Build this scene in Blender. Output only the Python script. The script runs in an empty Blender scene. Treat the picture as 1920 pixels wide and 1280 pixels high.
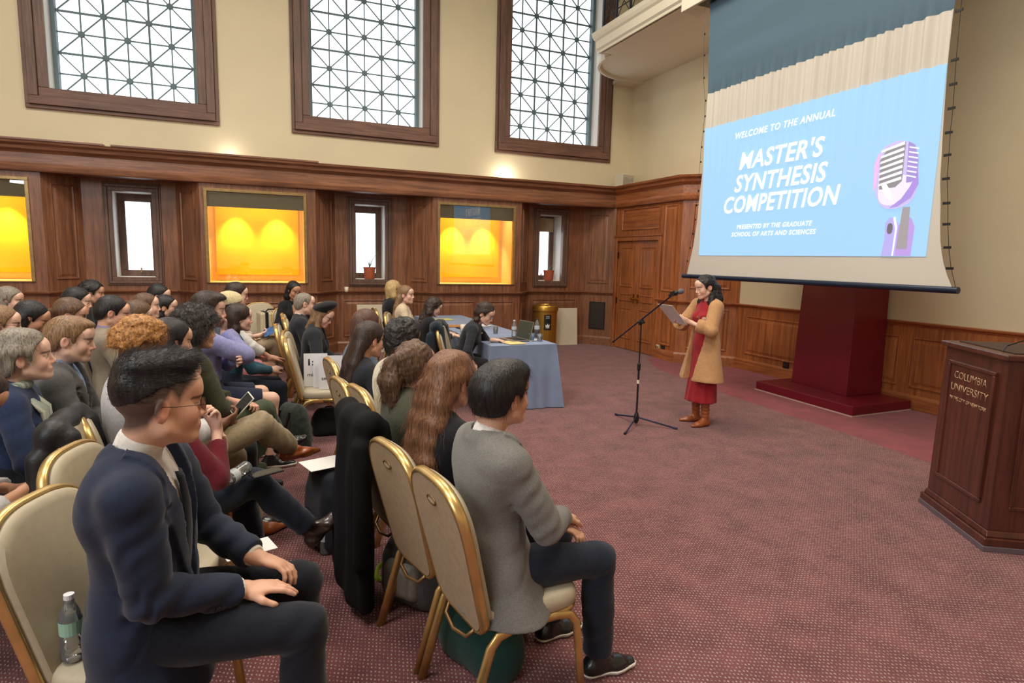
import bpy, math, random
import numpy as np
from math import sin, cos, pi, radians
from mathutils import Vector, Matrix

# ------------------------------------------------------------------ camera, world, lights
SC = bpy.context.scene
COL = bpy.context.collection
FPX = 1146.26
YAW, PITCH, ROLL, CAMH = .398412, -.133703, .0238412, 1.72
_f = Vector((sin(YAW)*cos(PITCH), cos(YAW)*cos(PITCH), sin(PITCH)))
_r = Vector((cos(YAW), -sin(YAW), 0)); _u = _r.cross(_f)
_r2 = cos(ROLL)*_r + sin(ROLL)*_u; _u2 = -sin(ROLL)*_r + cos(ROLL)*_u
cam = bpy.data.cameras.new('camera'); cam.sensor_width = 36; cam.lens = FPX/1920*36
cam.clip_start = .05; cam.clip_end = 200
camo = bpy.data.objects.new('camera', cam); COL.objects.link(camo)
camo.matrix_world = Matrix(((_r2.x, _u2.x, -_f.x, 0), (_r2.y, _u2.y, -_f.y, 0), (_r2.z, _u2.z, -_f.z, CAMH), (0, 0, 0, 1)))
SC.camera = camo
SC.view_settings.view_transform = 'Standard'; SC.view_settings.look = 'None'
SC.view_settings.gamma = 1; SC.view_settings.use_curve_mapping = False
SC.view_settings.exposure = 0.16
SC.cycles.use_denoising = True
SC.cycles.max_bounces = 7; SC.cycles.diffuse_bounces = 4; SC.cycles.glossy_bounces = 3
SC.cycles.transmission_bounces = 6; SC.cycles.transparent_max_bounces = 8
SC.cycles.sample_clamp_indirect = 6
SC.cycles.caustics_reflective = False; SC.cycles.caustics_refractive = False

world = bpy.data.worlds.new('world'); SC.world = world; world.use_nodes = True
wb = world.node_tree.nodes['Background']
wb.inputs[0].default_value = (.86, .93, 1.0, 1); wb.inputs[1].default_value = 2.4

def area(name, loc, size, power, color, rot=(0, 0, 0), sy=None):
    l = bpy.data.lights.new(name, 'AREA'); l.energy = power; l.color = color; l.size = size
    if sy: l.shape = 'RECTANGLE'; l.size_y = sy
    o = bpy.data.objects.new(name, l); o.location = loc; o.rotation_euler = rot; COL.objects.link(o); return o
WARM = (1.0, .86, .68); NEUT = (1.0, .94, .86)
for _x, _y in ((-2.5, 1.5), (2.6, 1.5), (-2.5, 6.5), (2.6, 6.5)):
    area('ceiling_lamp', (_x, _y, 7.3), 2.2, 210, NEUT if _x < 0 else (1, .89, .74))
area('balcony_lamp', (6.35, 7.6, 5.28), .5, 26, WARM, sy=1.5)
for _x, _e in ((4.56, 7), (-.33, 2.2)):
    _l = bpy.data.lights.new('cornice_uplight', 'POINT'); _l.energy = _e; _l.color = (1, .95, .84); _l.shadow_soft_size = .05
    _o = bpy.data.objects.new('cornice_uplight', _l); COL.objects.link(_o); _o.location = (_x, 11.26, 3.30)
# added cool fill light, unseen, inside the hall; no windows stand behind it
area('window_daylight', (-5.2, -2.0, 5.0), 3.0, 230, (.86, .93, 1.0), rot=(radians(68), 0, radians(-50)), sy=3.0)

# ------------------------------------------------------------------ helpers
def S(r, g, b):
    f = lambda c: (c/255/12.92 if c/255 <= .04045 else ((c/255+.055)/1.055)**2.4)
    return (f(r), f(g), f(b))
MATS = {}
def mat(name, col, rough=.6, metal=0, spec=.5, bump=0, bscale=(200, 200, 200), var=0, vscale=(8, 8, 8), emis=0, trans=0,
        coat=0, attr=False, sheen=0, col2=None, detail=3, alpha=None, ecol=None):
    if name in MATS: return MATS[name]
    m = bpy.data.materials.new(name); m.use_nodes = True; nt = m.node_tree; N = nt.nodes; L = nt.links
    b = N['Principled BSDF']
    b.inputs['Base Color'].default_value = (*col, 1); b.inputs['Roughness'].default_value = rough
    b.inputs['Metallic'].default_value = metal; b.inputs['Specular IOR Level'].default_value = spec
    b.inputs['Transmission Weight'].default_value = trans; b.inputs['Coat Weight'].default_value = coat
    b.inputs['Sheen Weight'].default_value = sheen
    if alpha is not None: b.inputs['Alpha'].default_value = alpha
    if emis:
        b.inputs['Emission Color'].default_value = (*(ecol or col), 1); b.inputs['Emission Strength'].default_value = emis
    tc = None
    def coords(sc):
        nonlocal tc
        if tc is None: tc = N.new('ShaderNodeTexCoord')
        mp = N.new('ShaderNodeMapping'); mp.inputs['Scale'].default_value = sc; L.new(tc.outputs['Object'], mp.inputs[0]); return mp
    src = None
    if attr:
        a = N.new('ShaderNodeAttribute'); a.attribute_name = 'Col'; src = a.outputs['Color']
        L.new(src, b.inputs['Base Color'])
    if var or col2:
        mp = coords(vscale); nz = N.new('ShaderNodeTexNoise'); nz.inputs['Scale'].default_value = 1; nz.inputs['Detail'].default_value = detail
        L.new(mp.outputs[0], nz.inputs['Vector'])
        mx = N.new('ShaderNodeMix'); mx.data_type = 'RGBA'
        rmp = N.new('ShaderNodeMapRange'); rmp.inputs[1].default_value = .3; rmp.inputs[2].default_value = .7
        L.new(nz.outputs[0], rmp.inputs[0]); L.new(rmp.outputs[0], mx.inputs[0])
        if col2 is not None:
            mx.inputs[6].default_value = (*col, 1); mx.inputs[7].default_value = (*col2, 1)
        elif attr:
            h = N.new('ShaderNodeHueSaturation'); h.inputs['Value'].default_value = 1-var; L.new(src, h.inputs['Color'])
            L.new(h.outputs[0], mx.inputs[6]); L.new(src, mx.inputs[7])
        else:
            mx.inputs[6].default_value = (*[c*(1-var) for c in col], 1); mx.inputs[7].default_value = (*[min(1, c*(1+var)) for c in col], 1)
        L.new(mx.outputs[2], b.inputs['Base Color'])
    if bump:
        mp = coords(bscale); nz = N.new('ShaderNodeTexNoise'); nz.inputs['Scale'].default_value = 1; nz.inputs['Detail'].default_value = 2
        L.new(mp.outputs[0], nz.inputs['Vector'])
        bp = N.new('ShaderNodeBump'); bp.inputs['Strength'].default_value = 1; bp.inputs['Distance'].default_value = bump
        L.new(nz.outputs[0], bp.inputs['Height']); L.new(bp.outputs[0], b.inputs['Normal'])
    MATS[name] = m; return m

def link(name, me, m=None, parent=None, smooth=False, mw=None):
    if m is not None:
        for k in (m if isinstance(m, (list, tuple)) else [m]): me.materials.append(k)
    if smooth: me.polygons.foreach_set('use_smooth', [True]*len(me.polygons))
    o = bpy.data.objects.new(name, me); COL.objects.link(o)
    if parent is not None: o.parent = parent
    if mw is not None: o.matrix_local = mw
    return o
def empty(name, loc=(0, 0, 0), rz=0, label=None, cat=None, group=None, kind=None, scale=None):
    o = bpy.data.objects.new(name, None); COL.objects.link(o); o.location = loc; o.rotation_euler = (0, 0, rz)
    o.empty_display_size = .1
    if scale: o.scale = (scale,)*3
    return tag(o, label, cat, group, kind)
def tag(o, label=None, cat=None, group=None, kind=None):
    if label: o['label'] = label
    if cat: o['category'] = cat
    if group: o['group'] = group
    if kind: o['kind'] = kind
    return o
def copy_tree(o, parent=None):
    c = o.copy(); COL.objects.link(c); c.parent = parent
    for ch in list(o.children): copy_tree(ch, c)
    return c

def V3(p): return np.array(p, float)
def nrm(v): v = V3(v); return v/max(np.linalg.norm(v), 1e-9)
class MB:
    def __init__(s): s.v = []; s.f = []; s.mi = []
    def add(s, vs, fs, mi=0):
        n = len(s.v); s.v += [tuple(map(float, p)) for p in vs]; s.f += [tuple(i+n for i in f) for f in fs]; s.mi += [mi]*len(fs); return s
    def box(s, x0, x1, y0, y1, z0, z1, mi=0):
        v = [(x, y, z) for x in (x0, x1) for y in (y0, y1) for z in (z0, z1)]
        return s.add(v, [(0, 1, 3, 2), (4, 6, 7, 5), (0, 4, 5, 1), (2, 3, 7, 6), (0, 2, 6, 4), (1, 5, 7, 3)], mi)
    def obox(s, c, u, v, w, hu, hv, hw, mi=0):
        c, u, v, w = V3(c), nrm(u)*hu, nrm(v)*hv, nrm(w)*hw
        p = [c+a*u+b*v+d*w for a in (-1, 1) for b in (-1, 1) for d in (-1, 1)]
        return s.add(p, [(0, 1, 3, 2), (4, 6, 7, 5), (0, 4, 5, 1), (2, 3, 7, 6), (0, 2, 6, 4), (1, 5, 7, 3)], mi)
    def prism(s, poly, ext, mi=0):
        n = len(poly); e = V3(ext); a = [V3(p) for p in poly]; b = [p+e for p in a]
        return s.add(a+b, [tuple(range(n))[::-1], tuple(range(n, 2*n))]+[(i, (i+1) % n, n+(i+1) % n, n+i) for i in range(n)], mi)
    def tube(s, path, r, n=8, mi=0, closed=False, cap=True, flat=None):
        P = [V3(p) for p in path]; m = len(P); R = r if isinstance(r, (list, tuple)) else [r]*m
        up = V3((0, 0, 1)); rings = []; prev = None
        for i in range(m):
            if closed: t = nrm(P[(i+1) % m]-P[i-1])
            else: t = nrm(P[min(i+1, m-1)]-P[max(i-1, 0)])
            if prev is None:
                a = np.cross(t, up)
                if np.linalg.norm(a) < .05: a = np.cross(t, V3((1, 0, 0)))
                a = nrm(a)
            else: a = nrm(prev-t*np.dot(prev, t))
            prev = a; b = np.cross(t, a)
            fa, fb = flat or (1, 1)
            rings.append([P[i]+R[i]*(cos(2*pi*k/n)*a*fa+sin(2*pi*k/n)*b*fb) for k in range(n)])
        vs = [p for rg in rings for p in rg]; fs = []
        for i in range(m if closed else m-1):
            j = (i+1) % m
            for k in range(n): fs.append((i*n+k, j*n+k, j*n+(k+1) % n, i*n+(k+1) % n))
        if cap and not closed: fs += [tuple(range(n)), tuple((m-1)*n+k for k in range(n))[::-1]]
        return s.add(vs, fs, mi)
    def lathe(s, prof, c=(0, 0, 0), n=24, mi=0, cap=True):
        c = V3(c); vs = []; fs = []; m = len(prof)
        for r, z in prof:
            for k in range(n): vs.append(c+(r*cos(2*pi*k/n), r*sin(2*pi*k/n), z))
        for i in range(m-1):
            for k in range(n): fs.append((i*n+k, i*n+(k+1) % n, (i+1)*n+(k+1) % n, (i+1)*n+k))
        if cap: fs += [tuple(range(n))[::-1], tuple((m-1)*n+k for k in range(n))]
        return s.add(vs, fs, mi)
    def grid(s, fn, nu, nv, mi=0):
        vs = [fn(i/nu, j/nv) for i in range(nu+1) for j in range(nv+1)]
        fs = [(i*(nv+1)+j, (i+1)*(nv+1)+j, (i+1)*(nv+1)+j+1, i*(nv+1)+j+1) for i in range(nu) for j in range(nv)]
        return s.add(vs, fs, mi)
    def build(s, name, m, parent=None, smooth=False, bevel=0, seg=2, auto=False):
        me = bpy.data.meshes.new(name); me.from_pydata(s.v, [], s.f); me.update()
        if any(s.mi): me.polygons.foreach_set('material_index', s.mi)
        o = link(name, me, m, parent, smooth)
        if auto and not bevel:
            me.polygons.foreach_set('use_smooth', [True]*len(me.polygons)); me.set_sharp_from_angle(angle=radians(38))
        if bevel:
            b = o.modifiers.new('b', 'BEVEL'); b.width = bevel; b.segments = seg; b.limit_method = 'ANGLE'; b.angle_limit = radians(40)
            if seg > 1 or auto:
                me.polygons.foreach_set('use_smooth', [True]*len(me.polygons)); b.harden_normals = True
        return o

# ------------------------------------------------------------------ distance-field sculpting (numpy surface nets)
def nets(d, xs, ys, zs):
    ins = d < 0
    c = np.zeros((d.shape[0]-1, d.shape[1]-1, d.shape[2]-1), np.int8)
    offs = [(a, b, e) for a in (0, 1) for b in (0, 1) for e in (0, 1)]
    sh = c.shape
    for a, b, e in offs: c += ins[a:a+sh[0], b:b+sh[1], e:e+sh[2]]
    I, J, K = np.nonzero((c > 0) & (c < 8)); n = len(I)
    idx = np.full(sh, -1, np.int32); idx[I, J, K] = np.arange(n, dtype=np.int32)
    vals = np.stack([d[I+a, J+b, K+e] for a, b, e in offs], 1); O = np.array(offs, np.float32)
    acc = np.zeros((n, 3), np.float32); cnt = np.zeros(n, np.float32)
    for p in range(8):
        for q in range(p+1, 8):
            if abs(O[p]-O[q]).sum() != 1: continue
            va, vb = vals[:, p], vals[:, q]; mk = (va < 0) != (vb < 0)
            t = np.where(mk, va/np.where(mk, va-vb, 1), 0)[:, None]
            acc += np.where(mk[:, None], O[p]+t*(O[q]-O[p]), 0); cnt += mk
    u = acc/cnt[:, None]
    P = np.stack([xs[I]+u[:, 0]*(xs[I+1]-xs[I]), ys[J]+u[:, 1]*(ys[J+1]-ys[J]), zs[K]+u[:, 2]*(zs[K+1]-zs[K])], 1)
    F = []
    for ax in range(3):
        s0 = [slice(None)]*3; s1 = [slice(None)]*3; s0[ax] = slice(0, -1); s1[ax] = slice(1, None)
        A, B = ins[tuple(s0)], ins[tuple(s1)]
        i, j, k = np.nonzero(A != B); ii = [i, j, k]; o1, o2 = [(1, 2), (2, 0), (0, 1)][ax]
        ok = (ii[o1] > 0) & (ii[o2] > 0) & (ii[o1] < d.shape[o1]-1) & (ii[o2] < d.shape[o2]-1)
        i, j, k = i[ok], j[ok], k[ok]; a = A[i, j, k]
        def cell(d1, d2):
            z = [i.copy(), j.copy(), k.copy()]; z[o1] = z[o1]-d1; z[o2] = z[o2]-d2; return idx[z[0], z[1], z[2]]
        q = np.stack([cell(1, 1), cell(0, 1), cell(0, 0), cell(1, 0)], 1)
        q[~a] = q[~a][:, ::-1]; F.append(q)
    F = np.concatenate(F)
    return P.astype(np.float32), F
def smooth_mesh(P, F, it=1, w=.5):
    for _ in range(it):
        acc = np.zeros_like(P); cnt = np.zeros(len(P), np.float32)
        for a, b in ((0, 1), (1, 2), (2, 3), (3, 0)):
            for x, y in ((a, b), (b, a)):
                for c in range(3): acc[:, c] += np.bincount(F[:, x], P[F[:, y], c], len(P))
                cnt += np.bincount(F[:, x], minlength=len(P))
        P = P+w*(acc/np.maximum(cnt, 1)[:, None]-P)
    return P
def mesh_np(name, P, F, cols=None):
    me = bpy.data.meshes.new(name); n, m = len(P), len(F)
    me.vertices.add(n); me.vertices.foreach_set('co', P.astype(np.float32).ravel())
    me.loops.add(4*m); me.loops.foreach_set('vertex_index', F.astype(np.int32).ravel())
    me.polygons.add(m); me.polygons.foreach_set('loop_start', np.arange(0, 4*m, 4, dtype=np.int32))
    me.polygons.foreach_set('loop_total', np.full(m, 4, np.int32))
    me.update(calc_edges=True); me.validate()
    me.polygons.foreach_set('use_smooth', np.ones(len(me.polygons), bool))
    if cols is not None:
        a = me.color_attributes.new('Col', 'FLOAT_COLOR', 'POINT')
        a.data.foreach_set('color', np.concatenate([cols, np.ones((n, 1))], 1).astype(np.float32).ravel())
    return me
def axis(lo, hi, h, fine=()):
    """samples from lo to hi with step h, and a smaller step inside the ranges of fine [(a,b,step)]"""
    out = [lo]; x = lo
    while x < hi:
        st = h
        for a, b, s in fine:
            if a-h <= x <= b: st = min(st, s)
        x += st; out.append(x)
    return np.array(out, np.float32)
def waves(seed, f, n=5):
    r = np.random.RandomState(seed); d = r.normal(size=(n, 3)); d /= np.linalg.norm(d, axis=1)[:, None]
    fr = f*r.uniform(.7, 1.4, n); ph = r.uniform(0, 6.28, n); return d*fr[:, None], ph
def wob(X, Y, Z, seed, f, sc=(1, 1, 1)):
    d, ph = waves(seed, f); o = 0
    for i in range(len(ph)):
        o = o+np.sin(X*(d[i, 0]*sc[0])+Y*(d[i, 1]*sc[1])+Z*(d[i, 2]*sc[2])+ph[i]+(1.2*o if i % 2 else 0))
    return o/len(ph)
class Field:
    FAR = .08
    def __init__(s, lo, hi, h, fx=(), fy=(), fz=()):
        s.xs, s.ys, s.zs = axis(lo[0], hi[0], h, fx), axis(lo[1], hi[1], h, fy), axis(lo[2], hi[2], h, fz)
        s.d = np.full((len(s.xs), len(s.ys), len(s.zs)), s.FAR, np.float32); s.h = h
    def sl(s, lo, hi):
        r = []
        for a, l, h in ((s.xs, lo[0], hi[0]), (s.ys, lo[1], hi[1]), (s.zs, lo[2], hi[2])):
            i, j = np.searchsorted(a, l), np.searchsorted(a, h); i = max(0, i-2); j = min(len(a), j+2)
            if j-i < 2: return None
            r.append(slice(i, j))
        return tuple(r)
    def XYZ(s, sl): return s.xs[sl[0]][:, None, None], s.ys[sl[1]][None, :, None], s.zs[sl[2]][None, None, :]
    def put(s, fn, lo, hi, k=.01, mode='add'):
        pad = k+s.h*1.2+.004
        sl = s.sl([a-pad for a in lo], [a+pad for a in hi])
        if sl is None: return
        v = fn(*s.XYZ(sl)); a = s.d[sl]
        if mode == 'add':
            h = np.maximum(k-np.abs(a-v), 0)/k; s.d[sl] = np.minimum(a, v)-h*h*k*.25
        elif mode == 'sub':
            v = -v; h = np.maximum(k-np.abs(a-v), 0)/k; s.d[sl] = np.maximum(a, v)+h*h*k*.25
        elif mode == 'disp': s.d[sl] = a+v
    def cone(s, a, b, ra, rb, k=.012, wide=None, f=1, mode='add', ext=0):
        a, b = V3(a), V3(b); ra += ext; rb += ext; ab = b-a; L2 = max(ab@ab, 1e-8); m = max(ra, rb)*max(f, 1)
        w = None if wide is None else nrm(wide)
        def fn(X, Y, Z):
            x, y, z = X-a[0], Y-a[1], Z-a[2]
            t = np.clip((x*ab[0]+y*ab[1]+z*ab[2])/L2, 0, 1)
            x = x-t*ab[0]; y = y-t*ab[1]; z = z-t*ab[2]
            if w is not None:
                q = (x*w[0]+y*w[1]+z*w[2])*(1-1/f); x = x-q*w[0]; y = y-q*w[1]; z = z-q*w[2]
            return (np.sqrt(x*x+y*y+z*z)-(ra+(rb-ra)*t)).astype(np.float32)
        s.put(fn, np.minimum(a, b)-m, np.maximum(a, b)+m, k, mode)
    def ell(s, c, r, M=None, k=.012, mode='add', ext=0):
        """ellipsoid; M rows are its axes"""
        c = V3(c); r = V3(r)+ext; M = np.eye(3) if M is None else np.array(M, float); ex = np.sqrt(((M*r[:, None])**2).sum(0))
        def fn(X, Y, Z):
            x, y, z = X-c[0], Y-c[1], Z-c[2]; k0 = 0; k1 = 0
            for i in range(3):
                q = (x*M[i, 0]+y*M[i, 1]+z*M[i, 2])/r[i]; k0 = k0+q*q; k1 = k1+(q/r[i])**2
            k0 = np.sqrt(k0); return (k0*(k0-1)/np.sqrt(k1+1e-6)).astype(np.float32)
        s.put(fn, c-ex, c+ex, k, mode)
    def plane(s, p, n, k=.004, lo=None, hi=None):
        """keep what lies behind the plane (p, outward n)"""
        p, n = V3(p), nrm(n)
        fn = lambda X, Y, Z: -((X-p[0])*n[0]+(Y-p[1])*n[1]+(Z-p[2])*n[2]).astype(np.float32)
        s.put(fn, lo if lo is not None else (-9,)*3, hi if hi is not None else (9,)*3, k, 'sub')
    def mesh(s, name, m, parent, col=None, smooth=0, mw=None):
        P, F = nets(s.d, s.xs, s.ys, s.zs)
        if len(P) == 0: return None
        if smooth: P = smooth_mesh(P, F, smooth)
        return link(name, mesh_np(name, P, F, col(P) if col else None), m, parent, mw=mw)
# ------------------------------------------------------------------ people
def frame(yaw, pitch=0, roll=0):
    """rows: forward, left, up. yaw left positive, pitch down positive, roll to the left shoulder negative (degrees)"""
    y, p, r = radians(yaw), radians(pitch), radians(roll)
    F = V3((cos(y)*cos(p), sin(y)*cos(p), -sin(p))); L = V3((-sin(y), cos(y), 0)); U = np.cross(F, L)
    L2 = L*cos(r)+U*sin(r); U2 = -L*sin(r)+U*cos(r)
    return np.array([F, L2, U2])
DEC = {}
class Fr:
    def __init__(s, o, M, k=1.0): s.o, s.M, s.k = V3(o), M, k
    def __call__(s, x, y, z): return s.o+s.k*(x*s.M[0]+y*s.M[1]+z*s.M[2])
    def local(s, P): return (P-s.o)@s.M.T/s.k

SKIN = mat('skin', (1, 1, 1), rough=.5, attr=True, bump=.0006, bscale=(260, 260, 260), spec=.35)
CLOTH = {}
def cloth(name, rgb, rough=.85, bump=.0012, var=.12, sheen=.15, bs=420, spec=.2, vs=60, attr=False):
    return mat('cloth_'+name, S(*rgb), rough=rough, bump=bump, bscale=(bs,)*3, var=var, vscale=(vs,)*3, sheen=sheen, spec=spec, attr=attr)
def hairmat(name, rgb, rgb2=None, rough=.42, sc=(150, 150, 14), curly=False):
    rgb2 = rgb2 or tuple(c*.45 for c in rgb)
    if curly: sc = (75, 75, 75)
    return mat('hair_'+name, S(*rgb2), col2=S(*rgb), rough=rough, bump=.003 if not curly else .006, bscale=sc, vscale=sc, spec=.4, detail=4)

def head(f, H, k=1.0, male=True, ear=True):
    e = lambda c, r, kk=.012, mode='add', rot=None: f.ell(H(*c), V3(r)*H.k, (H.M if rot is None else rot@H.M), kk, mode)
    co = lambda a, b, ra, rb, kk=.01, mode='add', wide=None, ff=1: f.cone(H(*a), H(*b), ra*H.k, rb*H.k, kk, None if wide is None else H.M.T@V3(wide), ff, mode)
    e((-.014, 0, .036), (.096, .075, .083), .02)
    e((.022, 0, -.028), (.063, .054, .078), .03)
    for s in (-1, 1):
        co((.002, s*.050, -.058), (.062, s*.016, -.090), .017 if male else .014, .014, .03)
        e((.055, s*.037, -.026), (.025, .021, .026), .03)
    e((.074, 0, -.090), (.019, .022 if male else .018, .017), .02)
    co((.0755, -.028, .026), (.0755, .028, .026), .012, .012, .022)
    e((.070, 0, .052), (.028, .052, .036), .03)
    for s in (-1, 1):
        e((.101, s*.032, .004), (.017, .019, .011), .014, 'sub')
        e((.0745, s*.031, .003), (.0135, .0145, .0115), .003)
    co((.085, 0, .018), (.1015, 0, -.024), .0075, .0100, .014)
    e((.1025, 0, -.029), (.0105, .010, .009), .006)
    for s in (-1, 1): e((.094, s*.0115, -.032), (.009, .0065, .007), .005)
    e((.082, 0, -.058), (.013, .024, .016), .022)
    co((.0905, -.016, -.0560), (.0905, .016, -.0560), .0046, .0046, .004, wide=(0, 1, 0), ff=1.2)
    co((.0885, -.013, -.0655), (.0885, .013, -.0655), .0056, .0056, .004, wide=(0, 1, 0), ff=1.2)
    f.cone(H(.099, -.024, -.0608), H(.099, .024, -.0608), .0035, .0035, .004, mode='sub')
    if ear:
        for s in (-1, 1):
            R = frame(s*-22, 0, 0)
            e((-.012, s*.076, -.004), (.019, .008, .032), .006, rot=R)
            e((-.006, s*.083, .000), (.010, .006, .017), .004, 'sub', rot=R)
def face_col(P, H, skin, lip, brow, iris, beard=0, beardc=None, closed=False, browt=1.0, fade=None):
    n = len(P); q = H.local(P); C = np.tile(V3(skin), (n, 1)); x, y, z = q[:, 0], q[:, 1], q[:, 2]; ay = np.abs(y)
    near = (np.abs(x) < .16) & (ay < .12) & (np.abs(z) < .16)
    def mix(m, c, a=1.0):
        nonlocal C
        m = np.clip(m*near, 0, 1)[:, None]*a; C = C*(1-m)+V3(c)*m
    red = V3(skin)*V3((1.12, .74, .72))
    mix(np.exp(-(((ay-.042)/.02)**2+((z+.03)/.02)**2))*(x > .03), red, .45)
    mix(np.exp(-((y/.014)**2+((z+.03)/.014)**2))*(x > .09), red, .45)
    mix(np.exp(-(((x+.01)/.025)**2+((z)/.035)**2))*(ay > .074), red, .5)
    if fade is not None:   # close-cropped sides
        t = np.clip((z-np.interp(x, [-.1, -.04, -.02, .01, .03, .045, .075, .09], [-.085, -.06, -.02, .03, .005, .03, .06, .09]))/.025, 0, 1)*(x < .08)
        mix(t, fade, .92)
    if beard:
        lo = np.clip((-.034-z+np.clip((x-.02)*.0, 0, 1)+.25*np.clip(.055-x, 0, .1))/.012, 0, 1)*np.clip((x+.01)/.02, 0, 1)
        lipm = np.exp(-(((ay)/.024)**4+((z+.061)/.011)**4))*(x > .07)
        mix(lo*(1-lipm)*(z > -.125), beardc if beardc is not None else brow, beard)
    mix(np.clip(1.5-((ay/.024)**2+((z+.061)/.0105)**2)*1.2, 0, 1)*(x > .078), lip, .85)
    mix(np.exp(-((ay/.022)**2+((z+.0608)/.0016)**2))*(x > .08), V3(lip)*.35, .8)
    bz = .0235-((ay-.032)/.03)**2*.006
    mix(np.clip(1.6-np.abs((z-bz)/(.0036*browt))**2, 0, 1)*(ay > .012)*(ay < .052)*(x > .055), brow, .75)
    ex, ez = (ay-.031)/.0135, (z-.003)/.0052
    em = np.clip(1.4-(ex**2+ez**2)*1.2, 0, 1)*(x > .066)
    if closed: mix(np.exp(-(((z+.001)/.0018)**2+(ex)**4))*(x > .066), V3(brow)*.6, .85)
    else:
        mix(em, (.55, .52, .5), .9)
        mix(np.clip(1.8-((ay-.031)**2+(z-.003)**2)/.0056**2, 0, 1)*(x > .068), V3(iris)*.6, 1.0)
        mix(np.exp(-((ez-1.0+.35*ex**2)/.42)**2)*(np.abs(ex) < 1.25)*(x > .064), V3(brow)*.5, .85)
    mix(np.exp(-(((ay-.008)/.0032)**2+((z+.037)/.0028)**2))*(x > .088), V3(skin)*.25, .8)
    return C

def hand(f, w, d, n, side, curl=25, spread=1.0, thick=1.0, thumb=1.0):
    """w wrist, d pointing to the fingers, n palm normal (towards what it touches), side = +1 when the thumb lies at d x n"""
    w = V3(w); d = nrm(d); n = nrm(V3(n)-d*np.dot(V3(n), d)); s = np.cross(d, n)*side
    M = np.array([d, s, n])
    f.cone(w-d*.03, w+d*.012, .025, .024, .012, wide=s, f=1.18)
    f.ell(w+d*.048+s*.002, (.050, .040, .0155), M, .012)
    f.ell(w+d*.030+s*.024+n*.006, (.030, .018, .016), M, .01)
    for i, (o, L, r) in enumerate(((.028, .070, .0086), (.010, .078, .0088), (-.0085, .073, .0084), (-.026, .058, .0076))):
        r *= thick; a = w+d*(.082-.003*abs(i-1.2))+s*o; ang = radians(-2); dd = nrm(d+s*(o*3.2*spread))
        cu = radians(curl*(1+.12*i))
        for j, (fr, add) in enumerate(((.45, .55), (.31, .95), (.24, .6))):
            ang += cu*add; dr = dd*cos(ang)+n*sin(ang); b = a+dr*L*fr
            f.cone(a, b, r*(1.06-.06*j), r*(1-.08*j), .0035); a = b
    a = w+d*.022+s*.028+n*.006; b = a+nrm(d*.72+s*.62*thumb+n*.25)*.040; c = b+nrm(d*.92+s*.22*thumb+n*.35)*.031
    f.cone(a, b, .0125, .0108, .008); f.cone(b, c, .0106, .0086, .004)
    # far thumb tip
    f.cone(c, c+nrm(d*.95+n*.3)*.008, .0086, .0075, .003)

def ik(a, b, l1, l2, pole):
    a, b = V3(a), V3(b); v = b-a; L = np.linalg.norm(v)
    if L > (l1+l2)*.995: b = a+v/L*(l1+l2)*.995; v = b-a; L = np.linalg.norm(v)
    u = v/L; x = (l1*l1-l2*l2+L*L)/(2*L); h = math.sqrt(max(l1*l1-x*x, 0)); p = V3(pole); p = nrm(p-u*np.dot(p, u))
    return a+u*x+p*h, b

HAND_POSES = {
    'lap':    dict(t=(.30, .10, .665), d=(.85, -.35, -.25), n=(-.1, 0, -1), pole=(-.4, .9, -.5)),
    'thigh':  dict(t=(.32, .14, .675), d=(.95, -.1, -.1), n=(0, 0, -1), pole=(-.5, .8, -.6)),
    'clasp':  dict(t=(.24, .035, .66), d=(.75, -.6, -.1), n=(-.3, -.3, -.8), pole=(-.3, 1, -.5), curl=45),
    'phone':  dict(t=(.30, .07, .76), d=(.75, -.35, .35), n=(-.35, -.5, .75), pole=(-.4, .8, -.8), curl=40),
    'chin':   dict(t=(.21, .03, 1.05), d=(.05, -.15, 1), n=(-1, -.1, .1), pole=(.7, .3, -1), curl=60),
    'cross':  dict(t=(.24, -.12, .86), d=(.15, -1, .1), n=(-1, 0, 0), pole=(.1, 1, -.7), curl=30),
    'type':   dict(t=(.42, .12, .80), d=(1, -.15, -.05), n=(0, 0, -1), pole=(-.3, .9, -.6), curl=35),
}
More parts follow.
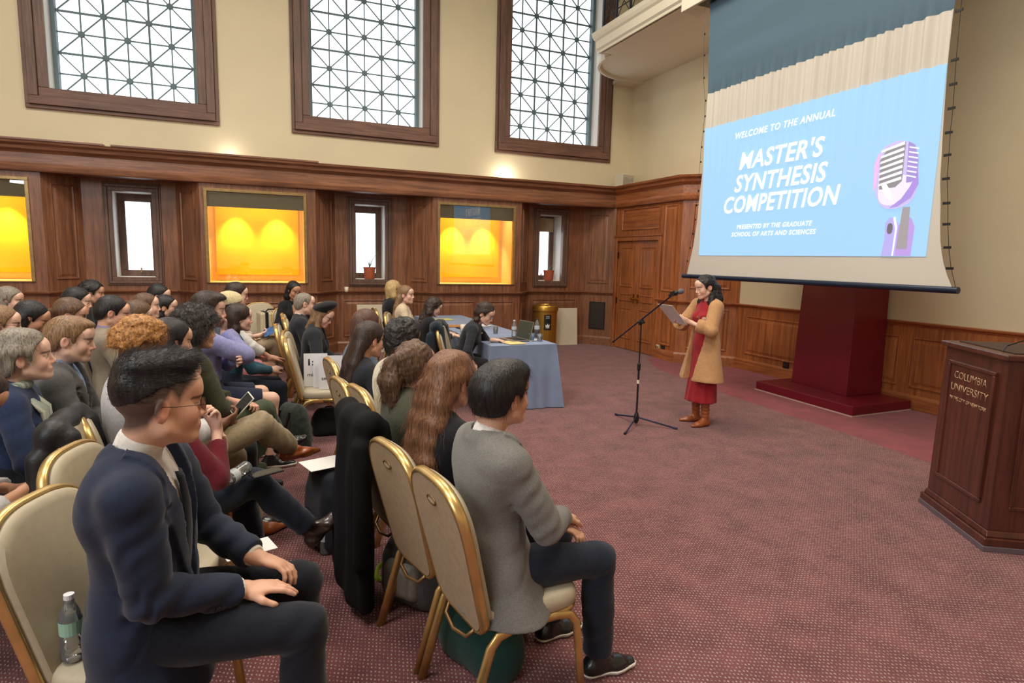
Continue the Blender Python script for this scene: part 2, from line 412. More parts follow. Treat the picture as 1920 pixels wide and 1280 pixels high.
def person(label, loc, yaw, **P):
    """one seated or standing figure: an Empty at the floor below the pelvis, > body, hair, clothes, shoes"""
    g = P.get
    s = g('s', 1.0); male = g('male', True); R = g('res', .011); HR = g('hres', .0065); FR = g('fres', .007)
    W = empty('person', (*loc, 0), radians(yaw), label, 'person', g('group'), scale=s)
    stand = g('stand', False)
    hz = g('hip', .56) if not stand else .90
    lean, tw = g('lean', 0), g('twist', 0)
    T = frame(tw, lean, g('side', 0)); pel = V3((g('px', 0), g('py', 0), hz)); B = Fr(pel, T)
    wide = g('wide', 1.0)*(1.0 if male else .88); fat = g('fat', 1.0)
    nb = B(0, 0, .50); hyaw = g('hyaw', 0); HM = frame(tw+hyaw, g('hpitch', 0)+lean*.3, g('hroll', 0))
    hc = nb+B.M[2]*.145+B.M[0]*g('hfwd', .03)+V3(g('hoff', (0, 0, 0))); H = Fr(hc, HM, g('hk', 1.07))
    sk = S(*g('skin', (205, 150, 120)))
    # joints
    sh = {i: B(.006+g('shf', {}).get(i, 0), i*.178*wide, .445+g('shz', {}).get(i, 0)) for i in (1, -1)}
    arms = {}
    pose = g('hands', ('lap', 'lap'))
    for i, hp in ((1, pose[0]), (-1, pose[1])):
        if hp is None: continue
        q = dict(HAND_POSES[hp]) if isinstance(hp, str) else {**HAND_POSES[hp.get('base', 'lap')], **hp}
        m = lambda v: V3((v[0], v[1]*i, v[2])) if not q.get('abs') else V3(v)
        t = m(q['t'])
        if q.get('rel'): t = hc+HM.T@t
        el, wr = ik(sh[i], t, .285, .25, m(q['pole'])); arms[i] = (sh[i], el, wr, m(q['d']), m(q['n']), q)
    legs = {}
    for i in (1, -1):
        dk = ((.44, i*.12, .53), (.46, i*.12, .085)) if not stand else ((.02, i*.09, .48), (-.01, i*.09, .085))
        k, a = g('legs', {}).get(i, dk); fd = g('feet', {}).get(i, (1, i*.15, 0)); legs[i] = (B(0, i*.085, 0), V3(k), V3(a), nrm(fd))
    allp = [hc]+[V3(x) for a in arms.values() for x in (a[1], a[2]+nrm(a[3])*.2)]
    lo = np.minimum.reduce(allp+[pel-.25])-.13; hi = np.maximum.reduce(allp+[pel+.2])+.16
    fh = []   # finer slabs around head and hands
    def fine(c, r, st): return [(c[a]-r, c[a]+r, st) for a in range(3)]
    fl = [fine(hc, .125, HR)]+[fine(a[2]+nrm(a[3])*.07, .095, FR) for a in arms.values() if not g('nohand')]
    fx, fy, fz = ([q[a] for q in fl] for a in range(3))
    def torso(f, e=0.0, k=.05):
        f.ell(B(.0, 0, .02), (.102*fat, .160*wide, .11), T, k, ext=e)
        f.ell(B(.008*fat, 0, .16), (.092*fat, .132*wide*fat, .15), T, k, ext=e)
        f.ell(B(.0, 0, .32), (.108, .152*wide, .15), T, k, ext=e)
        f.ell(B(-.012, 0, .415), (.078, .150*wide, .075), T, k, ext=e)
        for i in (1, -1): f.cone(B(-.02, i*.03, .49), sh[i]-T[2]*.016-T[1]*i*.012, .042, .046, .04, ext=e)
        for i in (1, -1): f.ell(B(-.035, i*.10*wide, .385), (.058, .072, .10), T, k, ext=e*.6)
        if not male:
            for i in (1, -1): f.ell(B(.082, i*.068, .315), (.05, .058, .055), T, .03, ext=e*.7)
    def arm(f, i, e, e2=None, upto=None, k=.02, fold=0):
        a, el, wr, d, n, q = arms[i]; e2 = e if e2 is None else e2
        f.cone(a-T[2]*.006-T[1]*i*.006, el, .046*g('armf', 1), .041*g('armf', 1), k, ext=e)
        if upto is None or upto > 1:
            t = 1 if upto is None else upto-1; w2 = el+(wr-el)*t
            f.cone(el, w2, .040, .040+(.028-.040)*t, .012, ext=(e+e2)/2)
    def leg(f, i, e, upto=2.0, k=.03, e2=None):
        h, kn, an, fd = legs[i]; e2 = e if e2 is None else e2
        u1 = min(upto, 1); f.cone(h, h+(kn-h)*u1, .082*g('legf', 1), (.082+(.054-.082)*u1)*g('legf', 1), k, ext=e)
        if upto > 1:
            t = upto-1; f.cone(kn, kn+(an-kn)*t, .053, .053+(.036-.053)*t, .02, ext=(e+e2)/2 if upto < 2 else e)
            cm = kn+(an-kn)*.3; dirc = nrm(np.cross(np.cross(fd, an-kn), an-kn)); f.ell(cm+dirc*.012, (.04, .04, .07), None, .03, ext=e)
            if e2 != e: f.cone(kn+(an-kn)*t*.45, kn+(an-kn)*t, .046, .040, .03, ext=e2)
    # --- body: one surface from head to ankles
    llo = np.minimum.reduce([V3(x) for l in legs.values() for x in l[:3]])-.12
    lhi = np.maximum.reduce([V3(x) for l in legs.values() for x in l[:3]])+.12
    bl, bh = np.minimum(lo, llo), np.maximum(hi, lhi); bh[2] = hc[2]+.15
    rb = g('bres', max(R*1.25, .011))
    f = Field(bl, bh, rb, fx, fy, fz)
    torso(f, -.014)
    for i in arms: arm(f, i, -.008)
    bare = g('bare', 0)
    for i in (1, -1): leg(f, i, -.027 if not bare else .0, 2.0)
    for i, (h, kn, an, fd) in legs.items():
        f.cone(an-V3((0, 0, .02)), an+fd*.05-V3((0, 0, .05)), .026, .016, .015)
    nk = g('neck', .053 if male else .046)
    f.cone(B(-.025, 0, .455), H(-.028, 0, -.045), nk+.006, nk, .03)
    head(f, H, male=male, ear=g('ear', True))
    if not g('nohand'):
        for i, (a, el, wr, d, n, q) in arms.items(): hand(f, wr, d, n, i*q.get('ts', 1), q.get('curl', 22), q.get('spread', 1), g('finger', 1.0))
    fc = g('face', {})
    dflt = dict(lip=tuple(np.array(sk)*V3((1.0, .52, .52))), brow=S(*fc.get('browc', (50, 35, 28))), iris=S(*fc.get('irisc', (45, 30, 22))))
    fcc = {k: v for k, v in fc.items() if k in ('beard', 'beardc', 'closed', 'browt', 'fade')}
    BODY = f.mesh('body', SKIN, W, col=lambda Q: face_col(Q, H, sk, **dflt, **fcc))
    DEC[BODY.name] = [tuple(hc)]
    # --- clothes for the upper body
    def top(name, m, e=.012, sleeve=1.92, hem=.0, neck='crew', V=None, lapel=False, ow=.06, loose=0, folds=.0025, res=None, cuff=None,
            collar=False, colh=.022, skirt=0, ff=34, cufft=0, seed=1, open_=None, sg=-1, part=None, hemz=None, nb_r=.070, skr=.0):
        r = res or R; L, Hh = lo.copy(), hi.copy(); L[2] = min(L[2], pel[2]-.25); Hh[2] = nb[2]+.12
        f = Field(L, Hh, r)
        torso(f, e)
        if loose: f.ell(B(.02, 0, .06), (.125*fat, .160*wide, .10), T, .05, ext=e+loose)
        if skirt: f.cone(B(.01, 0, .10), B(.035, 0, -skirt), .088, .112+skr, .05, wide=T[1], f=1.5, ext=e)
        if lapel:
            d0 = f.d.copy(); X, Y, Z = f.XYZ((slice(None),)*3)
            q = lambda ax: (X-B.o[0])*T[ax, 0]+(Y-B.o[1])*T[ax, 1]+(Z-B.o[2])*T[ax, 2]
            lx, ly, lz = q(0), q(1), q(2)
            vb, vt = V or (.16, .50)
            half = np.clip((lz-vb)/(vt-vb), 0, 1)*.085        # half width of the opening
            wl = .018+.048*np.clip((lz-vb)/(.40-vb), 0, 1)*np.clip((.475-lz)/.05, .35, 1)
            wl = np.where(np.abs(lz-.395) < .006, wl*.62, wl)
            bnd = np.maximum(np.maximum(np.abs(ly)-(half+wl), half-.01-np.abs(ly)), np.maximum(vb-.02-lz, -lx))
            f.d = np.minimum(f.d, np.maximum(d0-.012, bnd)).astype(np.float32)
            # collar round the nape
            f.cone(B(-.045, -.045, .495), B(-.045, .045, .495), .034, .034, .02, ext=e*.4)
        if collar:
            c0, c1 = B(-.022, 0, .475), B(-.022, 0, .475)+(H(-.03, 0, -.05)-B(-.022, 0, .475))*(colh/.06)
            f.cone(c0, c1, nk+.011, nk+.008, .008)
        if neck == 'crew': f.cone(B(-.022, 0, .47), H(-.02, 0, .02), nk+.009, nk+.012, .006, mode='sub')
        elif neck == 'scoop': f.cone(B(.0, 0, .49), H(.02, 0, .04), nk+.028, nk+.04, .01, mode='sub')
        elif neck == 'shirt': f.cone(B(-.022, 0, .455), H(-.02, 0, .02), nk-.005, nk-.004, .004, mode='sub')
        if V or open_:
            vb, vt = V or open_; X, Y, Z = f.XYZ((slice(None),)*3)
            q = lambda ax: (X-B.o[0])*T[ax, 0]+(Y-B.o[1])*T[ax, 1]+(Z-B.o[2])*T[ax, 2]
            lx, ly, lz = q(0), q(1), q(2)
            half = np.maximum((lz-vb)/(vt-vb), -.3)*(.085 if V else ow)
            cut = np.maximum(np.abs(ly)-half, .0-lx)
            vcut = cut
            f.d = np.maximum(f.d, -cut).astype(np.float32)
            if lapel:
                f.cone(B(.0, 0, .46), H(-.02, 0, .02), nk+.024, nk+.028, .006, mode='sub')
                cp = [B(-.012-(nk+.022)*cos(a), (nk+.026)*sin(a), .497-.030*(1-cos(a))) for a in np.linspace(-1.75, 1.75, 11)]
                for i_ in range(10): f.cone(cp[i_], cp[i_+1], .0125, .0125, .006)
        for i in arms:
            if sleeve > 0:
                fa = arms[i]; arm(f, i, e, cuff, sleeve, k=.03)
                t = fa[1]+(fa[2]-fa[1])*(sleeve-1) if sleeve > 1 else fa[0]+(fa[1]-fa[0])*sleeve
                dv = (fa[2]-fa[1]) if sleeve > 1 else (fa[1]-fa[0])
                if cufft: f.cone(t-nrm(dv)*.045, t, .036, .034, .004, ext=e+cufft)
                f.plane(t+nrm(dv)*.004, dv, lo=t-.085, hi=t+.085)
        if folds:
            for i in arms:
                if sleeve > 1:
                    a, el, wr = arms[i][:3]
                    for c, w_, am in ((el, .10, 1.0), (a+(el-a)*.35, .12, .6), (el+(wr-el)*.6, .1, .8)):
                        ax = nrm(wr-a)
                        def fn(X, Y, Z, c=c, w_=w_, am=am, ax=ax, sd=seed+i):
                            r2 = ((X-c[0])**2+(Y-c[1])**2+(Z-c[2])**2)/w_**2
                            sp = (X-c[0])*ax[0]+(Y-c[1])*ax[1]+(Z-c[2])*ax[2]
                            return (folds*1.3*am*np.exp(-r2*1.6)*np.sin(sp*95+4.5*wob(X, Y, Z, sd, 17))).astype(np.float32)
                        f.put(fn, c-w_*1.5, c+w_*1.5, .01, 'disp')
            fn = lambda X, Y, Z: (folds*(wob(X, Y, Z, seed+7, ff, (1, 1, .55))+1.1*(.35-np.abs(wob(X, Y, Z, seed+9, 20, (1, 1, 1.3)))))).astype(np.float32)
            f.put(fn, (-9,)*3, (9,)*3, .01, 'disp')
        # hem
        if skirt and hem == 0: hem = -skirt
        hp = B(0, 0, hem) if hemz is None else V3((pel[0], pel[1], hemz)); f.plane(hp, -T[2] if hemz is None else (0, 0, -1))
        if g('cutleg', True) and not skirt and hem < 0.05:
            pass
        return f.mesh(part or name, m, W, smooth=g('smooth', 0))
    for spec in g('tops', ()): top(**spec)
    # --- trousers, skirts, shorts
    b = g('bottom')
    if b:
        f = Field(np.minimum(llo, pel-.24), np.maximum(lhi, V3((pel[0]+.2, pel[1]+.24, pel[2]+.2))), b.get('res', R))
        e = b.get('e', .012)
        f.ell(B(.0, 0, .01), (.106*fat, .164*wide, .11), T, .05, ext=e)
        f.ell(B(.0, 0, .10), (.105*fat, .145*wide*fat, .10), T, .05, ext=e)
        for i in (1, -1):
            u = b.get('upto', 1.94); leg(f, i, e, u, e2=b.get('e2', e))
            h, kn, an, fd = legs[i]
            c = kn+(an-kn)*(u-1) if u > 1 else h+(kn-h)*u; dv = (an-kn) if u > 1 else (kn-h)
            f.plane(c, dv, lo=c-.12, hi=c+.12)
            if b.get('folds', .003):
                fo = b.get('folds', .003)
                for cc in (kn, h+(kn-h)*.3, kn+(an-kn)*.75):
                    ax = nrm(an-h)
                    fn = lambda X, Y, Z, cc=cc, ax=ax: (fo*1.2*np.exp(-((X-cc[0])**2+(Y-cc[1])**2+(Z-cc[2])**2)/.012)*np.sin(((X-cc[0])*ax[0]+(Y-cc[1])*ax[1]+(Z-cc[2])*ax[2])*80+4.5*wob(X, Y, Z, 3+i, 17))).astype(np.float32)
                    f.put(fn, cc-.2, cc+.2, .01, 'disp')
        if b.get('skirt'):
            z1 = b['skirt']; f.cone(B(0, 0, .0), V3((pel[0]+.02, pel[1], z1)), *b.get('skr', (.135, .165)), .05, wide=(0, 1, 0), f=1.3, ext=e)
            fn = lambda X, Y, Z: (.006*np.sin(np.arctan2(Y, X-.02)*11+1.5*wob(X, Y, Z, 5, 6))*np.clip((hz-Z)/.5, 0, 1)).astype(np.float32)
            f.put(fn, (-9,)*3, (9,)*3, .01, 'disp'); f.plane((0, 0, z1), (0, 0, -1))
        fn = lambda X, Y, Z: (b.get('folds', .003)*.6*wob(X, Y, Z, 17, 26)).astype(np.float32)
        f.put(fn, (-9,)*3, (9,)*3, .01, 'disp')
        f.plane(B(0, 0, b.get('waist', .17)), T[2], lo=(-9, -9, -9), hi=(pel[0]+.19, 9, 9))
        f.mesh(b.get('name', 'trousers'), b['m'], W, smooth=g('smooth', 0))
    sp = g('shoes')
    if sp:
        for i in (1, -1):
            h, kn, an, fd = legs[i]
            if g('shoedir'): pass
            leg_ax = nrm(an-kn); up = -leg_ax if sp.get('tilt') and i in sp['tilt'] else V3((0, 0, 1))
            fd2 = nrm(fd-up*np.dot(fd, up)); sd = np.cross(up, fd2); Mf = np.array([fd2, sd, up]); A = Fr(an-up*.085, Mf)
            rr = sp.get('res', max(R*.75, .006)); f = Field(A.o-.25, A.o+.3, rr)
            pt = sp.get('point', 0); L = sp.get('len', 1.0)
            f.cone(A(-.035, 0, .035), A(.10*L, 0, .028), .036, .034, .02, wide=sd, f=1.12)
            f.cone(A(.08*L, 0, .026), A((.165+.03*pt)*L, 0, .018), .032, .020-.008*pt, .02, wide=sd, f=1.5-.2*pt)
            f.cone(A(-.02, 0, .05), A(.04, 0, .06), .036, .028, .02)
            bh_ = sp.get('boot', 0)
            f.cone(A(-.008, 0, .05), V3(an)+(V3(kn)-V3(an))*(bh_/.42 if bh_ else .05), .042, .042+.012*(bh_ > .2) if bh_ else .036, .015)
            if bh_: f.plane(V3(an)+(V3(kn)-V3(an))*(bh_/.42), V3(kn)-V3(an), lo=an-.2+(V3(kn)-V3(an))*(bh_/.42), hi=an+.2+(V3(kn)-V3(an))*(bh_/.42)); f.put(lambda X, Y, Z: (.003*np.sin(Z*150+2*wob(X, Y, Z, 4, 25))).astype(np.float32)*(Z > .12), (-9,)*3, (9,)*3, .01, 'disp')
            f.plane(A(0, 0, .004), -up)
            if sp.get('heel'): f.ell(A(.045, 0, .0), (.035, .06, .018), Mf, .004, 'sub')
            so = f.mesh('boot' if bh_ else 'shoe', sp['m'], W)
            if so is not None and sp.get('sole') is not None:
                f2 = Field(A.o-.25, A.o+.3, rr)
                f2.cone(A(-.035, 0, .035), A(.10*L, 0, .028), .036, .034, .02, wide=sd, f=1.12, ext=.004)
                f2.cone(A(.08*L, 0, .026), A((.165+.03*pt)*L, 0, .018), .032, .020-.008*pt, .02, wide=sd, f=1.5-.2*pt, ext=.004)
                f2.plane(A(0, 0, .0), -up); f2.plane(A(0, 0, .024), up)
                f2.mesh('sole', sp['sole'], so)
    # --- hair
    hs = g('hair')
    ho = None
    if hs: ho = hair(W, H, B, {'long': g('long', []), 'absl': g('absl', False), **hs}, g('hairres', HR), sh)
    if g('glasses') is not None: glasses(W, H, **g('glasses'))
    for fn in g('extra', ()): fn(W, H, B, arms)
    W['_dbg'] = 0; del W['_dbg']
    return W, H, B, arms, legs

def hair(W, H, B, hs, r, sh):
    kind = hs['kind']; m = hs['m']; t = hs.get('t', .012); vol = hs.get('vol', (0, 0, 0)); g = hs.get
    long_ = hs.get('long', []); pts = [H(x, y, z) for x in (-.2, .2) for y in (-.17, .17) for z in (-.13, .2)]
    for L in long_: pts += [H(*p) if L.get('h') else V3(p) if hs.get('absl') else B(*p) for p in L['p']]
    lo = np.minimum.reduce(pts)-.07; hi = np.maximum.reduce(pts)+.07
    f = Field(lo, hi, r)
    e = lambda c, rr, kk=.02, mode='add': f.ell(H(*c), V3(rr)*H.k, H.M, kk, mode)
    e((-.014, 0, .036), (.096+t, .075+t, .083+t*1.1))
    if not g('noback'): e((-.045, 0, -.012), (.062+t, .066+t, .066+t), .03)
    for c, rr in g('blobs', ()): e(c, rr, .025)
    # hairline cut
    X, Y, Z = f.XYZ((slice(None),)*3); M = H.M
    q = lambda a: ((X-H.o[0])*M[a, 0]+(Y-H.o[1])*M[a, 1]+(Z-H.o[2])*M[a, 2])/H.k
    x, y, z = q(0), q(1), q(2)
    xs, zs = zip(*g('line', [(-.2, -.085), (-.08, -.078), (-.045, -.05), (-.032, -.005), (-.012, .022), (.010, .018), (.018, -.012), (.030, -.010), (.038, .030), (.055, .060), (.078, .078), (.2, .10)]))
    cut = (np.interp(x.ravel(), xs, zs).reshape(x.shape)-z).astype(np.float32)
    k = .007; a = f.d; h = np.maximum(k-np.abs(a-cut), 0)/k; f.d = (np.maximum(a, cut)+h*h*k*.25).astype(np.float32)
    for c, rr in g('blobs2', ()): e(c, rr, .02)
    for L in long_:
        P_ = [H(*p) if L.get('h') else V3(p) if g('absl') else B(*p) for p in L['p']]; R_ = L['r']
        for i in range(len(P_)-1):
            f.cone(P_[i], P_[i+1], R_[i], R_[i+1], .025, wide=L.get('w'), f=L.get('f', 1))
    am = g('amp', .002); fr = g('freq', 60); sd = g('seed', 3)
    if kind == 'curly':
        fn = lambda X, Y, Z: (am*(np.abs(wob(X, Y, Z, sd, fr))*-1.6+.5+.5*wob(X, Y, Z, sd+1, fr*2.1))).astype(np.float32)
    elif kind == 'wavy':
        fn = lambda X, Y, Z: (am*(wob(X, Y, Z, sd, fr, (1, 1, .35))+.6*np.sin(Z*70+2.5*wob(X, Y, Z, sd, 20)))).astype(np.float32)
    else:
        fn = lambda X, Y, Z: (am*wob(X, Y, Z, sd, fr, (1, 1, .18))).astype(np.float32)
    f.put(fn, (-9,)*3, (9,)*3, .01, 'disp')
    for c, rr in g('keepface', [((.105, 0, -.02), (.05, .055, .085))]): e(c, rr, .012, 'sub')
    o = f.mesh('hair', m, W, smooth=0)
    n = int(g('strands', 0)*.75)
    if n and o: strands(o, H, m, n, **g('st', {}))
    return o

def strands(o, H, m, n, L=.05, r=.0007, lift=.25, grav=1.0, curl=0, fwd=0, seed=5, zmin=-1, zup=9, cf=160, name='hair_strands', segs=4, back=0):
    """fine tufts standing off the hair mass, one mesh"""
    me = o.data; N = len(me.vertices); co = np.empty(N*3, np.float32); me.vertices.foreach_get('co', co); co = co.reshape(-1, 3)
    no = np.empty(N*3, np.float32); me.vertices.foreach_get('normal', no); no = no.reshape(-1, 3)
    rs = np.random.RandomState(seed); lc = H.local(co); ok = np.nonzero((lc[:, 2] > zmin) & (lc[:, 2] < zup))[0]
    if len(ok) == 0: return
    pick = ok[rs.randint(0, len(ok), n)]; p = co[pick]-no[pick]*.003; nn = no[pick]
    p = p+rs.normal(size=p.shape)*.003
    g = np.tile(-H.M[2]*grav+H.M[0]*fwd, (n, 1))+rs.normal(size=(n, 3))*.25; g = g-nn*(g*nn).sum(1)[:, None]*(1-lift)
    g /= np.linalg.norm(g, axis=1)[:, None]+1e-6
    d = g*(1-lift)+nn*lift; d /= np.linalg.norm(d, axis=1)[:, None]
    le = L*rs.uniform(.5, 1.2, n); sd = np.cross(d, nn+.01); sd /= np.linalg.norm(sd, axis=1)[:, None]+1e-6; up = np.cross(sd, d)
    ph = rs.uniform(0, 6.28, n); V = []; 
    for i in range(segs+1):
        t = i/segs; w = r*(1-t*.8)
        c = p+d*(le*t)[:, None]+(-H.M[2]*grav*.35)*((le*t*t)[:, None])
        if curl: c = c+sd*(curl*np.sin(ph+le*t*cf)*min(1, t*3))[:, None]+up*(curl*np.cos(ph+le*t*cf)*min(1, t*3))[:, None]
        V += [c+sd*w, c-sd*w*.5+up*w*.87, c-sd*w*.5-up*w*.87]
    V = np.stack(V, 1); ns = (segs+1)*3; base = np.arange(n)[:, None]*ns; F = []
    for i in range(segs):
        for k in range(3):
            a, b = i*3+k, i*3+(k+1) % 3; F.append(base+np.array([[a, b, b+3, a+3]]))
    F = np.concatenate(F); me2 = mesh_np(name, V.reshape(-1, 3), F)
    s = link(name, me2, m, o); s['kind'] = 'stuff'; return s

METAL_DK = mat('spectacle_metal', S(40, 38, 40), rough=.3, metal=.8)
def glasses(W, H, m=None, r=.021, th=.0011, shape='round', dz=0.0, lens=True):
    m = m or METAL_DK; b = MB(); ry = r*1.12 if shape != 'round' else r
    for s in (-1, 1):
        path = []
        for k in range(20):
            a = 2*pi*k/20; ca, sa = cos(a), sin(a)
            if shape == 'rect': ca = abs(ca)**.6*math.copysign(1, ca); sa = abs(sa)**.6*math.copysign(1, sa)
            path.append(H(.097-abs(ry*ca)*.06, s*.033+ry*ca, .000+dz+r*(.8 if shape == 'rect' else 1)*sa))
        b.tube(path, th, 6, closed=True)
        b.tube([H(.094, s*(.033+ry), .004+dz), H(.086, s*.071, .006+dz), H(.02, s*.079, .006+dz), H(-.012, s*.0835, .010+dz), H(-.028, s*.081, -.014+dz)], th, 6)
    b.tube([H(.097, -.033+ry, .004+dz), H(.104, 0, .009+dz), H(.097, .033-ry, .004+dz)], th, 6)
    o = b.build('spectacles', m, W, smooth=True)
    if lens:
        l = MB()
        for s in (-1, 1):
            c = [H(.096, s*.033+ry*.97*cos(2*pi*k/16), dz+r*(.8 if shape == 'rect' else 1)*.97*sin(2*pi*k/16)) for k in range(16)]; l.prism(c, H.M[0]*-.001)
        l.build('lens', LENS, o)
    return o
LENS = None
def make_lens():
    global LENS
    m = bpy.data.materials.new('lens'); m.use_nodes = True; nt = m.node_tree; nt.nodes.clear()
    o = nt.nodes.new('ShaderNodeOutputMaterial'); t = nt.nodes.new('ShaderNodeBsdfTransparent'); gl = nt.nodes.new('ShaderNodeBsdfGlossy')
    gl.inputs['Roughness'].default_value = .02; mx = nt.nodes.new('ShaderNodeMixShader'); fr = nt.nodes.new('ShaderNodeFresnel'); fr.inputs[0].default_value = 1.18
    nt.links.new(fr.outputs[0], mx.inputs[0]); nt.links.new(t.outputs[0], mx.inputs[1]); nt.links.new(gl.outputs[0], mx.inputs[2]); nt.links.new(mx.outputs[0], o.inputs[0])
    LENS = m
make_lens(); GLASS = LENS
# ------------------------------------------------------------------ materials of the room
def woodmat(name, c1, c2, rough=.38, axis='z', coat=.15):
    m = bpy.data.materials.new(name); m.use_nodes = True; nt = m.node_tree; N = nt.nodes; L = nt.links; b = N['Principled BSDF']
    g = N.new('ShaderNodeNewGeometry'); mp = N.new('ShaderNodeMapping')
    sc = {'z': (26, 26, 1.6), 'x': (1.6, 26, 26), 'y': (26, 1.6, 26)}[axis]; mp.inputs['Scale'].default_value = sc
    L.new(g.outputs['Position'], mp.inputs[0])
    n1 = N.new('ShaderNodeTexNoise'); n1.inputs['Scale'].default_value = 1; n1.inputs['Detail'].default_value = 5; n1.inputs['Distortion'].default_value = .6
    L.new(mp.outputs[0], n1.inputs['Vector'])
    n2 = N.new('ShaderNodeTexNoise'); n2.inputs['Scale'].default_value = 1.3; n2.inputs['Detail'].default_value = 2; L.new(g.outputs['Position'], n2.inputs['Vector'])
    mp3 = N.new('ShaderNodeMapping'); mp3.inputs['Scale'].default_value = tuple(v*7 for v in sc); L.new(g.outputs['Position'], mp3.inputs[0])
    n3 = N.new('ShaderNodeTexNoise'); n3.inputs['Scale'].default_value = 1; n3.inputs['Detail'].default_value = 1; L.new(mp3.outputs[0], n3.inputs['Vector'])
    r = N.new('ShaderNodeValToRGB'); r.color_ramp.elements[0].position = .32; r.color_ramp.elements[1].position = .68
    r.color_ramp.elements[0].color = (*c2, 1); r.color_ramp.elements[1].color = (*c1, 1); L.new(n1.outputs[0], r.inputs[0])
    mr = N.new('ShaderNodeMapRange'); mr.inputs[1].default_value = .25; mr.inputs[2].default_value = .75; mr.inputs[3].default_value = .78; mr.inputs[4].default_value = 1.18
    L.new(n2.outputs[0], mr.inputs[0]); h = N.new('ShaderNodeHueSaturation'); L.new(mr.outputs[0], h.inputs['Value']); L.new(r.outputs[0], h.inputs['Color'])
    mr2 = N.new('ShaderNodeMapRange'); mr2.inputs[1].default_value = .35; mr2.inputs[2].default_value = .6; mr2.inputs[3].default_value = .82; mr2.inputs[4].default_value = 1.0
    L.new(n3.outputs[0], mr2.inputs[0]); h2 = N.new('ShaderNodeHueSaturation'); L.new(mr2.outputs[0], h2.inputs['Value']); L.new(h.outputs[0], h2.inputs['Color'])
    L.new(h2.outputs[0], b.inputs['Base Color']); b.inputs['Roughness'].default_value = rough; b.inputs['Coat Weight'].default_value = coat; b.inputs['Coat Roughness'].default_value = .3
    bp = N.new('ShaderNodeBump'); bp.inputs['Distance'].default_value = .0008; L.new(n3.outputs[0], bp.inputs['Height']); L.new(bp.outputs[0], b.inputs['Normal'])
    return m
W1, W2 = S(152, 103, 74), S(110, 70, 49)
WOOD = woodmat('mahogany', W1, W2); WOODX = woodmat('mahogany_rail', W1, W2, axis='x'); WOODY = woodmat('mahogany_rail_deep', S(182, 112, 64), S(138, 78, 44), axis='y')  # last one: door-wall rails, warm light put into the colour
WOODR = woodmat('mahogany_warm', S(186, 114, 64), S(140, 80, 44))  # same mahogany, with the warm light on the door wall mixed into its colour
WOODD = woodmat('mahogany_window', S(124, 94, 80), S(92, 68, 58), rough=.5, coat=.05); WOODDX = woodmat('mahogany_window_rail', S(128, 92, 76), S(94, 64, 54), rough=.5, axis='x', coat=.05)
LECT = woodmat('lectern_wood', S(98, 50, 38), S(66, 32, 24), rough=.32, coat=.3)
PLASTER = mat('cream_plaster', S(218, 207, 176), rough=.8, var=.04, vscale=(.9, .9, .9), bump=.0006, bscale=(60, 60, 60), spec=.25)
WHITE = mat('white_paint', S(222, 216, 196), rough=.6)
GOLDF = mat('gold_frame', S(160, 134, 88), rough=.35, metal=.55, var=.15, vscale=(20, 20, 20))
IRON = mat('iron', S(62, 78, 90), rough=.5, metal=.3)
BLACK = mat('black_plastic', S(22, 22, 24), rough=.45)
BLUEGREY = mat('window_iron', S(96, 116, 122), rough=.6)

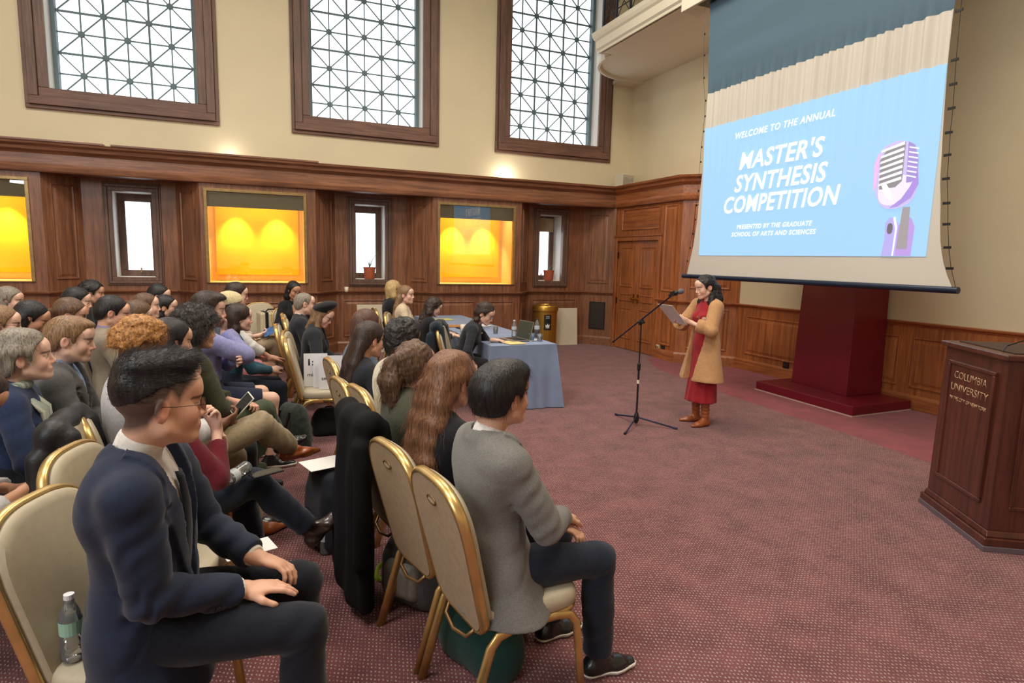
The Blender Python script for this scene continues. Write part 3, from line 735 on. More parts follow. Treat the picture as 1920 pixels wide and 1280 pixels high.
# floor: patterned carpet with a plain burgundy border along the screen wall
def carpet():
    m = bpy.data.materials.new('patterned_carpet'); m.use_nodes = True; nt = m.node_tree; N = nt.nodes; L = nt.links; b = N['Principled BSDF']
    g = N.new('ShaderNodeNewGeometry')
    def mapped(s, rz=0):
        mp = N.new('ShaderNodeMapping'); mp.inputs['Scale'].default_value = s; mp.inputs['Rotation'].default_value = (0, 0, rz); L.new(g.outputs['Position'], mp.inputs[0]); return mp
    v = N.new('ShaderNodeTexVoronoi'); v.inputs['Scale'].default_value = 1; v.inputs['Randomness'].default_value = .22
    L.new(mapped((62, 40, 1), radians(18)).outputs[0], v.inputs['Vector'])
    r = N.new('ShaderNodeMapRange'); r.inputs[1].default_value = .30; r.inputs[2].default_value = .14; r.inputs[3].default_value = 0; r.inputs[4].default_value = 1; L.new(v.outputs['Distance'], r.inputs[0])
    ck = N.new('ShaderNodeTexNoise'); ck.inputs['Scale'].default_value = 1; ck.inputs['Detail'].default_value = 1; L.new(mapped((4.5, 4.5, 1), radians(18)).outputs[0], ck.inputs['Vector'])
    ck2 = N.new('ShaderNodeTexNoise'); ck2.inputs['Scale'].default_value = 1; ck2.inputs['Detail'].default_value = 3; L.new(mapped((140, 140, 1)).outputs[0], ck2.inputs['Vector'])
    base = N.new('ShaderNodeMix'); base.data_type = 'RGBA'; base.inputs[6].default_value = (*S(84, 47, 51), 1); base.inputs[7].default_value = (*S(128, 78, 80), 1)
    mr = N.new('ShaderNodeMapRange'); mr.inputs[1].default_value = .3; mr.inputs[2].default_value = .7
    ad = N.new('ShaderNodeMath'); ad.operation = 'MULTIPLY_ADD'; ad.inputs[1].default_value = .5; L.new(ck2.outputs[0], ad.inputs[0])
    hl = N.new('ShaderNodeMath'); hl.operation = 'MULTIPLY'; hl.inputs[1].default_value = .5; L.new(ck.outputs[0], hl.inputs[0]); L.new(hl.outputs[0], ad.inputs[2])
    L.new(ad.outputs[0], mr.inputs[0]); L.new(mr.outputs[0], base.inputs[0])
    dots = N.new('ShaderNodeMix'); dots.data_type = 'RGBA'; L.new(base.outputs[2], dots.inputs[6]); dots.inputs[7].default_value = (*S(206, 180, 168), 1)
    dm = N.new('ShaderNodeMath'); dm.operation = 'MULTIPLY'; L.new(r.outputs[0], dm.inputs[0]); dm.inputs[1].default_value = .7; L.new(dm.outputs[0], dots.inputs[0])
    L.new(dots.outputs[2], b.inputs['Base Color']); b.inputs['Roughness'].default_value = .95; b.inputs['Specular IOR Level'].default_value = .1; b.inputs['Sheen Weight'].default_value = .2
    bp = N.new('ShaderNodeBump'); bp.inputs['Distance'].default_value = .004; L.new(r.outputs[0], bp.inputs['Height']); L.new(bp.outputs[0], b.inputs['Normal'])
    return m
CARPET = carpet(); PLAINC = mat('plain_carpet', S(132, 56, 64), rough=.95, spec=.1, bump=.003, bscale=(300, 300, 300), var=.18, vscale=(5, 5, 5), sheen=.2)
YB, YN, YU = 10.75, 11.25, 11.44      # wood face, niche back, plaster of the window wall
XD, XS = 6.73, 7.44                   # door face and plaster of the screen wall
edge = [(5.36, -4), (5.40, 1.5), (5.51, 3.36), (5.62, 4.02), (5.67, 4.97), (5.77, 6.3), (5.9, 7.3), (6.04, 8.22), (6.5, 9.15)]
f = MB(); f.prism([(-7, -5, -.12), (edge[0][0], -5, -.12)]+[(x, y, -.12) for x, y in edge]+[(8, 9.15, -.12), (8, 12.3, -.12), (-7, 12.3, -.12)], (0, 0, .12))
tag(f.build('floor', CARPET), kind='structure')
f = MB(); f.prism([(x, y, -.12) for x, y in edge]+[(8, 9.15, -.12), (8, -4, -.12)], (0, 0, .12)); tag(f.build('floor_border', PLAINC), kind='structure')
tag(MB().box(-7, 8, -5, 12.3, 7.6, 7.8).build('ceiling', WHITE), kind='structure')

# moulding and panel helpers -------------------------------------------------
def sweep(b, path, prof, n_out, mi=0):
    """extrude a (out, up) profile along a list of plan points; n_out[i] the outward plan vector at point i (mitred length)"""
    m = len(prof); vs = []
    for (x, y), (nx, ny) in zip(path, n_out): vs += [(x+nx*o, y+ny*o, z) for o, z in prof]
    fs = []
    for i in range(len(path)-1):
        for k in range(m): fs.append((i*m+k, i*m+(k+1) % m, (i+1)*m+(k+1) % m, (i+1)*m+k))
    fs += [tuple(range(m)), tuple((len(path)-1)*m+k for k in range(m))[::-1]]
    b.add(vs, fs, mi)
def mitre(path, side=1):
    out = []
    for i, p in enumerate(path):
        ds = []
        for a, b_ in ((i-1, i), (i, i+1)):
            if a >= 0 and b_ < len(path):
                d = nrm((path[b_][0]-path[a][0], path[b_][1]-path[a][1])); ds.append(V3((-d[1], d[0]))*side)
        if len(ds) == 1: out.append(tuple(ds[0]))
        else:
            s = nrm(ds[0]+ds[1]); out.append(tuple(s/max(.3, s@ds[0])))
    return out
def panel(o, u, n, w, h, parent, m, rim=.045, depth=.014, name='panel', field=True, recess=True):
    """framed panel: o lower-left corner on the face, u along the wall, n outward"""
    o, u, n = V3(o), nrm(u), nrm(n); z = V3((0, 0, 1)); b = MB()
    def ring(i0, d0, i1, d1):
        a = [o+u*i0+z*i0+n*d0, o+u*(w-i0)+z*i0+n*d0, o+u*(w-i0)+z*(h-i0)+n*d0, o+u*i0+z*(h-i0)+n*d0]
        c = [o+u*i1+z*i1+n*d1, o+u*(w-i1)+z*i1+n*d1, o+u*(w-i1)+z*(h-i1)+n*d1, o+u*i1+z*(h-i1)+n*d1]
        b.add(a+c, [(0, 1, 5, 4), (1, 2, 6, 5), (2, 3, 7, 6), (3, 0, 4, 7)])
        return c
    ring(0, .0005, 0, depth); ring(0, depth, .012, depth*1.25); ring(.012, depth*1.25, rim*.55, depth*.3); ring(rim*.55, depth*.3, rim, depth*.3)
    c = ring(rim, depth*.3, rim+.03, depth*.95) if field else ring(rim, depth*.3, rim+.001, depth*.3)
    b.add(c, [(0, 1, 2, 3)])
    return b.build(name, m, parent)

# ------------------------------------------------------------------ wall_left: the window wall
wl = empty('wall_left'); wl['kind'] = 'structure'
PER = 3.70; NC = [-5.46, -1.76, 1.95, 5.66]   # niche centres
# plaster above, with three (four) tall openings
xo = [(c-.985+.01, c+.985+.01) for c in (-5.45, -1.76, 1.93, 5.63)]
b = MB(); z0, z1, zt = 3.0, 4.07, 7.4
b.box(-7, 8, YU, YU+.35, z0, z1); b.box(-7, 8, YU, YU+.35, zt, 7.7)
xs_ = [-7]+[v for p in xo for v in p]+[8]
for i in range(0, len(xs_), 2): b.box(xs_[i], xs_[i+1], YU, YU+.35, z1, zt)
b.build('plaster', PLASTER, wl)
# wood: base wall pieces between the niches
def splay(c): return [(c-1.0, YB), (c-.63, YN), (c+.63, YN), (c+1.0, YB)]
zc = 2.78                                     # underside of the cornice
plan = [(-7, YB)]
for c in NC: plan += splay(c)
plan = [p for p in plan if p[0] > -7.01]; plan[-1] = (6.71, 10.70); plan[-2] = (6.28, 11.25)
plan = [(-6.46+.0, YB) if p == (-6.46, YB) else p for p in plan]
b = MB()
holes = {}   # segment index -> (x0,x1,z0,z1)
CASES = [(-4.41, -2.90), (-.70, .81), (3.03, 4.54)]; CZ = (1.235, 2.70)
for i in range(len(plan)-1):
    p, q = plan[i], plan[i+1]
    if p[1] == YB and q[1] == YB and q[0]-p[0] > 1:
        cs = [c for c in CASES if c[0] > p[0] and c[1] < q[0]]
        if cs:
            x0, x1 = cs[0]; b.box(p[0], q[0], YB, YB+.1, 0, CZ[0]); b.box(p[0], q[0], YB, YB+.1, CZ[1], 3.1)
            b.box(p[0], x0, YB, YB+.1, *CZ); b.box(x1, q[0], YB, YB+.1, *CZ); continue
    if abs(p[1]-YN) < .02 and abs(q[1]-YN) < .02:
        c = min(NC, key=lambda n: abs(n-(p[0]+q[0])/2)); c = {0: -5.44, 1: -1.73, 2: 1.925, 3: 5.54}[NC.index(c)]; x0, x1 = c-.28, c+.28
        b.box(p[0], q[0], YN, YN+.12, 0, 1.28); b.box(p[0], q[0], YN, YN+.12, 2.62, 3.1)
        b.box(p[0], x0, YN, YN+.12, 1.28, 2.62); b.box(x1, q[0], YN, YN+.12, 1.28, 2.62); continue
    d = nrm((q[0]-p[0], q[1]-p[1], 0)); nn = V3((d[1], -d[0], 0))
    b.prism([(p[0], p[1], 0), (q[0], q[1], 0), tuple(V3((q[0], q[1], 0))-nn*.1), tuple(V3((p[0], p[1], 0))-nn*.1)], (0, 0, 3.1))
b.build('wainscot', WOOD, wl)
# stops light behind the wainscot and roofs the niches
MB().box(-7, 8, YU+.0, YU+.06, 0, 1.25).box(-7, 8, YU, YU+.06, 2.66, 3.05).build('backing', WOOD, wl)
# cornice (runs on round the corner over the door wall)
cpath = [(-7, YB), (XD, YB), (XD, 8.65), (XS, 7.94)]
cn = mitre(cpath, -1)
prof = [(-.9, 2.80), (.05, 2.78), (.06, 2.80), (.07, 2.85), (.05, 2.87), (.03, 2.90), (.03, 3.03), (.05, 3.05), (.09, 3.08), (.10, 3.12), (.14, 3.15), (.15, 3.185), (-.9, 3.185)]
b = MB(); sweep(b, cpath[:2], [(o, z) for o, z in prof], cn[:2]); b.build('cornice', WOODX, wl)
# thin plank lying along the top edge of the cornice
MB().box(-7, -1.95, YB-.16, YB-.02, 3.187, 3.212).box(-1.86, 1.0, YB-.16, YB-.02, 3.187, 3.212).build('ledge_board', WOODX, wl)
# chair rail and base
n_pl = mitre(plan, -1)
rprof = [(0, 1.035), (.02, 1.04), (.03, 1.06), (.055, 1.075), (.06, 1.095), (.035, 1.10), (.0, 1.10)]
b = MB(); sweep(b, plan, rprof, n_pl); b.build('chair_rail', WOODX, wl)
bprof = [(0, 0), (.035, 0), (.035, .15), (.02, .18), (.0, .185)]
b = MB(); sweep(b, plan, bprof, n_pl); tag(b.build('baseboard_left', WOODX), kind='structure')
# panels
for i in range(len(plan)-1):
    p, q = V3((*plan[i], 0)), V3((*plan[i+1], 0)); L = np.linalg.norm(q-p)
    if L < .3: continue
    d = (q-p)/L; nn = V3((d[1], -d[0], 0)); isniche = abs(p[1]-YN) < .02 and abs(q[1]-YN) < .02
    last = i == len(plan)-2
    if not last:
        if L > 1.3 and not isniche:
            k = 2 if L < 1.9 else 2; w = (L-.12*(k+1))/k
            for j in range(k): panel(p+d*(.12+j*(w+.12))+V3((0, 0, .27)), d, nn, w, .66, wl, WOOD)
        else: panel(p+d*.12+V3((0, 0, .27)), d, nn, L-.24, .66, wl, WOOD)
    if not isniche and L < 1:
        panel(p+d*.13+V3((0, 0, 1.27)), d, nn, L-.26, 1.38, wl, WOOD)
# narrow flat strips beside the cases stay plain; vent grille low in the last splay
p, q = V3((6.28, 11.25, 0)), V3((6.71, 10.70, 0)); L = np.linalg.norm(q-p); d = (q-p)/L; nn = V3((d[1], -d[0], 0)); u0 = .17
vg = empty('vent_grille', tuple(p+d*.37+nn*.0), 0, 'black metal vent grille set low in the wood panelling left of the double doors', 'vent')
b = MB(); o = -d*(L/2-u0) ; w, h = .34, .56
def rect_frame(b, o, u, n, w, h, t, dep, z0):
    z = V3((0, 0, 1))
    for (a0, a1, b0, b1) in ((0, w, 0, t), (0, w, h-t, h), (0, t, t, h-t), (w-t, w, t, h-t)):
        c = o+u*(a0+a1)/2+z*(z0+(b0+b1)/2)+n*dep/2; b.obox(c, u, n, z, (a1-a0)/2, dep/2, (b1-b0)/2)
rect_frame(b, V3((0, 0, 0))-d*.17, d, nn, w, h, .025, .02, .33); b.build('frame', BLACK, vg)
b = MB(); c0 = V3((0, 0, .61))
for k in range(15): b.obox(c0+d*(-.145+k*.0205)+nn*.008, d, nn, (0, 0, 1), .0035, .005, .26)
for k in range(26): b.obox(c0+V3((0, 0, -.25+k*.02))+nn*.012, d, nn, (0, 0, 1), .15, .004, .003)
o = b.build('bars', mat('grille_bar', S(92, 84, 76), rough=.4, metal=.6), vg); o['kind'] = 'stuff'
b = MB(); b.obox(c0+nn*.002, d, nn, (0, 0, 1), .15, .002, .26); b.build('back_plate', BLACK, vg)

# low windows in the niches
FROST = mat('outdoor_light', (1, 1, 1), emis=1, rough=1)
PANE = LENS
def low_window(i, c, blind=False):
    w = empty('window_%d' % i); w['kind'] = 'structure'; hw = .265
    for j, (o0, o1, dp) in enumerate(((.0, .06, .02), (.06, .10, .045), (.10, .125, .025))):
        x0, x1, z0, z1 = c-hw, c+hw, 1.30, 2.62
        for (a, b_, c_, d_) in ((x0-o1, x1+o1, z0-o1, z0-o0), (x0-o1, x1+o1, z1+o0, z1+o1), (x0-o1, x0-o0, z0-o0, z1+o0), (x1+o0, x1+o1, z0-o0, z1+o0)):
            MB().box(a, b_, YN-dp, YN+.02, c_, d_).build('casing', WOODD, w, bevel=.006)
    x0, x1 = c-hw-.02, c+hw+.02; y0, y1 = YN+.11, YN+.62
    MB().box(x0-.2, x1+.2, y0, y1, 1.22, 1.302).build('sill', RVL, w); MB().box(x0-.2, x1+.2, y0, y1, 2.62, 2.7).build('soffit', RVL, w)
    for s in (-1, 1): a = x0 if s < 0 else x1; MB().box(min(a, a+s*.2), max(a, a+s*.2), y0, y1, 1.3, 2.62).build('reveal', RVL, w)
    yy = YN+.46
    for a0, a1, c0, c1 in ((x0, x1, 1.30, 1.40), (x0, x1, 2.50, 2.62), (x0, x0+.105, 1.40, 2.50), (x1-.105, x1, 1.40, 2.50)):
        MB().box(a0, a1, yy, yy+.05, c0, c1).build('sash', WOODD, w, bevel=.006)
    MB().box(x0+.1, x1-.1, yy+.02, yy+.026, 1.39, 2.51).build('pane', PANE, w)
    MB().box(c+.0, c+.02, yy-.025, yy, 1.36, 1.44).build('latch', GOLDF, w)
    if blind: MB().grid(lambda u, v: (x0+.03+u*(x1-x0-.06), yy-.03+.004*sin(v*9), 2.58-.28*v), 1, 6).build('roller_blind', mat('blind', S(176, 156, 122), rough=.8), w)
    return w
RVL = mat('white_reveal', S(236, 234, 228), rough=.7)
low_window(1, -1.73); low_window(2, 1.925); low_window(3, 5.54, True); low_window(8, -5.44)

# tall lattice windows
def tall_window(i, x0, x1):
    w = empty('window_%d' % i); w['kind'] = 'structure'; z0, z1 = 4.07, 7.4; c = (x0+x1)/2
    for s in (x0, x1-.004): MB().box(s, s+.004, YU, 11.76, z0, z1).build('reveal', RVL, w)
    MB().box(x0, x1, YU, 11.76, z0-.0, z0+.004).build('sill', RVL, w)
    for (o0, o1, dp) in ((.0, .13, .05), (.13, .25, .085), (.25, .305, .045)):
        for k, (a, b_, c_, d_) in enumerate(((x0-o1, x1+o1, z0-o1, z0-o0), (x0-o1, x1+o1, z1+o0, z1+o1), (x0-o1, x0-o0, z0-o0, z1+o0), (x1+o0, x1+o1, z0-o0, z1+o0))):
            b = MB().box(a, b_, YU-dp, YU, c_, d_); b.build('casing', WOODDX if k < 2 else WOODD, w, bevel=.008)
    yl = 11.80
    b = MB(); b.box(x0, x0+.065, yl-.10, yl+.03, z0, z1).box(x1-.065, x1, yl-.10, yl+.03, z0, z1).box(x0, x1, yl-.05, yl+.03, z1-.06, z1).box(x0, x1, yl-.02, yl+.03, z0-.03, z0+.03)
    b.build('frame', BLUEGREY, w)
    s = .3067; cols = [c-.92+s*k for k in range(7)]; nr = 11; rows = [4.075+s*k for k in range(nr)]
    for k, x in enumerate(cols[1:-1], 1):
        t = .015 if k % 2 == 0 else .010; MB().box(x-t, x+t, yl-.014, yl+.014, z0, z1).build('mullion', BLUEGREY, w)
    for k, z in enumerate(rows[1:], 1):
        t = .015 if k % 2 == 0 else .010; MB().box(x0, x1, yl-.013, yl+.013, z-t, z+t).build('glazing_bar', BLUEGREY, w)
    b = MB(); nb_ = MB()
    for a in range(6):
        for r in range(nr):
            xa, xb = cols[a], cols[a+1]; za = rows[r]; zb = za+s
            if zb > z1+.05: continue
            if (a+r) % 2 == 0: p, q = (xa, za), (xb, zb)
            else: p, q = (xb, za), (xa, zb)
            cx, cz = (p[0]+q[0])/2, (p[1]+q[1])/2; d = nrm((q[0]-p[0], 0, q[1]-p[1]))
            b.obox((cx, yl, cz), d, (0, 1, 0), np.cross(d, (0, 1, 0)), s*.707, .009, .0095)
    o = b.build('diagonal_bars', BLUEGREY, w); o['kind'] = 'stuff'
    for a in range(1, 6):
        for r in range(1, nr):
            if (a+r) % 2 == 0:
                q = MB().prism([(cols[a]+(.052 if k % 2 else .034)*cos(2*pi*k/16), yl-.02, rows[r]+(.052 if k % 2 else .034)*sin(2*pi*k/16)) for k in range(16)], (0, .04, 0)); q.build('rosette', BLUEGREY, w)
    MB().box(x0, x1, yl+.016, yl+.022, z0, z1).build('pane', PANE, w)
    return w
for i, (x0, x1) in enumerate(xo): tall_window(4+i, x0, x1)
# daylit back wall of the light court outside (overexposed in the windows)
# display cases ------------------------------------------------------------
AMBER = mat('amber_panel', S(255, 184, 14), rough=.75, spec=.2)
PALE = mat('case_lining', S(246, 206, 120), rough=.7)
HEAD = mat('case_header', S(112, 100, 66), rough=.6)
def vglass():
    m = bpy.data.materials.new('case_glass'); m.use_nodes = True; nt = m.node_tree; nt.nodes.clear(); N = nt.nodes
    o = N.new('ShaderNodeOutputMaterial'); t = N.new('ShaderNodeBsdfTransparent'); gl = N.new('ShaderNodeBsdfGlossy'); gl.inputs['Roughness'].default_value = .0
    fr = N.new('ShaderNodeFresnel'); fr.inputs[0].default_value = 1.6; mx = N.new('ShaderNodeMixShader')
    mu = N.new('ShaderNodeMath'); mu.operation = 'MULTIPLY'; mu.inputs[1].default_value = 1.6; nt.links.new(fr.outputs[0], mu.inputs[0])
    nt.links.new(mu.outputs[0], mx.inputs[0]); nt.links.new(t.outputs[0], mx.inputs[1]); nt.links.new(gl.outputs[0], mx.inputs[2]); nt.links.new(mx.outputs[0], o.inputs[0]); return m
CG = vglass()
def case(x0, x1, label):
    o = empty('display_case', ((x0+x1)/2, YB, 0), 0, label, 'display case', 'lit display cases in the panelled wall'); hw = (x1-x0)/2; z0, z1 = CZ; zh = 2.43
    b = MB(); t = .045
    for a in ((-hw, hw, z0, z0+.012), (-hw, hw, z1-t, z1), (-hw, -hw+t, z0, z1-t), (hw-t, hw, z0, z1-t)): b.box(a[0], a[1], -.022, .06, a[2], a[3])
    b.build('gilt_frame', GOLDF, o, bevel=.004)
    D = .62; b = MB(); b.box(-hw, hw, .06, D, z0-.03, z0+.012); b.box(-hw-.01, -hw+.02, .06, D, z0, z1).box(hw-.02, hw+.01, .06, D, z0, z1).box(-hw, hw, .06, D, z1, z1+.02)
    b.build('lining', PALE, o)
    MB().box(-hw, hw, D, D+.03, z0, z1).build('back_lining', PALE, o)
    MB().box(-hw+.12, hw-.10, D-.05, D-.02, z0+.12, z1-.02).build('amber_panel', AMBER, o)
    MB().box(-hw+.02, hw-.02, .075, .10, zh, z1).build('header_board', HEAD, o)
    MB().box(-hw+t*.6, hw-t*.6, .02, .026, z0+.01, z1-t*.5).build('glass', CG, o)
    for s in (-1, 1):
        l = bpy.data.lights.new('case_spot', 'SPOT'); l.energy = 74; l.color = (1, .92, .68); l.spot_size = radians(86); l.spot_blend = 1.0; l.shadow_soft_size = .04
        q = bpy.data.objects.new('case_spot', l); COL.objects.link(q); q.location = ((x0+x1)/2+s*.31, YB+.37, 2.41); v = Vector((s*.02, .24, -.9)); q.rotation_euler = v.to_track_quat('-Z', 'Y').to_euler()
    area('case_tube', ((x0+x1)/2, YB+.28, 2.60), 1.2, 9, (1, .86, .55), sy=.12)
case(*CASES[0], 'glowing amber display case cut by the left end of the picture beside the first niche')
case(*CASES[1], 'glowing amber display case between the bare niche window and the cup on the rail')
case(*CASES[2], 'glowing amber display case above the judges, with the screen reflected in its glass')

# ------------------------------------------------------------------ screen wall
wr = empty('wall_back'); wr['kind'] = 'structure'
MB().box(XS, XS+.15, -5, YU+.35, 0, 7.7).build('plaster', PLASTER, wr)
D0, D1, DT = 9.26, 10.62, 2.12   # door opening
b = MB(); b.box(XD, XD+.1, D1+.0, YB, 0, 3.1).box(XD, XD+.1, 8.65, D0, 0, 3.1).box(XD, XD+.1, D0, D1, DT, 3.1)
P0, P1 = V3((XD, 8.65, 0)), V3((XS, 7.94, 0)); dd = nrm(P1-P0); dn = V3((dd[1], -dd[0], 0))
b.prism([tuple(P0), tuple(P1), tuple(P1-dn*.08), tuple(P0-dn*.08)], (0, 0, 3.1)); b.build('wainscot', WOODR, wr)
b = MB(); sweep(b, cpath[1:], prof, cn[1:]); b.build('cornice', WOODY, wr)
path = [(XD, D0), (XD, 8.65), (XS, 7.94), (XS, -4)]; nn2 = mitre(path, -1)
b = MB(); sweep(b, path, [(o, z-.02) for o, z in rprof], nn2); b.build('chair_rail', WOODY, wr)
b = MB(); sweep(b, path, [(o*1.1, z) for o, z in bprof], nn2); tag(b.build('baseboard_back', WOODY), kind='structure')
# low wainscot board below the rail on the screen wall
MB().box(XS-.02, XS+.0, -4, 7.94, 0, 1.04).build('dado_board', WOODR, wr)
Y_ = (0, -1, 0); X_ = (-1, 0, 0)
panel((XD, 10.50, 2.33), Y_, X_, 1.22, .40, wr, WOODY)                   # over the door
panel((XD, 9.12, 1.22), Y_, X_, .34, 1.50, wr, WOODR)
panel((XD, 9.12, .26), Y_, X_, .34, .70, wr, WOODR)
panel(P0+dd*.18+V3((0, 0, 1.30)), dd, dn, .66, 1.42, wr, WOODR); panel(P0+dd*.18+V3((0, 0, .26)), dd, dn, .66, .70, wr, WOODR)
yy = 7.72
for w in (1.55, .9, 1.1, 1.1, 1.1, 1.1, 1.1, 1.1): panel((XS-.02, yy, .27), Y_, X_, w, .62, wr, WOODR); yy -= w+.16
# double door
d1 = empty('door_1'); d1['kind'] = 'structure'
b = MB(); t = .085
b.box(XD-.035, XD+.02, D1-.0, D1+t, 0, DT+t).box(XD-.035, XD+.02, D0-t, D0, 0, DT+t).box(XD-.035, XD+.02, D0, D1, DT, DT+t)
b.build('architrave', WOODR, d1, bevel=.012, seg=3)
b = MB(); b.box(XD-.05, XD-.03, D0-t-.02, D1+t+.02, DT+t, DT+t+.03); b.build('door_head', WOODY, d1)
mid = (D0+D1)/2
for k, (ya, yb_) in enumerate(((mid+.004, D1), (D0, mid-.004))):
    lf = MB().box(XD+.012, XD+.055, ya, yb_, .01, DT).build('door_leaf', WOODR, d1, bevel=.003)
    wd = (yb_-ya)-.24
    panel((XD+.012, yb_-.12, 1.24), Y_, X_, wd, .76, lf, WOODR, rim=.035); panel((XD+.012, yb_-.12, .22), Y_, X_, wd, .60, lf, WOODR, rim=.035)
    panel((XD+.012, yb_-.12, .96), Y_, X_, wd, .14, lf, WOODR, rim=.03, field=False)
    ky = mid+(.07 if k == 0 else -.07)
    h = MB(); h.tube([(XD+.012, ky, 1.02), (XD-.03, ky, 1.02)], .011, 8); h.tube([(XD-.028, ky, 1.02), (XD-.04, ky, 1.02), (XD-.062, ky, 1.02), (XD-.07, ky, 1.02)], [.014, .027, .027, .012], 12)
    h.box(XD+.004, XD+.012, ky-.025, ky+.025, .93, 1.11); h.build('door_knob', mat('brass', S(190, 140, 60), rough=.25, metal=1), lf, smooth=False)
for y, z in ((D1-.01, 1.85), (D1-.01, .95), (D0+.01, 1.85), (D0+.01, .95)):
    MB().box(XD-.006, XD+.014, y-.02, y+.02, z-.06, z+.06).build('hinge', mat('hinge', S(70, 52, 34), rough=.4, metal=.8), d1)
# outlet plates
def outlet(y, z, m, label, x=XD-.001):
    o = empty('wall_outlet', (x, y, 0), 0, label, 'outlet')
    MB().box(-.012, 0, -.055, .055, z-.045, z+.045).build('cover_plate', m, o, bevel=.003)
    for s in (-.022, .022): MB().box(-.015, -.011, s-.012, s+.012, z-.018, z+.018).build('socket', mat('socket_dark', S(60, 52, 44), rough=.5), o)
outlet(9.14, .20, mat('ivory', S(216, 200, 160), rough=.5), 'ivory wall outlet low on the pilaster right of the double doors')
outlet(8.98, .20, BLACK, 'dark wall outlet beside the ivory one low on the pilaster')
outlet(6.85, .22, BLACK, 'dark wall outlet in the low panelling left of the red column', x=XS-.022)
# far room shell behind the camera
tag(MB().box(-7.15, -7, -5, 12.3, 0, 7.7).build('wall_front', PLASTER), kind='structure')
tag(MB().box(-7.15, 8, -5.15, -5, 0, 7.7).build('wall_right', PLASTER), kind='structure')
tag(MB().box(-7, 8, -5, -4.96, 0, 1.1).build('trim_1', WOODX), kind='structure')
tag(MB().box(-7, -6.96, -5, 10.7, 0, 1.1).build('trim_2', WOODY), kind='structure')
# balcony -------------------------------------------------------------------
XB, ZB, YE = 5.66, 5.37, 9.95
bal = empty('balcony', (XS, 4, ZB), 0, 'white plaster balcony with moulded edge above the screen wall', 'balcony'); O = V3((XS, 4, ZB))
cur = [(5.96+1.06*(1-cos(a)), 10.05+1.0*sin(a)) for a in np.linspace(0, pi/2, 12)]
poly = [(XB+.1, -4.96), (XB+.1, YE-.02), (5.96, YE-.02)]+cur+[(6.98, 11.10), (6.98, YU-.004), (XS-.004, YU-.004), (XS-.004, -4.96)]
b = MB(); b.prism([(x-O[0], y-O[1], 0) for x, y in poly], (0, 0, .34)); b.build('slab', mat('balcony_plaster', S(226, 220, 202), rough=.8), bal)
pr = [(0, 0), (.05, .0), (.05, .04), (.08, .07), (.08, .20), (.11, .23), (.13, .28), (.14, .345), (0, .345)]
pth = [(XB+.12-O[0], -4.96-O[1]), (XB+.12-O[0], YE-O[1]), (5.98-O[0], YE-O[1])]
b = MB(); sweep(b, pth, [(o, z) for o, z in pr], mitre(pth, 1)); b.build('fascia', WHITE, bal)
b = MB(); cc = [(x-O[0], y-O[1]) for x, y in cur]; sweep(b, cc, [(0, -.05), (.045, -.05), (.06, -.01), (.06, .10), (.03, .15), (0, .15)], mitre(cc, 1)); b.build('curved_bracket', WHITE, bal)
b = MB().box(6.90-O[0], XS-O[0], 11.05-O[1], YU-O[1], -.04, .02); b.build('corner_block', WHITE, bal)
RI = mat('railing_iron', S(38, 46, 62), rough=.4, metal=.5)
rail = empty('balcony_railing', (XB+.10, 7, ZB+.345), 0, 'dark wrought iron railing with scrolls on the edge of the balcony', 'railing')
yy = YE-.06-7
b = MB(); b.tube([(0, -9, .95), (0, yy, .95)], .022, 6); b.build('handrail', RI, rail); b = MB(); b.tube([(0, -9, .06), (0, yy, .06)], .012, 6).tube([(0, -9, .22), (0, yy, .22)], .009, 6); b.build('bottom_rail', RI, rail)
for k in range(9):
    y = yy-k*.42; MB().box(-.016, .016, y-.016, y+.016, 0, .95).build('post', RI, rail)
    if k < 8:
        q = MB()
        for s in (-1, 1):
            q.tube([(0, y-.21+s*(.02+.13*(1-t)*cos(t*9)), .50+s*.0+.26*(t-.5)*1.4+.10*sin(t*9)*(1-t)) for t in np.linspace(0, 1, 22)], .007, 5)
            q.tube([(0, y-.21-s*.19, .06), (0, y-.21+s*.05, .35), (0, y-.21+s*.19, .95)], .007, 5)
        q.build('scroll', RI, rail)
# ------------------------------------------------------------------ projection screen
XSC = 5.55
def rip(y, z):      # relief of the hanging cloth
    a = max(0, min(1, (z-2.7)/.8))*max(0, min(1, (4.0-z)/.1)); return -.020*a*(sin(y*62+1.5*sin(y*9))+.5*sin(y*31+1)) - .006*sin(y*3+z*2)
scr = empty('projection_screen', (XSC, 5.2, 1.5), 0, 'large hanging projection screen with dark upper band and pale blue slide', 'screen')
SO = V3((XSC, 5.2, 1.5))
zz = [1.57, 1.73, 1.92, 2.1, 2.3, 2.5, 2.7, 2.9, 3.1, 3.5, 3.9, 4.4, 5.1]
lft = [6.97, 6.93, 6.88, 6.85, 6.82, 6.81, 6.79, 6.78, 6.77, 6.76, 6.76, 6.80, 6.84]
rgt = [3.42, 3.50, 3.555, 3.58, 3.60, 3.63, 3.64, 3.65, 3.655, 3.665, 3.665, 3.66, 3.66]
def cloth_grid(z0, z1, nu, nv, off=0, y0=None, y1=None):
    def fn(u, v):
        z = z0+v*(z1-z0); a = np.interp(z, zz, lft) if y0 is None else y0; b_ = np.interp(z, zz, rgt) if y1 is None else y1
        y = a+(b_-a)*u; return (rip(y, z)+off, y-SO[1], z-SO[2])
    return MB().grid(fn, nu, nv)
cloth_grid(1.57, 3.92, 260, 24).build('screen_cloth', mat('screen_cloth', S(208, 204, 194), rough=.8, spec=.2), scr, smooth=True)
cloth_grid(3.92, 5.1, 120, 10).build('dark_leader', mat('screen_leader', S(82, 107, 124), rough=.7, spec=.3, var=.1, vscale=(.3, .3, 3)), scr, smooth=True)
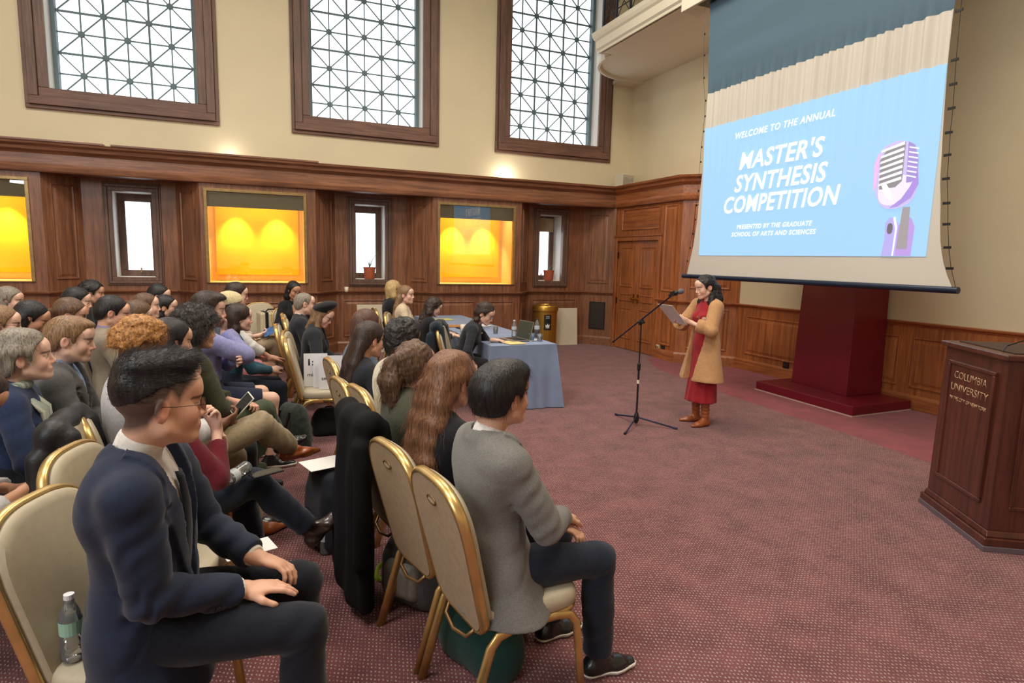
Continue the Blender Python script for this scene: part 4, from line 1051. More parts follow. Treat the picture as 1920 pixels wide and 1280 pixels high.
MB().tube([(-.012, 3.36-SO[1], 1.545-SO[2]), (-.012, 7.03-SO[1], 1.545-SO[2])], .030, 14).build('bottom_bar', mat('bar_navy', S(34, 46, 66), rough=.3, metal=.4), scr, smooth=False)
MB().box(-.14, .16, 3.2-SO[1], 7.25-SO[1], 5.07-SO[2], 5.36-SO[2]).build('housing', WHITE, scr, bevel=.01)
MB().box(-.10, .10, 3.35-SO[1], 6.95-SO[1], 5.065-SO[2], 5.072-SO[2]).build('housing_slot', BLACK, scr)
# tension cords with clips
for side, P_ in ((1, [(6.90, 4.71), (6.88, 4.44), (6.86, 4.15), (6.80, 3.85), (6.79, 3.65), (6.80, 3.46), (6.82, 3.26), (6.82, 3.07), (6.83, 2.87), (6.83, 2.69), (6.85, 2.5), (6.86, 2.31), (6.89, 2.12), (6.93, 1.93), (6.97, 1.75)]),
                 (-1, [(3.63, 4.7), (3.63, 4.4), (3.63, 4.15), (3.63, 3.89), (3.62, 3.49), (3.61, 3.29), (3.60, 3.09), (3.60, 2.89), (3.59, 2.7), (3.58, 2.5), (3.55, 2.29), (3.53, 2.11), (3.50, 1.91), (3.46, 1.73)])):
    w = .008 if side > 0 else .030
    for y, z in P_: MB().box(-.006, .006, y-SO[1]-w, y-SO[1]+w, z-SO[2]-.011, z-SO[2]+.011).build('tension_tab', BLACK, scr)
    pts = [(0, (7.0 if side > 0 else 3.385)-SO[1], .05)]+[(0, y-SO[1]+side*.012, z-SO[2]) for y, z in reversed(P_)]+[(0, (6.93 if side > 0 else 3.61)-SO[1], 3.57)]
    MB().tube(pts, .003, 4).build('tension_cord', BLACK, scr)
def slide_mat(n, c, e=.92): return mat('slide_'+n, tuple(v*.25 for v in c), rough=.8, emis=e, ecol=c, spec=.1)
IM = slide_mat('blue', S(160, 202, 236))
im = cloth_grid(1.83, 3.48, 220, 12, -.006, 6.74, 3.67).build('slide', IM, scr, smooth=True)
TXT = slide_mat('text', (1, 1, 1), 1.0)
def text(body, M, h, width, m, parent, name='lettering', bold=.0, shear=0, ext=.001, spacing=1.0, xs=None, align='CENTER'):
    c = bpy.data.curves.new(name, 'FONT'); c.body = body; c.size = 1; c.offset = bold; c.shear = shear; c.extrude = 0; c.align_x = align; c.space_character = spacing; c.resolution_u = 3
    o = bpy.data.objects.new(name, c); COL.objects.link(o); dg = bpy.context.evaluated_depsgraph_get(); me = bpy.data.meshes.new_from_object(o.evaluated_get(dg))
    bpy.data.objects.remove(o); co = np.empty(len(me.vertices)*3, np.float32); me.vertices.foreach_get('co', co); co = co.reshape(-1, 3)
    w = co[:, 0].max()-co[:, 0].min(); hh = .72; co[:, 0] *= width/w; co[:, 1] *= h/hh; me.vertices.foreach_set('co', co.ravel()); me.update()
    if m.name not in me.materials: me.materials.clear(); me.materials.append(m)
    o = bpy.data.objects.new(name, me); COL.objects.link(o); o.parent = parent; o.matrix_local = M
    me2 = o.modifiers.new('s', 'SOLIDIFY'); me2.thickness = ext; me2.offset = 1
    return o
def scrM(y, z, dx=-.022): return Matrix(((0, 0, -1, dx), (-1, 0, 0, y-SO[1]), (0, 1, 0, z-SO[2]), (0, 0, 0, 1)))
text("WELCOME TO THE ANNUAL", scrM(5.46, 3.25, -.03), .075, 1.42, TXT, scr, bold=.016, shear=.2, spacing=1.15)
text("MASTER'S", scrM(5.47, 2.875, -.03), .20, 1.22, TXT, scr, bold=.022, shear=.2, spacing=1.06)
text("SYNTHESIS", scrM(5.47, 2.61), .20, 1.34, TXT, scr, bold=.022, shear=.2, spacing=1.06)
text("COMPETITION", scrM(5.47, 2.36), .20, 1.68, TXT, scr, bold=.022, shear=.2, spacing=1.06)
text("PRESENTED BY THE GRADUATE", scrM(5.485, 2.155), .052, 1.12, TXT, scr, bold=.02, shear=.2, spacing=1.15)
text("SCHOOL OF ARTS AND SCIENCES", scrM(5.495, 2.065), .052, 1.26, TXT, scr, bold=.02, shear=.2, spacing=1.15)
# picture of a microphone printed by the projector
def flat(pts, name, c, layer, e=.8):
    b = MB(); b.add([(-.012-.002*layer, y-SO[1], z-SO[2]) for y, z in pts], [tuple(range(len(pts)))]); return b.build('slide_picture', slide_mat(name, c, e), scr)
def rr(cy, cz, hw, hh, rot, n=28, p=2.6, top=1.0):
    out = []
    for k in range(n):
        a = 2*pi*k/n; x = abs(cos(a))**(2/p)*math.copysign(1, cos(a))*hw; y = abs(sin(a))**(2/p)*math.copysign(1, sin(a))*hh
        if y > 0: x *= top
        out.append((cy-(x*cos(rot)-y*sin(rot)), cz+x*sin(rot)+y*cos(rot)))
    return out
flat([(4.10, 1.835), (3.95, 1.835), (3.95, 2.12), (4.0, 2.19), (4.05, 2.19), (4.09, 2.14), (4.08, 2.0)], 'lilac', S(186, 178, 240), 0)
flat([(3.96, 1.835), (3.81, 1.835), (3.80, 2.1), (3.84, 2.18), (3.90, 2.20), (3.96, 2.1)], 'violet', S(190, 160, 230), 1)
flat([(3.955, 1.90), (3.85, 1.90), (3.86, 2.28), (3.93, 2.28)], 'stemgrey', S(168, 160, 164), 2)
flat(rr(4.035, 2.09, .028, .05, 0), 'hole', S(120, 112, 120), 2)
flat([(3.99, 1.835), (3.975, 1.835), (3.96, 2.1), (3.99, 2.20), (4.01, 2.19), (3.98, 2.08)], 'rim', (1, 1, 1), 3)
flat(rr(4.03, 2.58, .215, .31, radians(8), top=.92), 'shell', S(206, 196, 240), 3)
flat(rr(4.02, 2.44, .17, .13, radians(8)), 'shellshine', S(236, 222, 250), 4, .9)
flat([(3.82, 2.60), (3.80, 2.48), (3.86, 2.36), (3.98, 2.29), (4.06, 2.28), (3.95, 2.36), (3.88, 2.46)], 'shade', S(176, 150, 226), 5)
flat([(4.16, 2.50), (4.10, 2.38), (4.03, 2.35), (4.06, 2.44), (4.12, 2.52)], 'shine', (1, 1, 1), 6, .95)
flat([(4.20, 2.73), (4.13, 2.84), (3.96, 2.87), (3.96, 2.52), (4.02, 2.47), (4.18, 2.46)], 'grille', S(150, 146, 150), 5)
for k in range(7):
    z = 2.50+k*.052; flat([(4.195, z-.01), (4.19, z+.012), (3.97, z+.062), (3.965, z+.035)], 'slat', S(244, 240, 250), 6, .9)
flat([(3.935, 2.87), (3.87, 2.83), (3.825, 2.70), (3.82, 2.55), (3.87, 2.50), (3.92, 2.5)], 'side', S(168, 150, 214), 5)
for k in range(7):
    z = 2.55+k*.042; flat([(3.92, z+.008), (3.92, z+.02), (3.83, z-.004), (3.83, z-.018)], 'slat', S(244, 240, 250), 6, .9)
flat([(4.255, 2.70), (4.22, 2.80), (4.20, 2.80), (4.215, 2.5), (4.24, 2.44)], 'pink', S(238, 190, 236), 5)

# ------------------------------------------------------------------ speaker box, red column, lectern
sp = empty('wall_speaker', (7.06, 11.0, 3.19), radians(8), 'small white loudspeaker box on the cornice ledge in the corner', 'speaker')
MB().box(-.17, .17, -.11, .13, 0, .30).build('cabinet', mat('speaker_white', S(206, 198, 180), rough=.6), sp, bevel=.012)
MB().box(-.15, .13, -.118, -.11, .02, .28).build('grille', mat('speaker_grille', S(180, 172, 154), rough=.8, bump=.002, bscale=(300, 300, 300)), sp)
MB().tube([(-.06, -.124, .14), (-.06, -.116, .14)], .092, 24).build('woofer', mat('speaker_cone', S(160, 154, 140), rough=.8), sp)
MB().tube([(.08, -.124, .19), (.08, -.116, .19)], .035, 16).build('tweeter', MATS['speaker_cone'], sp)
RED = mat('oxblood_paint', S(112, 18, 34), rough=.42, var=.08, vscale=(3, 3, 3), coat=.1, bump=.0005, bscale=(120, 120, 120))
rc = empty('display_plinth', (6.95, 5.7, 0), 0, 'tall dark red square column on a low red base under the screen', 'column'); q = V3((6.95, 5.7, 0))
b = MB(); lo_ = [(6.40, 6.40), (6.33, 4.84), (7.38, 4.87), (7.38, 6.43)]; b.prism([(x-q[0], y-q[1], .012) for x, y in lo_], (0, 0, .11)); b.build('base', RED, rc, bevel=.006)
b = MB(); b.prism([((x-q[0])*1.012, (y-q[1])*1.012, 0) for x, y in lo_], (0, 0, .013)); b.build('base_edge', mat('pale_edge', S(196, 170, 160), rough=.7), rc)
c0 = [(6.86, 6.22), (6.74, 5.26), (7.37, 5.26), (7.37, 6.22)]; c1 = [(6.90, 6.17), (6.80, 5.30), (7.37, 5.30), (7.37, 6.17)]
b = MB(); b.add([(x-q[0], y-q[1], .122) for x, y in c0]+[(x-q[0], y-q[1], 2.05) for x, y in c1], [(3, 2, 1, 0), (4, 5, 6, 7)]+[(i, (i+1) % 4, 4+(i+1) % 4, 4+i) for i in range(4)]); b.build('shaft', RED, rc, bevel=.006)

A, Bc = V3((4.53, 2.80, 0)), V3((4.14, 2.17, 0))       # front lower corners of the lectern
u = nrm(Bc-A); n = V3((u[1], -u[0], 0)); n = -n if n@V3((-1, .5, 0)) < 0 else n
mid_ = (A+Bc)/2; LM = Matrix(((u[0], n[0], 0, mid_[0]), (u[1], n[1], 0, mid_[1]), (0, 0, 1, 0), (0, 0, 0, 1)))
le = empty('lectern', (0, 0, 0), 0, 'dark wooden lectern with framed front panel of carved gold lettering', 'lectern'); le.matrix_world = LM
# local: x along the front, y outward, z up. front at y = -.05
hw = .385; dp = .60
def hexa(w, y0, y1, z0, z1, ch=.10):  # plan with chamfered front corners
    return [(-w, y0-ch), (-w+ch*.35, y0), (w-ch*.35, y0), (w, y0-ch), (w, y1), (-w, y1)], z0, z1
def slab(b, w, y0, y1, z0, z1, w1=None, y01=None, y11=None):
    w1 = w if w1 is None else w1; y01 = y0 if y01 is None else y01; y11 = y1 if y11 is None else y11
    c = .13; P0_ = [(-w, y1), (-w, y0-c), (-w+.07, y0), (w-.07, y0), (w, y0-c), (w, y1)]; P1_ = [(-w1, y11), (-w1, y01-c), (-w1+.07, y01), (w1-.07, y01), (w1, y01-c), (w1, y11)]
    nn_ = 6; b.add([(x, y, z0) for x, y in P0_]+[(x, y, z1) for x, y in P1_], [tuple(range(6))[::-1], tuple(range(6, 12))]+[(i, (i+1) % 6, 6+(i+1) % 6, 6+i) for i in range(6)])
def box2(b, w, y0, y1, z0, z1, w1=None): 
    w1 = w1 or w; b.add([(-w, y1, z0), (-w, y0, z0), (w, y0, z0), (w, y1, z0), (-w1, y1, z1), (-w1, y0-(w-w1)*.6, z1), (w1, y0-(w-w1)*.6, z1), (w1, y1, z1)], [(0, 1, 2, 3), (7, 6, 5, 4)]+[(i+4, (i+1) % 4+4, (i+1) % 4, i) for i in range(4)])
b = MB(); box2(b, .405, .035, -.66, 0, .035); b.build('foot_trim', mat('foot_steel', S(120, 112, 120), rough=.35, metal=.5), le, bevel=.004)
b = MB(); box2(b, .40, .03, -.65, .03, .085); b.build('plinth', LECT, le, bevel=.008)
b = MB(); box2(b, .385, .015, -.64, .085, .125, .372); b.build('plinth_moulding', LECT, le, bevel=.008)
b = MB(); box2(b, .365, .0, -.62, .125, 1.185, .35); b.build('body', LECT, le, bevel=.003)
# framed panel on the front, sloping with it
PM = Matrix(((1, 0, 0, 0), (0, 0, 1, .0), (0, 1, 0, 0), (0, 0, 0, 1)))
b = MB()
for (x0, x1, z0_, z1_) in ((-.265, .265, .26, .285), (-.265, .265, 1.075, 1.10), (-.265, -.24, .285, 1.075), (.24, .265, .285, 1.075)): b.box(x0, x1, -.012, .014, z0_, z1_)
b.build('panel_moulding', LECT, le, bevel=.006, seg=3)
MB().box(-.24, .24, -.012, .0035, .285, 1.075).build('panel', LECT, le)
b = MB(); box2(b, .375, .022, -.66, 1.185, 1.222); b.build('top_board', LECT, le, bevel=.01, seg=3)
MB().box(-.30, .30, -.60, -.06, 1.222, 1.228).build('reading_top', mat('reading_top', S(50, 26, 20), rough=.5), le)
b = MB()
for (x0, x1, z0_, z1_) in ((-.56, -.10, .26, .285), (-.56, -.10, 1.075, 1.10), (-.56, -.535, .285, 1.075), (-.125, -.10, .285, 1.075)): b.box(.352, .372, x0, x1, z0_, z1_)
b.build('side_moulding', LECT, le, bevel=.006)
LSG = 1
GL = mat('gold_lettering', S(206, 170, 134), rough=.4, metal=.3)
def leM(z): return Matrix(((LSG, 0, 0, 0), (0, 0, 1, .0045), (0, 1, 0, z), (0, 0, 0, 1)))
for body, z, h, w in (("COLUMBIA", .985, .052, .37), ("UNIVERSITY", .90, .052, .42), ("IN THE CITY OF NEW YORK", .835, .026, .42)): text(body, leM(z), h, w, GL, le, bold=-.010 if h > .03 else -.004, ext=.0015)
MB().tube([(.20, -.05, 1.225), (.20, -.07, 1.26), (.16, -.20, 1.30), (.05, -.42, 1.335)], .004, 6).tube([(.05, -.42, 1.335), (.035, -.46, 1.34)], .008, 8).build('gooseneck_microphone', BLACK, le)

# ------------------------------------------------------------------ microphone stand with boom
ms = empty('microphone_stand', (3.70, 5.33, 0), 0, 'black microphone stand with tripod base and long blue-lit boom arm before the speaking woman', 'microphone stand')
b = MB(); b.tube([(0, 0, .06), (0, 0, .62)], .011, 10); b.build('lower_tube', BLACK, ms); MB().tube([(0, 0, .62), (0, 0, 1.08)], .008, 10).build('upper_tube', BLACK, ms)
MB().lathe([(.014, .59), (.018, .60), (.018, .66), (.012, .67)], n=12).build('height_clutch', BLACK, ms)
MB().lathe([(.0135, .45), (.0135, .49)], n=12).build('paper_label', WHITE, ms)
MB().lathe([(.016, .02), (.030, .06), (.028, .10), (.015, .14)], n=14).build('hub', BLACK, ms)
STB = mat('stand_blue_black', S(28, 34, 60), rough=.28, metal=.4)
for a in (221, 318, 88):
    a = radians(a); MB().tube([(0.02*cos(a), .02*sin(a), .085), (.40*cos(a), .40*sin(a), .012)], .009, 8).tube([(.39*cos(a), .39*sin(a), .013), (.43*cos(a), .43*sin(a), .012)], .012, 8).build('leg', STB, ms)
tl, tp = V3((0, .53, .82)), V3((0, -.50, 1.42))
MB().tube([tl, tp], .008, 10).build('boom_arm', STB, ms); MB().tube([tl, tl+(tp-tl)*.02], .011, 10).build('boom_cap', BLACK, ms)
MB().obox((0, 0, 1.10), (tp-tl), (1, 0, 0), np.cross(tp-tl, (1, 0, 0)), .035, .016, .018).tube([(-.03, 0, 1.10), (.04, 0, 1.10)], .014, 10).build('boom_clutch', BLACK, ms, bevel=.003)
mh = V3((0, -.66, 1.47)); mt = V3((0, -.46, 1.415)); dm_ = nrm(mh-mt)
mc = empty('microphone', (3.70, 5.33, 0), 0, 'black handheld microphone with grey mesh head on the tip of the boom', 'microphone')
MB().tube([mt-dm_*.02, mt+dm_*.13], [.012, .018], 14).build('handle', BLACK, mc, smooth=True)
MB().tube([mt+dm_*.13, mt+dm_*.14], .022, 14).build('ring', mat('mic_ring', S(90, 90, 94), rough=.3, metal=.8), mc)
MB().tube([mt+dm_*(.14+.05*t) for t in (0, .15, .35, .6, .8, .93, 1)], [.021, .0255, .027, .026, .021, .013, .003], 16).build('mesh_head', mat('mic_mesh', S(120, 120, 124), rough=.45, metal=.7, bump=.003, bscale=(700, 700, 700)), mc, smooth=True)
MB().tube([tp, tp+(0, .0, .015), mt+dm_*.03-V3((0, 0, .012))], .009, 8).obox(mt+dm_*.05, dm_, (1, 0, 0), np.cross(dm_, (1, 0, 0)), .03, .021, .021).build('clip', BLACK, mc)

# ------------------------------------------------------------------ judges' table
TC = mat('blue_tablecloth', S(126, 142, 172), rough=.85, var=.08, vscale=(4, 4, 4), bump=.0012, bscale=(400, 400, 400), sheen=.2)
jt = empty('judges_table', (2.83, 8.15, 0), 0, 'long judging table under a blue cloth reaching the carpet', 'table')
TX0, TX1, TY0, TY1 = 2.43-2.83, 3.22-2.83, 6.34-8.15, 9.95-8.15
def draped(x0, x1, y0, y1, zt, name, parent, seed=1, fl=.07, col=TC):
    b = MB(); per = []; n_ = 26; m_ = 60; r_ = .02
    for i in range(n_): per.append((x0+(x1-x0)*i/n_, y0, 0, -1))
    for i in range(m_): per.append((x1, y0+(y1-y0)*i/m_, 1, 0))
    for i in range(n_): per.append((x1-(x1-x0)*i/n_, y1, 0, 1))
    for i in range(m_): per.append((x0, y1-(y1-y0)*i/m_, -1, 0))
    N_ = len(per); rows = 10; vs = [((x0+x1)/2, (y0+y1)/2, zt)]; 
    for j in range(rows+1):
        t = j/rows; z = zt-.004-t*(zt-.012)
        for k, (x, y, nx, ny) in enumerate(per):
            s_ = k/N_*2*pi; cx = 1 if (k in (0, n_, n_+m_, 2*n_+m_)) else 0
            wv = .012*t*(sin(s_*34+seed)+.7*sin(s_*19+2*seed)); o = .012+fl*t**1.3*.55+wv
            ex = ey = 0
            if cx:
                ex = {0: -1, n_: 1, n_+m_: 1, 2*n_+m_: -1}[k]; ey = {0: -1, n_: -1, n_+m_: 1, 2*n_+m_: 1}[k]
                vs.append((x+ex*(.012+fl*t*1.2), y+ey*(.012+fl*t*1.2), z))
            else: vs.append((x+nx*o, y+ny*o, z))
    fs = [(0, 1+k, 1+(k+1) % N_) for k in range(N_)]
    for j in range(rows):
        for k in range(N_): fs.append((1+j*N_+k, 1+(j+1)*N_+k, 1+(j+1)*N_+(k+1) % N_, 1+j*N_+(k+1) % N_))
    b.add(vs, fs); return b.build(name, col, parent, smooth=False, auto=True)
MB().box(TX0, TX1, TY0, TY1, .715, .74).build('table_top', mat('ply', S(150, 120, 90)), jt)
for x in (TX0+.06, TX1-.06):
    for y in (TY0+.2, TY1-.2): MB().tube([(x, y, 0), (x, y, .72)], .016, 8).build('leg', mat('steel', S(120, 120, 124), rough=.35, metal=.8), jt)
tcl = empty('tablecloth', (2.83, 8.15, 0), 0, 'pale blue cloth draped over the judging table to the floor', 'tablecloth')
draped(TX0, TX1, TY0, TY1, .755, 'cloth', tcl)
ZT = .757
SCRN = mat('laptop_screen', S(62, 70, 62), rough=.25, spec=.5); ALU = mat('aluminium', S(150, 142, 134), rough=.35, metal=.6)
def laptop(x, y, rz, label, tilt=22, col=ALU):
    o = empty('laptop', (x, y, ZT), radians(rz), label, 'laptop')     # user sits at -x, screen at +x
    MB().box(-.12, .12, -.16, .16, 0, .014).build('keyboard_base', col, o, bevel=.003)
    MB().box(-.06, .09, -.13, .13, .0142, .0155).build('keys', BLACK, o)
    s = sin(radians(tilt)); c = cos(radians(tilt)); d = (s, 0, c)
    MB().obox((.118+s*.11, 0, .012+c*.11), d, (0, 1, 0), (c, 0, -s), .11, .16, .004).build('lid', col, o, bevel=.002)
    MB().obox((.118+s*.11-c*.0046, 0, .012+c*.11+s*.0046), d, (0, 1, 0), (c, 0, -s), .102, .152, .0006).build('display', SCRN, o)
    return o
laptop(2.86, 6.72, 8, 'open laptop in front of the leaning judge with glasses', 14); laptop(2.68, 7.95, 4, 'open laptop in front of the curly-haired judge', 16, BLACK)
def clearmat(name, tint, ior=1.5, body=.12):
    m = bpy.data.materials.new(name); m.use_nodes = True; nt = m.node_tree; nt.nodes.clear(); N = nt.nodes; L = nt.links
    o = N.new('ShaderNodeOutputMaterial'); t = N.new('ShaderNodeBsdfTransparent'); t.inputs[0].default_value = (*tint, 1); gl = N.new('ShaderNodeBsdfGlossy'); gl.inputs['Roughness'].default_value = .06
    df = N.new('ShaderNodeBsdfDiffuse'); df.inputs[0].default_value = (*tint, 1); m1 = N.new('ShaderNodeMixShader'); m1.inputs[0].default_value = body; L.new(t.outputs[0], m1.inputs[1]); L.new(df.outputs[0], m1.inputs[2])
    fr = N.new('ShaderNodeFresnel'); fr.inputs[0].default_value = ior; mx = N.new('ShaderNodeMixShader'); L.new(fr.outputs[0], mx.inputs[0]); L.new(m1.outputs[0], mx.inputs[1]); L.new(gl.outputs[0], mx.inputs[2]); L.new(mx.outputs[0], o.inputs[0]); return m
PLG = clearmat('clear_plastic', (.93, .96, .97))
CAPW = mat('white_cap', S(226, 228, 230), rough=.4)
def bottle(loc, label, h=.21, r=.031, M=None, liquid=None, cap=CAPW, lab=S(196, 208, 216), rz=0, group=None, ribs=True):
    o = empty('water_bottle', loc, rz, label, 'bottle', group)
    if M is not None: o.matrix_world = M
    pr_ = [(.001, .003), (r*.85, .0), (r, .008)]
    if ribs:
        for k in range(5): z = .02+k*.017; pr_ += [(r, z), (r*.94, z+.008)]
    pr_ += [(r, h*.5), (r, h*.64), (r*.85, h*.74), (r*.5, h*.85), (r*.42, h*.88), (r*.42, h*.95)]
    MB().lathe(pr_, n=20).build('plastic_body', PLG, o, smooth=True)
    MB().lathe([(r*1.02, h*.42), (r*1.02, h*.62)], n=20, cap=False).build('label_band', mat('band%d' % int(lab[0]*99), lab, rough=.5), o)
    MB().lathe([(r*.46, h*.93), (r*.46, h), (.001, h+.001)], n=14).build('cap', cap, o)
    if liquid: MB().lathe([(.001, .006), (r*.93, .006), (r*.93, h*.40), (.001, h*.401)], n=18).build('drink', liquid, o)
    return o
COLA = mat('cola', S(40, 22, 36), rough=.2)
bottle((2.98, 7.02, ZT), 'clear water bottle standing behind the nearer laptop'); bottle((3.25, 6.92, ZT), 'half-empty plastic bottle of dark cola on the judging table', .235, .034, liquid=COLA, cap=mat('black_cap', S(60, 50, 50)), ribs=False)
def tumbler(x, y, m, label, h=.10, r=.035, r2=.028, z=None, name='cup', liquid=None):
    o = empty(name, (x, y, ZT if z is None else z), 0, label, 'cup'); MB().lathe([(r2*.9, .0), (r2, .002), (r, h), (r*.94, h), (r2*.9, .004), (.001, .004)], n=20, cap=False).build('cup_wall', m, o, smooth=True)
    if liquid: MB().lathe([(.001, .008), (r2*.9, .008), ((r2+r)/2*.95, h*.45), (.001, h*.451)], n=16).build('drink', liquid, o)
    return o
PAPERC = mat('paper_cup', S(222, 210, 190), rough=.7); BLUEP = clearmat('blue_plastic', (.42, .66, .95), body=.3)
tumbler(3.04, 6.62+.0, BLUEP, 'blue-tinted clear cup with dark drink on the near corner of the judging table', .09, .036, .03, liquid=COLA)
tumbler(3.12, 6.56, PLG, 'clear plastic cup beside the blue-tinted one', .085, .036, .028)
tumbler(2.86, 7.35, PLG, 'empty clear cup between the leaning judge and the water bottle', .09); tumbler(2.50, 7.62, PAPERC, 'paper coffee cup beside the curly-haired judge', .095)
PAP = mat('paper', S(222, 220, 216), rough=.85); YEL = mat('yellow_pad', S(226, 206, 140), rough=.85)
def sheet(x, y, rz, w, h, label, m=PAP, z=None, t=.003, name='paper_sheet', cat='paper', group=None):
    o = MB().box(-w/2, w/2, -h/2, h/2, 0, t).build(name, m); o.location = (x, y, ZT if z is None else z); o.rotation_euler = (0, 0, radians(rz)); return tag(o, label, cat, group)
sheet(2.74, 6.50, 10, .22, .28, 'cream writing pad under the edge of the nearer laptop', YEL, t=.006, name='writing_pad'); sheet(3.02, 7.0-.28, 30, .2, .27, 'white sheet lying beside the cola bottle')
sheet(2.55, 7.30, -8, .2, .28, 'orange folder on the table by the leaning judge', mat('orange_folder', S(214, 150, 60)), t=.004, name='folder', cat='folder'); sheet(2.98, 8.35, 15, .26, .36, 'loose white papers on the middle of the table')
sheet(2.68, 9.2, 5, .3, .24, 'yellowish booklet on the far end of the table', mat('booklet_yellow', S(206, 196, 120)), t=.008, name='booklet', cat='booklet'); sheet(2.60, 8.30, -15, .2, .28, 'brown folder under the far laptop', mat('brown_folder', S(176, 120, 70)), t=.004, name='folder', cat='folder')
pn = MB().tube([(-.07, 0, .005), (.06, 0, .005), (.07, 0, .005)], [.004, .004, .001], 8).build('pen', mat('blue_pen', S(40, 70, 150))); pn.location = (3.05, 6.82, ZT); pn.rotation_euler = (0, 0, radians(200)); tag(pn, 'blue pen on the cloth beside the nearer laptop', 'pen')
tumbler(1.43, YB-.03, PAPERC, 'small white paper cup standing on the chair rail of the window wall', .085, .036, .027, z=1.10)

# ------------------------------------------------------------------ bin, boards, plants
BR = mat('brushed_brass', S(190, 148, 66), rough=.3, metal=.85, var=.25, vscale=(60, 60, .5))
tb = empty('trash_can', (5.30, 10.93, 0), 0, 'cylindrical brass trash can with black crown label by the wall', 'trash can')
MB().lathe([(.235, 0), (.245, .01), (.245, .72)], n=40).build('body', BR, tb, smooth=False, auto=True)
MB().lathe([(.25, .72), (.262, .725), (.262, .80), (.25, .835), (.235, .845), (.17, .845), (.165, .83), (.12, .80), (.01, .80)], n=40).build('lid', BR, tb, auto=True)
def curvedplate(r, a0, a1, z0, z1, c, m, name, t=.002):
    b = MB().grid(lambda u, v: (r*cos(a0+(a1-a0)*u), r*sin(a0+(a1-a0)*u), z0+(z1-z0)*v), 12, 1); return b.build(name, m, c)
ac = radians(-103); aw = .30
curvedplate(.2475, ac-aw, ac+aw, .36, .66, tb, BLACK, 'label_plate')
for z, s in ((.615, .05), (.585, .035)): 
    t_ = text("TRASH" if s == .05 else "RECEPTACLE", Matrix.Translation(Vector((.2505*cos(ac), .2505*sin(ac), z))) @ Matrix.Rotation(ac+pi/2, 4, 'Z') @ Matrix.Rotation(pi/2, 4, 'X'), s*.45, .075, PAP, tb)
cr = MB()
def cpt(x, z): a = ac+x/.2505; return (.2505*cos(a), .2505*sin(a), z)
cr.add([cpt(x, z) for x, z in ((-.035, .42), (.035, .42), (.046, .475), (.022, .452), (.0, .49), (-.022, .452), (-.046, .475))], [(0, 1, 2, 3), (0, 3, 4, 5), (0, 5, 6)]); cr.add([cpt(x, z) for x, z in ((-.035, .40), (.035, .40), (.035, .412), (-.035, .412))], [(0, 1, 2, 3)])
cr.build('crown_emblem', PAP, tb)
def board(x, y, w, h, lean, label, rz=0, m=None):
    o = empty('foam_board', (x, y, 0), radians(rz), label, 'board'); b = MB(); a = radians(lean)
    b.obox((0, sin(a)*h/2, cos(a)*h/2), (1, 0, 0), (0, sin(a), cos(a)), (0, -cos(a), sin(a)), w/2, h/2, .006); b.build('board_sheet', m or mat('board_cream', S(206, 196, 172), rough=.8), o); return o
board(5.86, 11.04, .50, .76, 5, 'blank cream board leaning beside the brass trash can'); board(1.96, 10.98, .62, .86, 5, 'blank cream board leaning on the panelling behind the bob-haired woman')
TERRA = mat('terracotta', S(178, 92, 62), rough=.8, var=.1, vscale=(20, 20, 20)); LEAF = mat('succulent', S(86, 110, 66), rough=.5)
def plant(x, y, label, leaves):
    o = empty('potted_plant', (x, y, 1.30), 0, label, 'plant')
    MB().lathe([(.088, 0), (.092, .01), (.105, .19), (.110, .19), (.112, .215), (.10, .215), (.095, .19), (.01, .19)], n=28).build('pot', TERRA, o, auto=True)
    MB().lathe([(.01, .185), (.094, .186), (.01, .192)], n=18).build('soil', mat('soil', S(60, 44, 34), rough=1), o)
    for dx, dy, h, w in leaves:
        b = MB(); P_ = [(dx*.3*.1+dx*t*t, dy*t*t, .17+h*t) for t in np.linspace(0, 1, 8)]; b.tube(P_, [w, w*1.1, w*1.1, w, w*.85, w*.65, w*.4, .001], 8, flat=(1, .45)); b.build('leaf', LEAF, o, smooth=True)
plant(NC[2]+.0-.02, YN+.13, 'terracotta pot with spiky green succulent in the middle niche window', [(.03, 0, .30, .011), (-.05, 0, .22, .012), (.18, .0, .34, .015), (-.02, .02, .26, .010), (.10, -.02, .18, .012)])
plant(NC[3]+.03-.12, YN+.13, 'terracotta pot with a small bent sprout in the niche window by the corner', [(.09, 0, .16, .012), (.03, 0, .26, .005)])

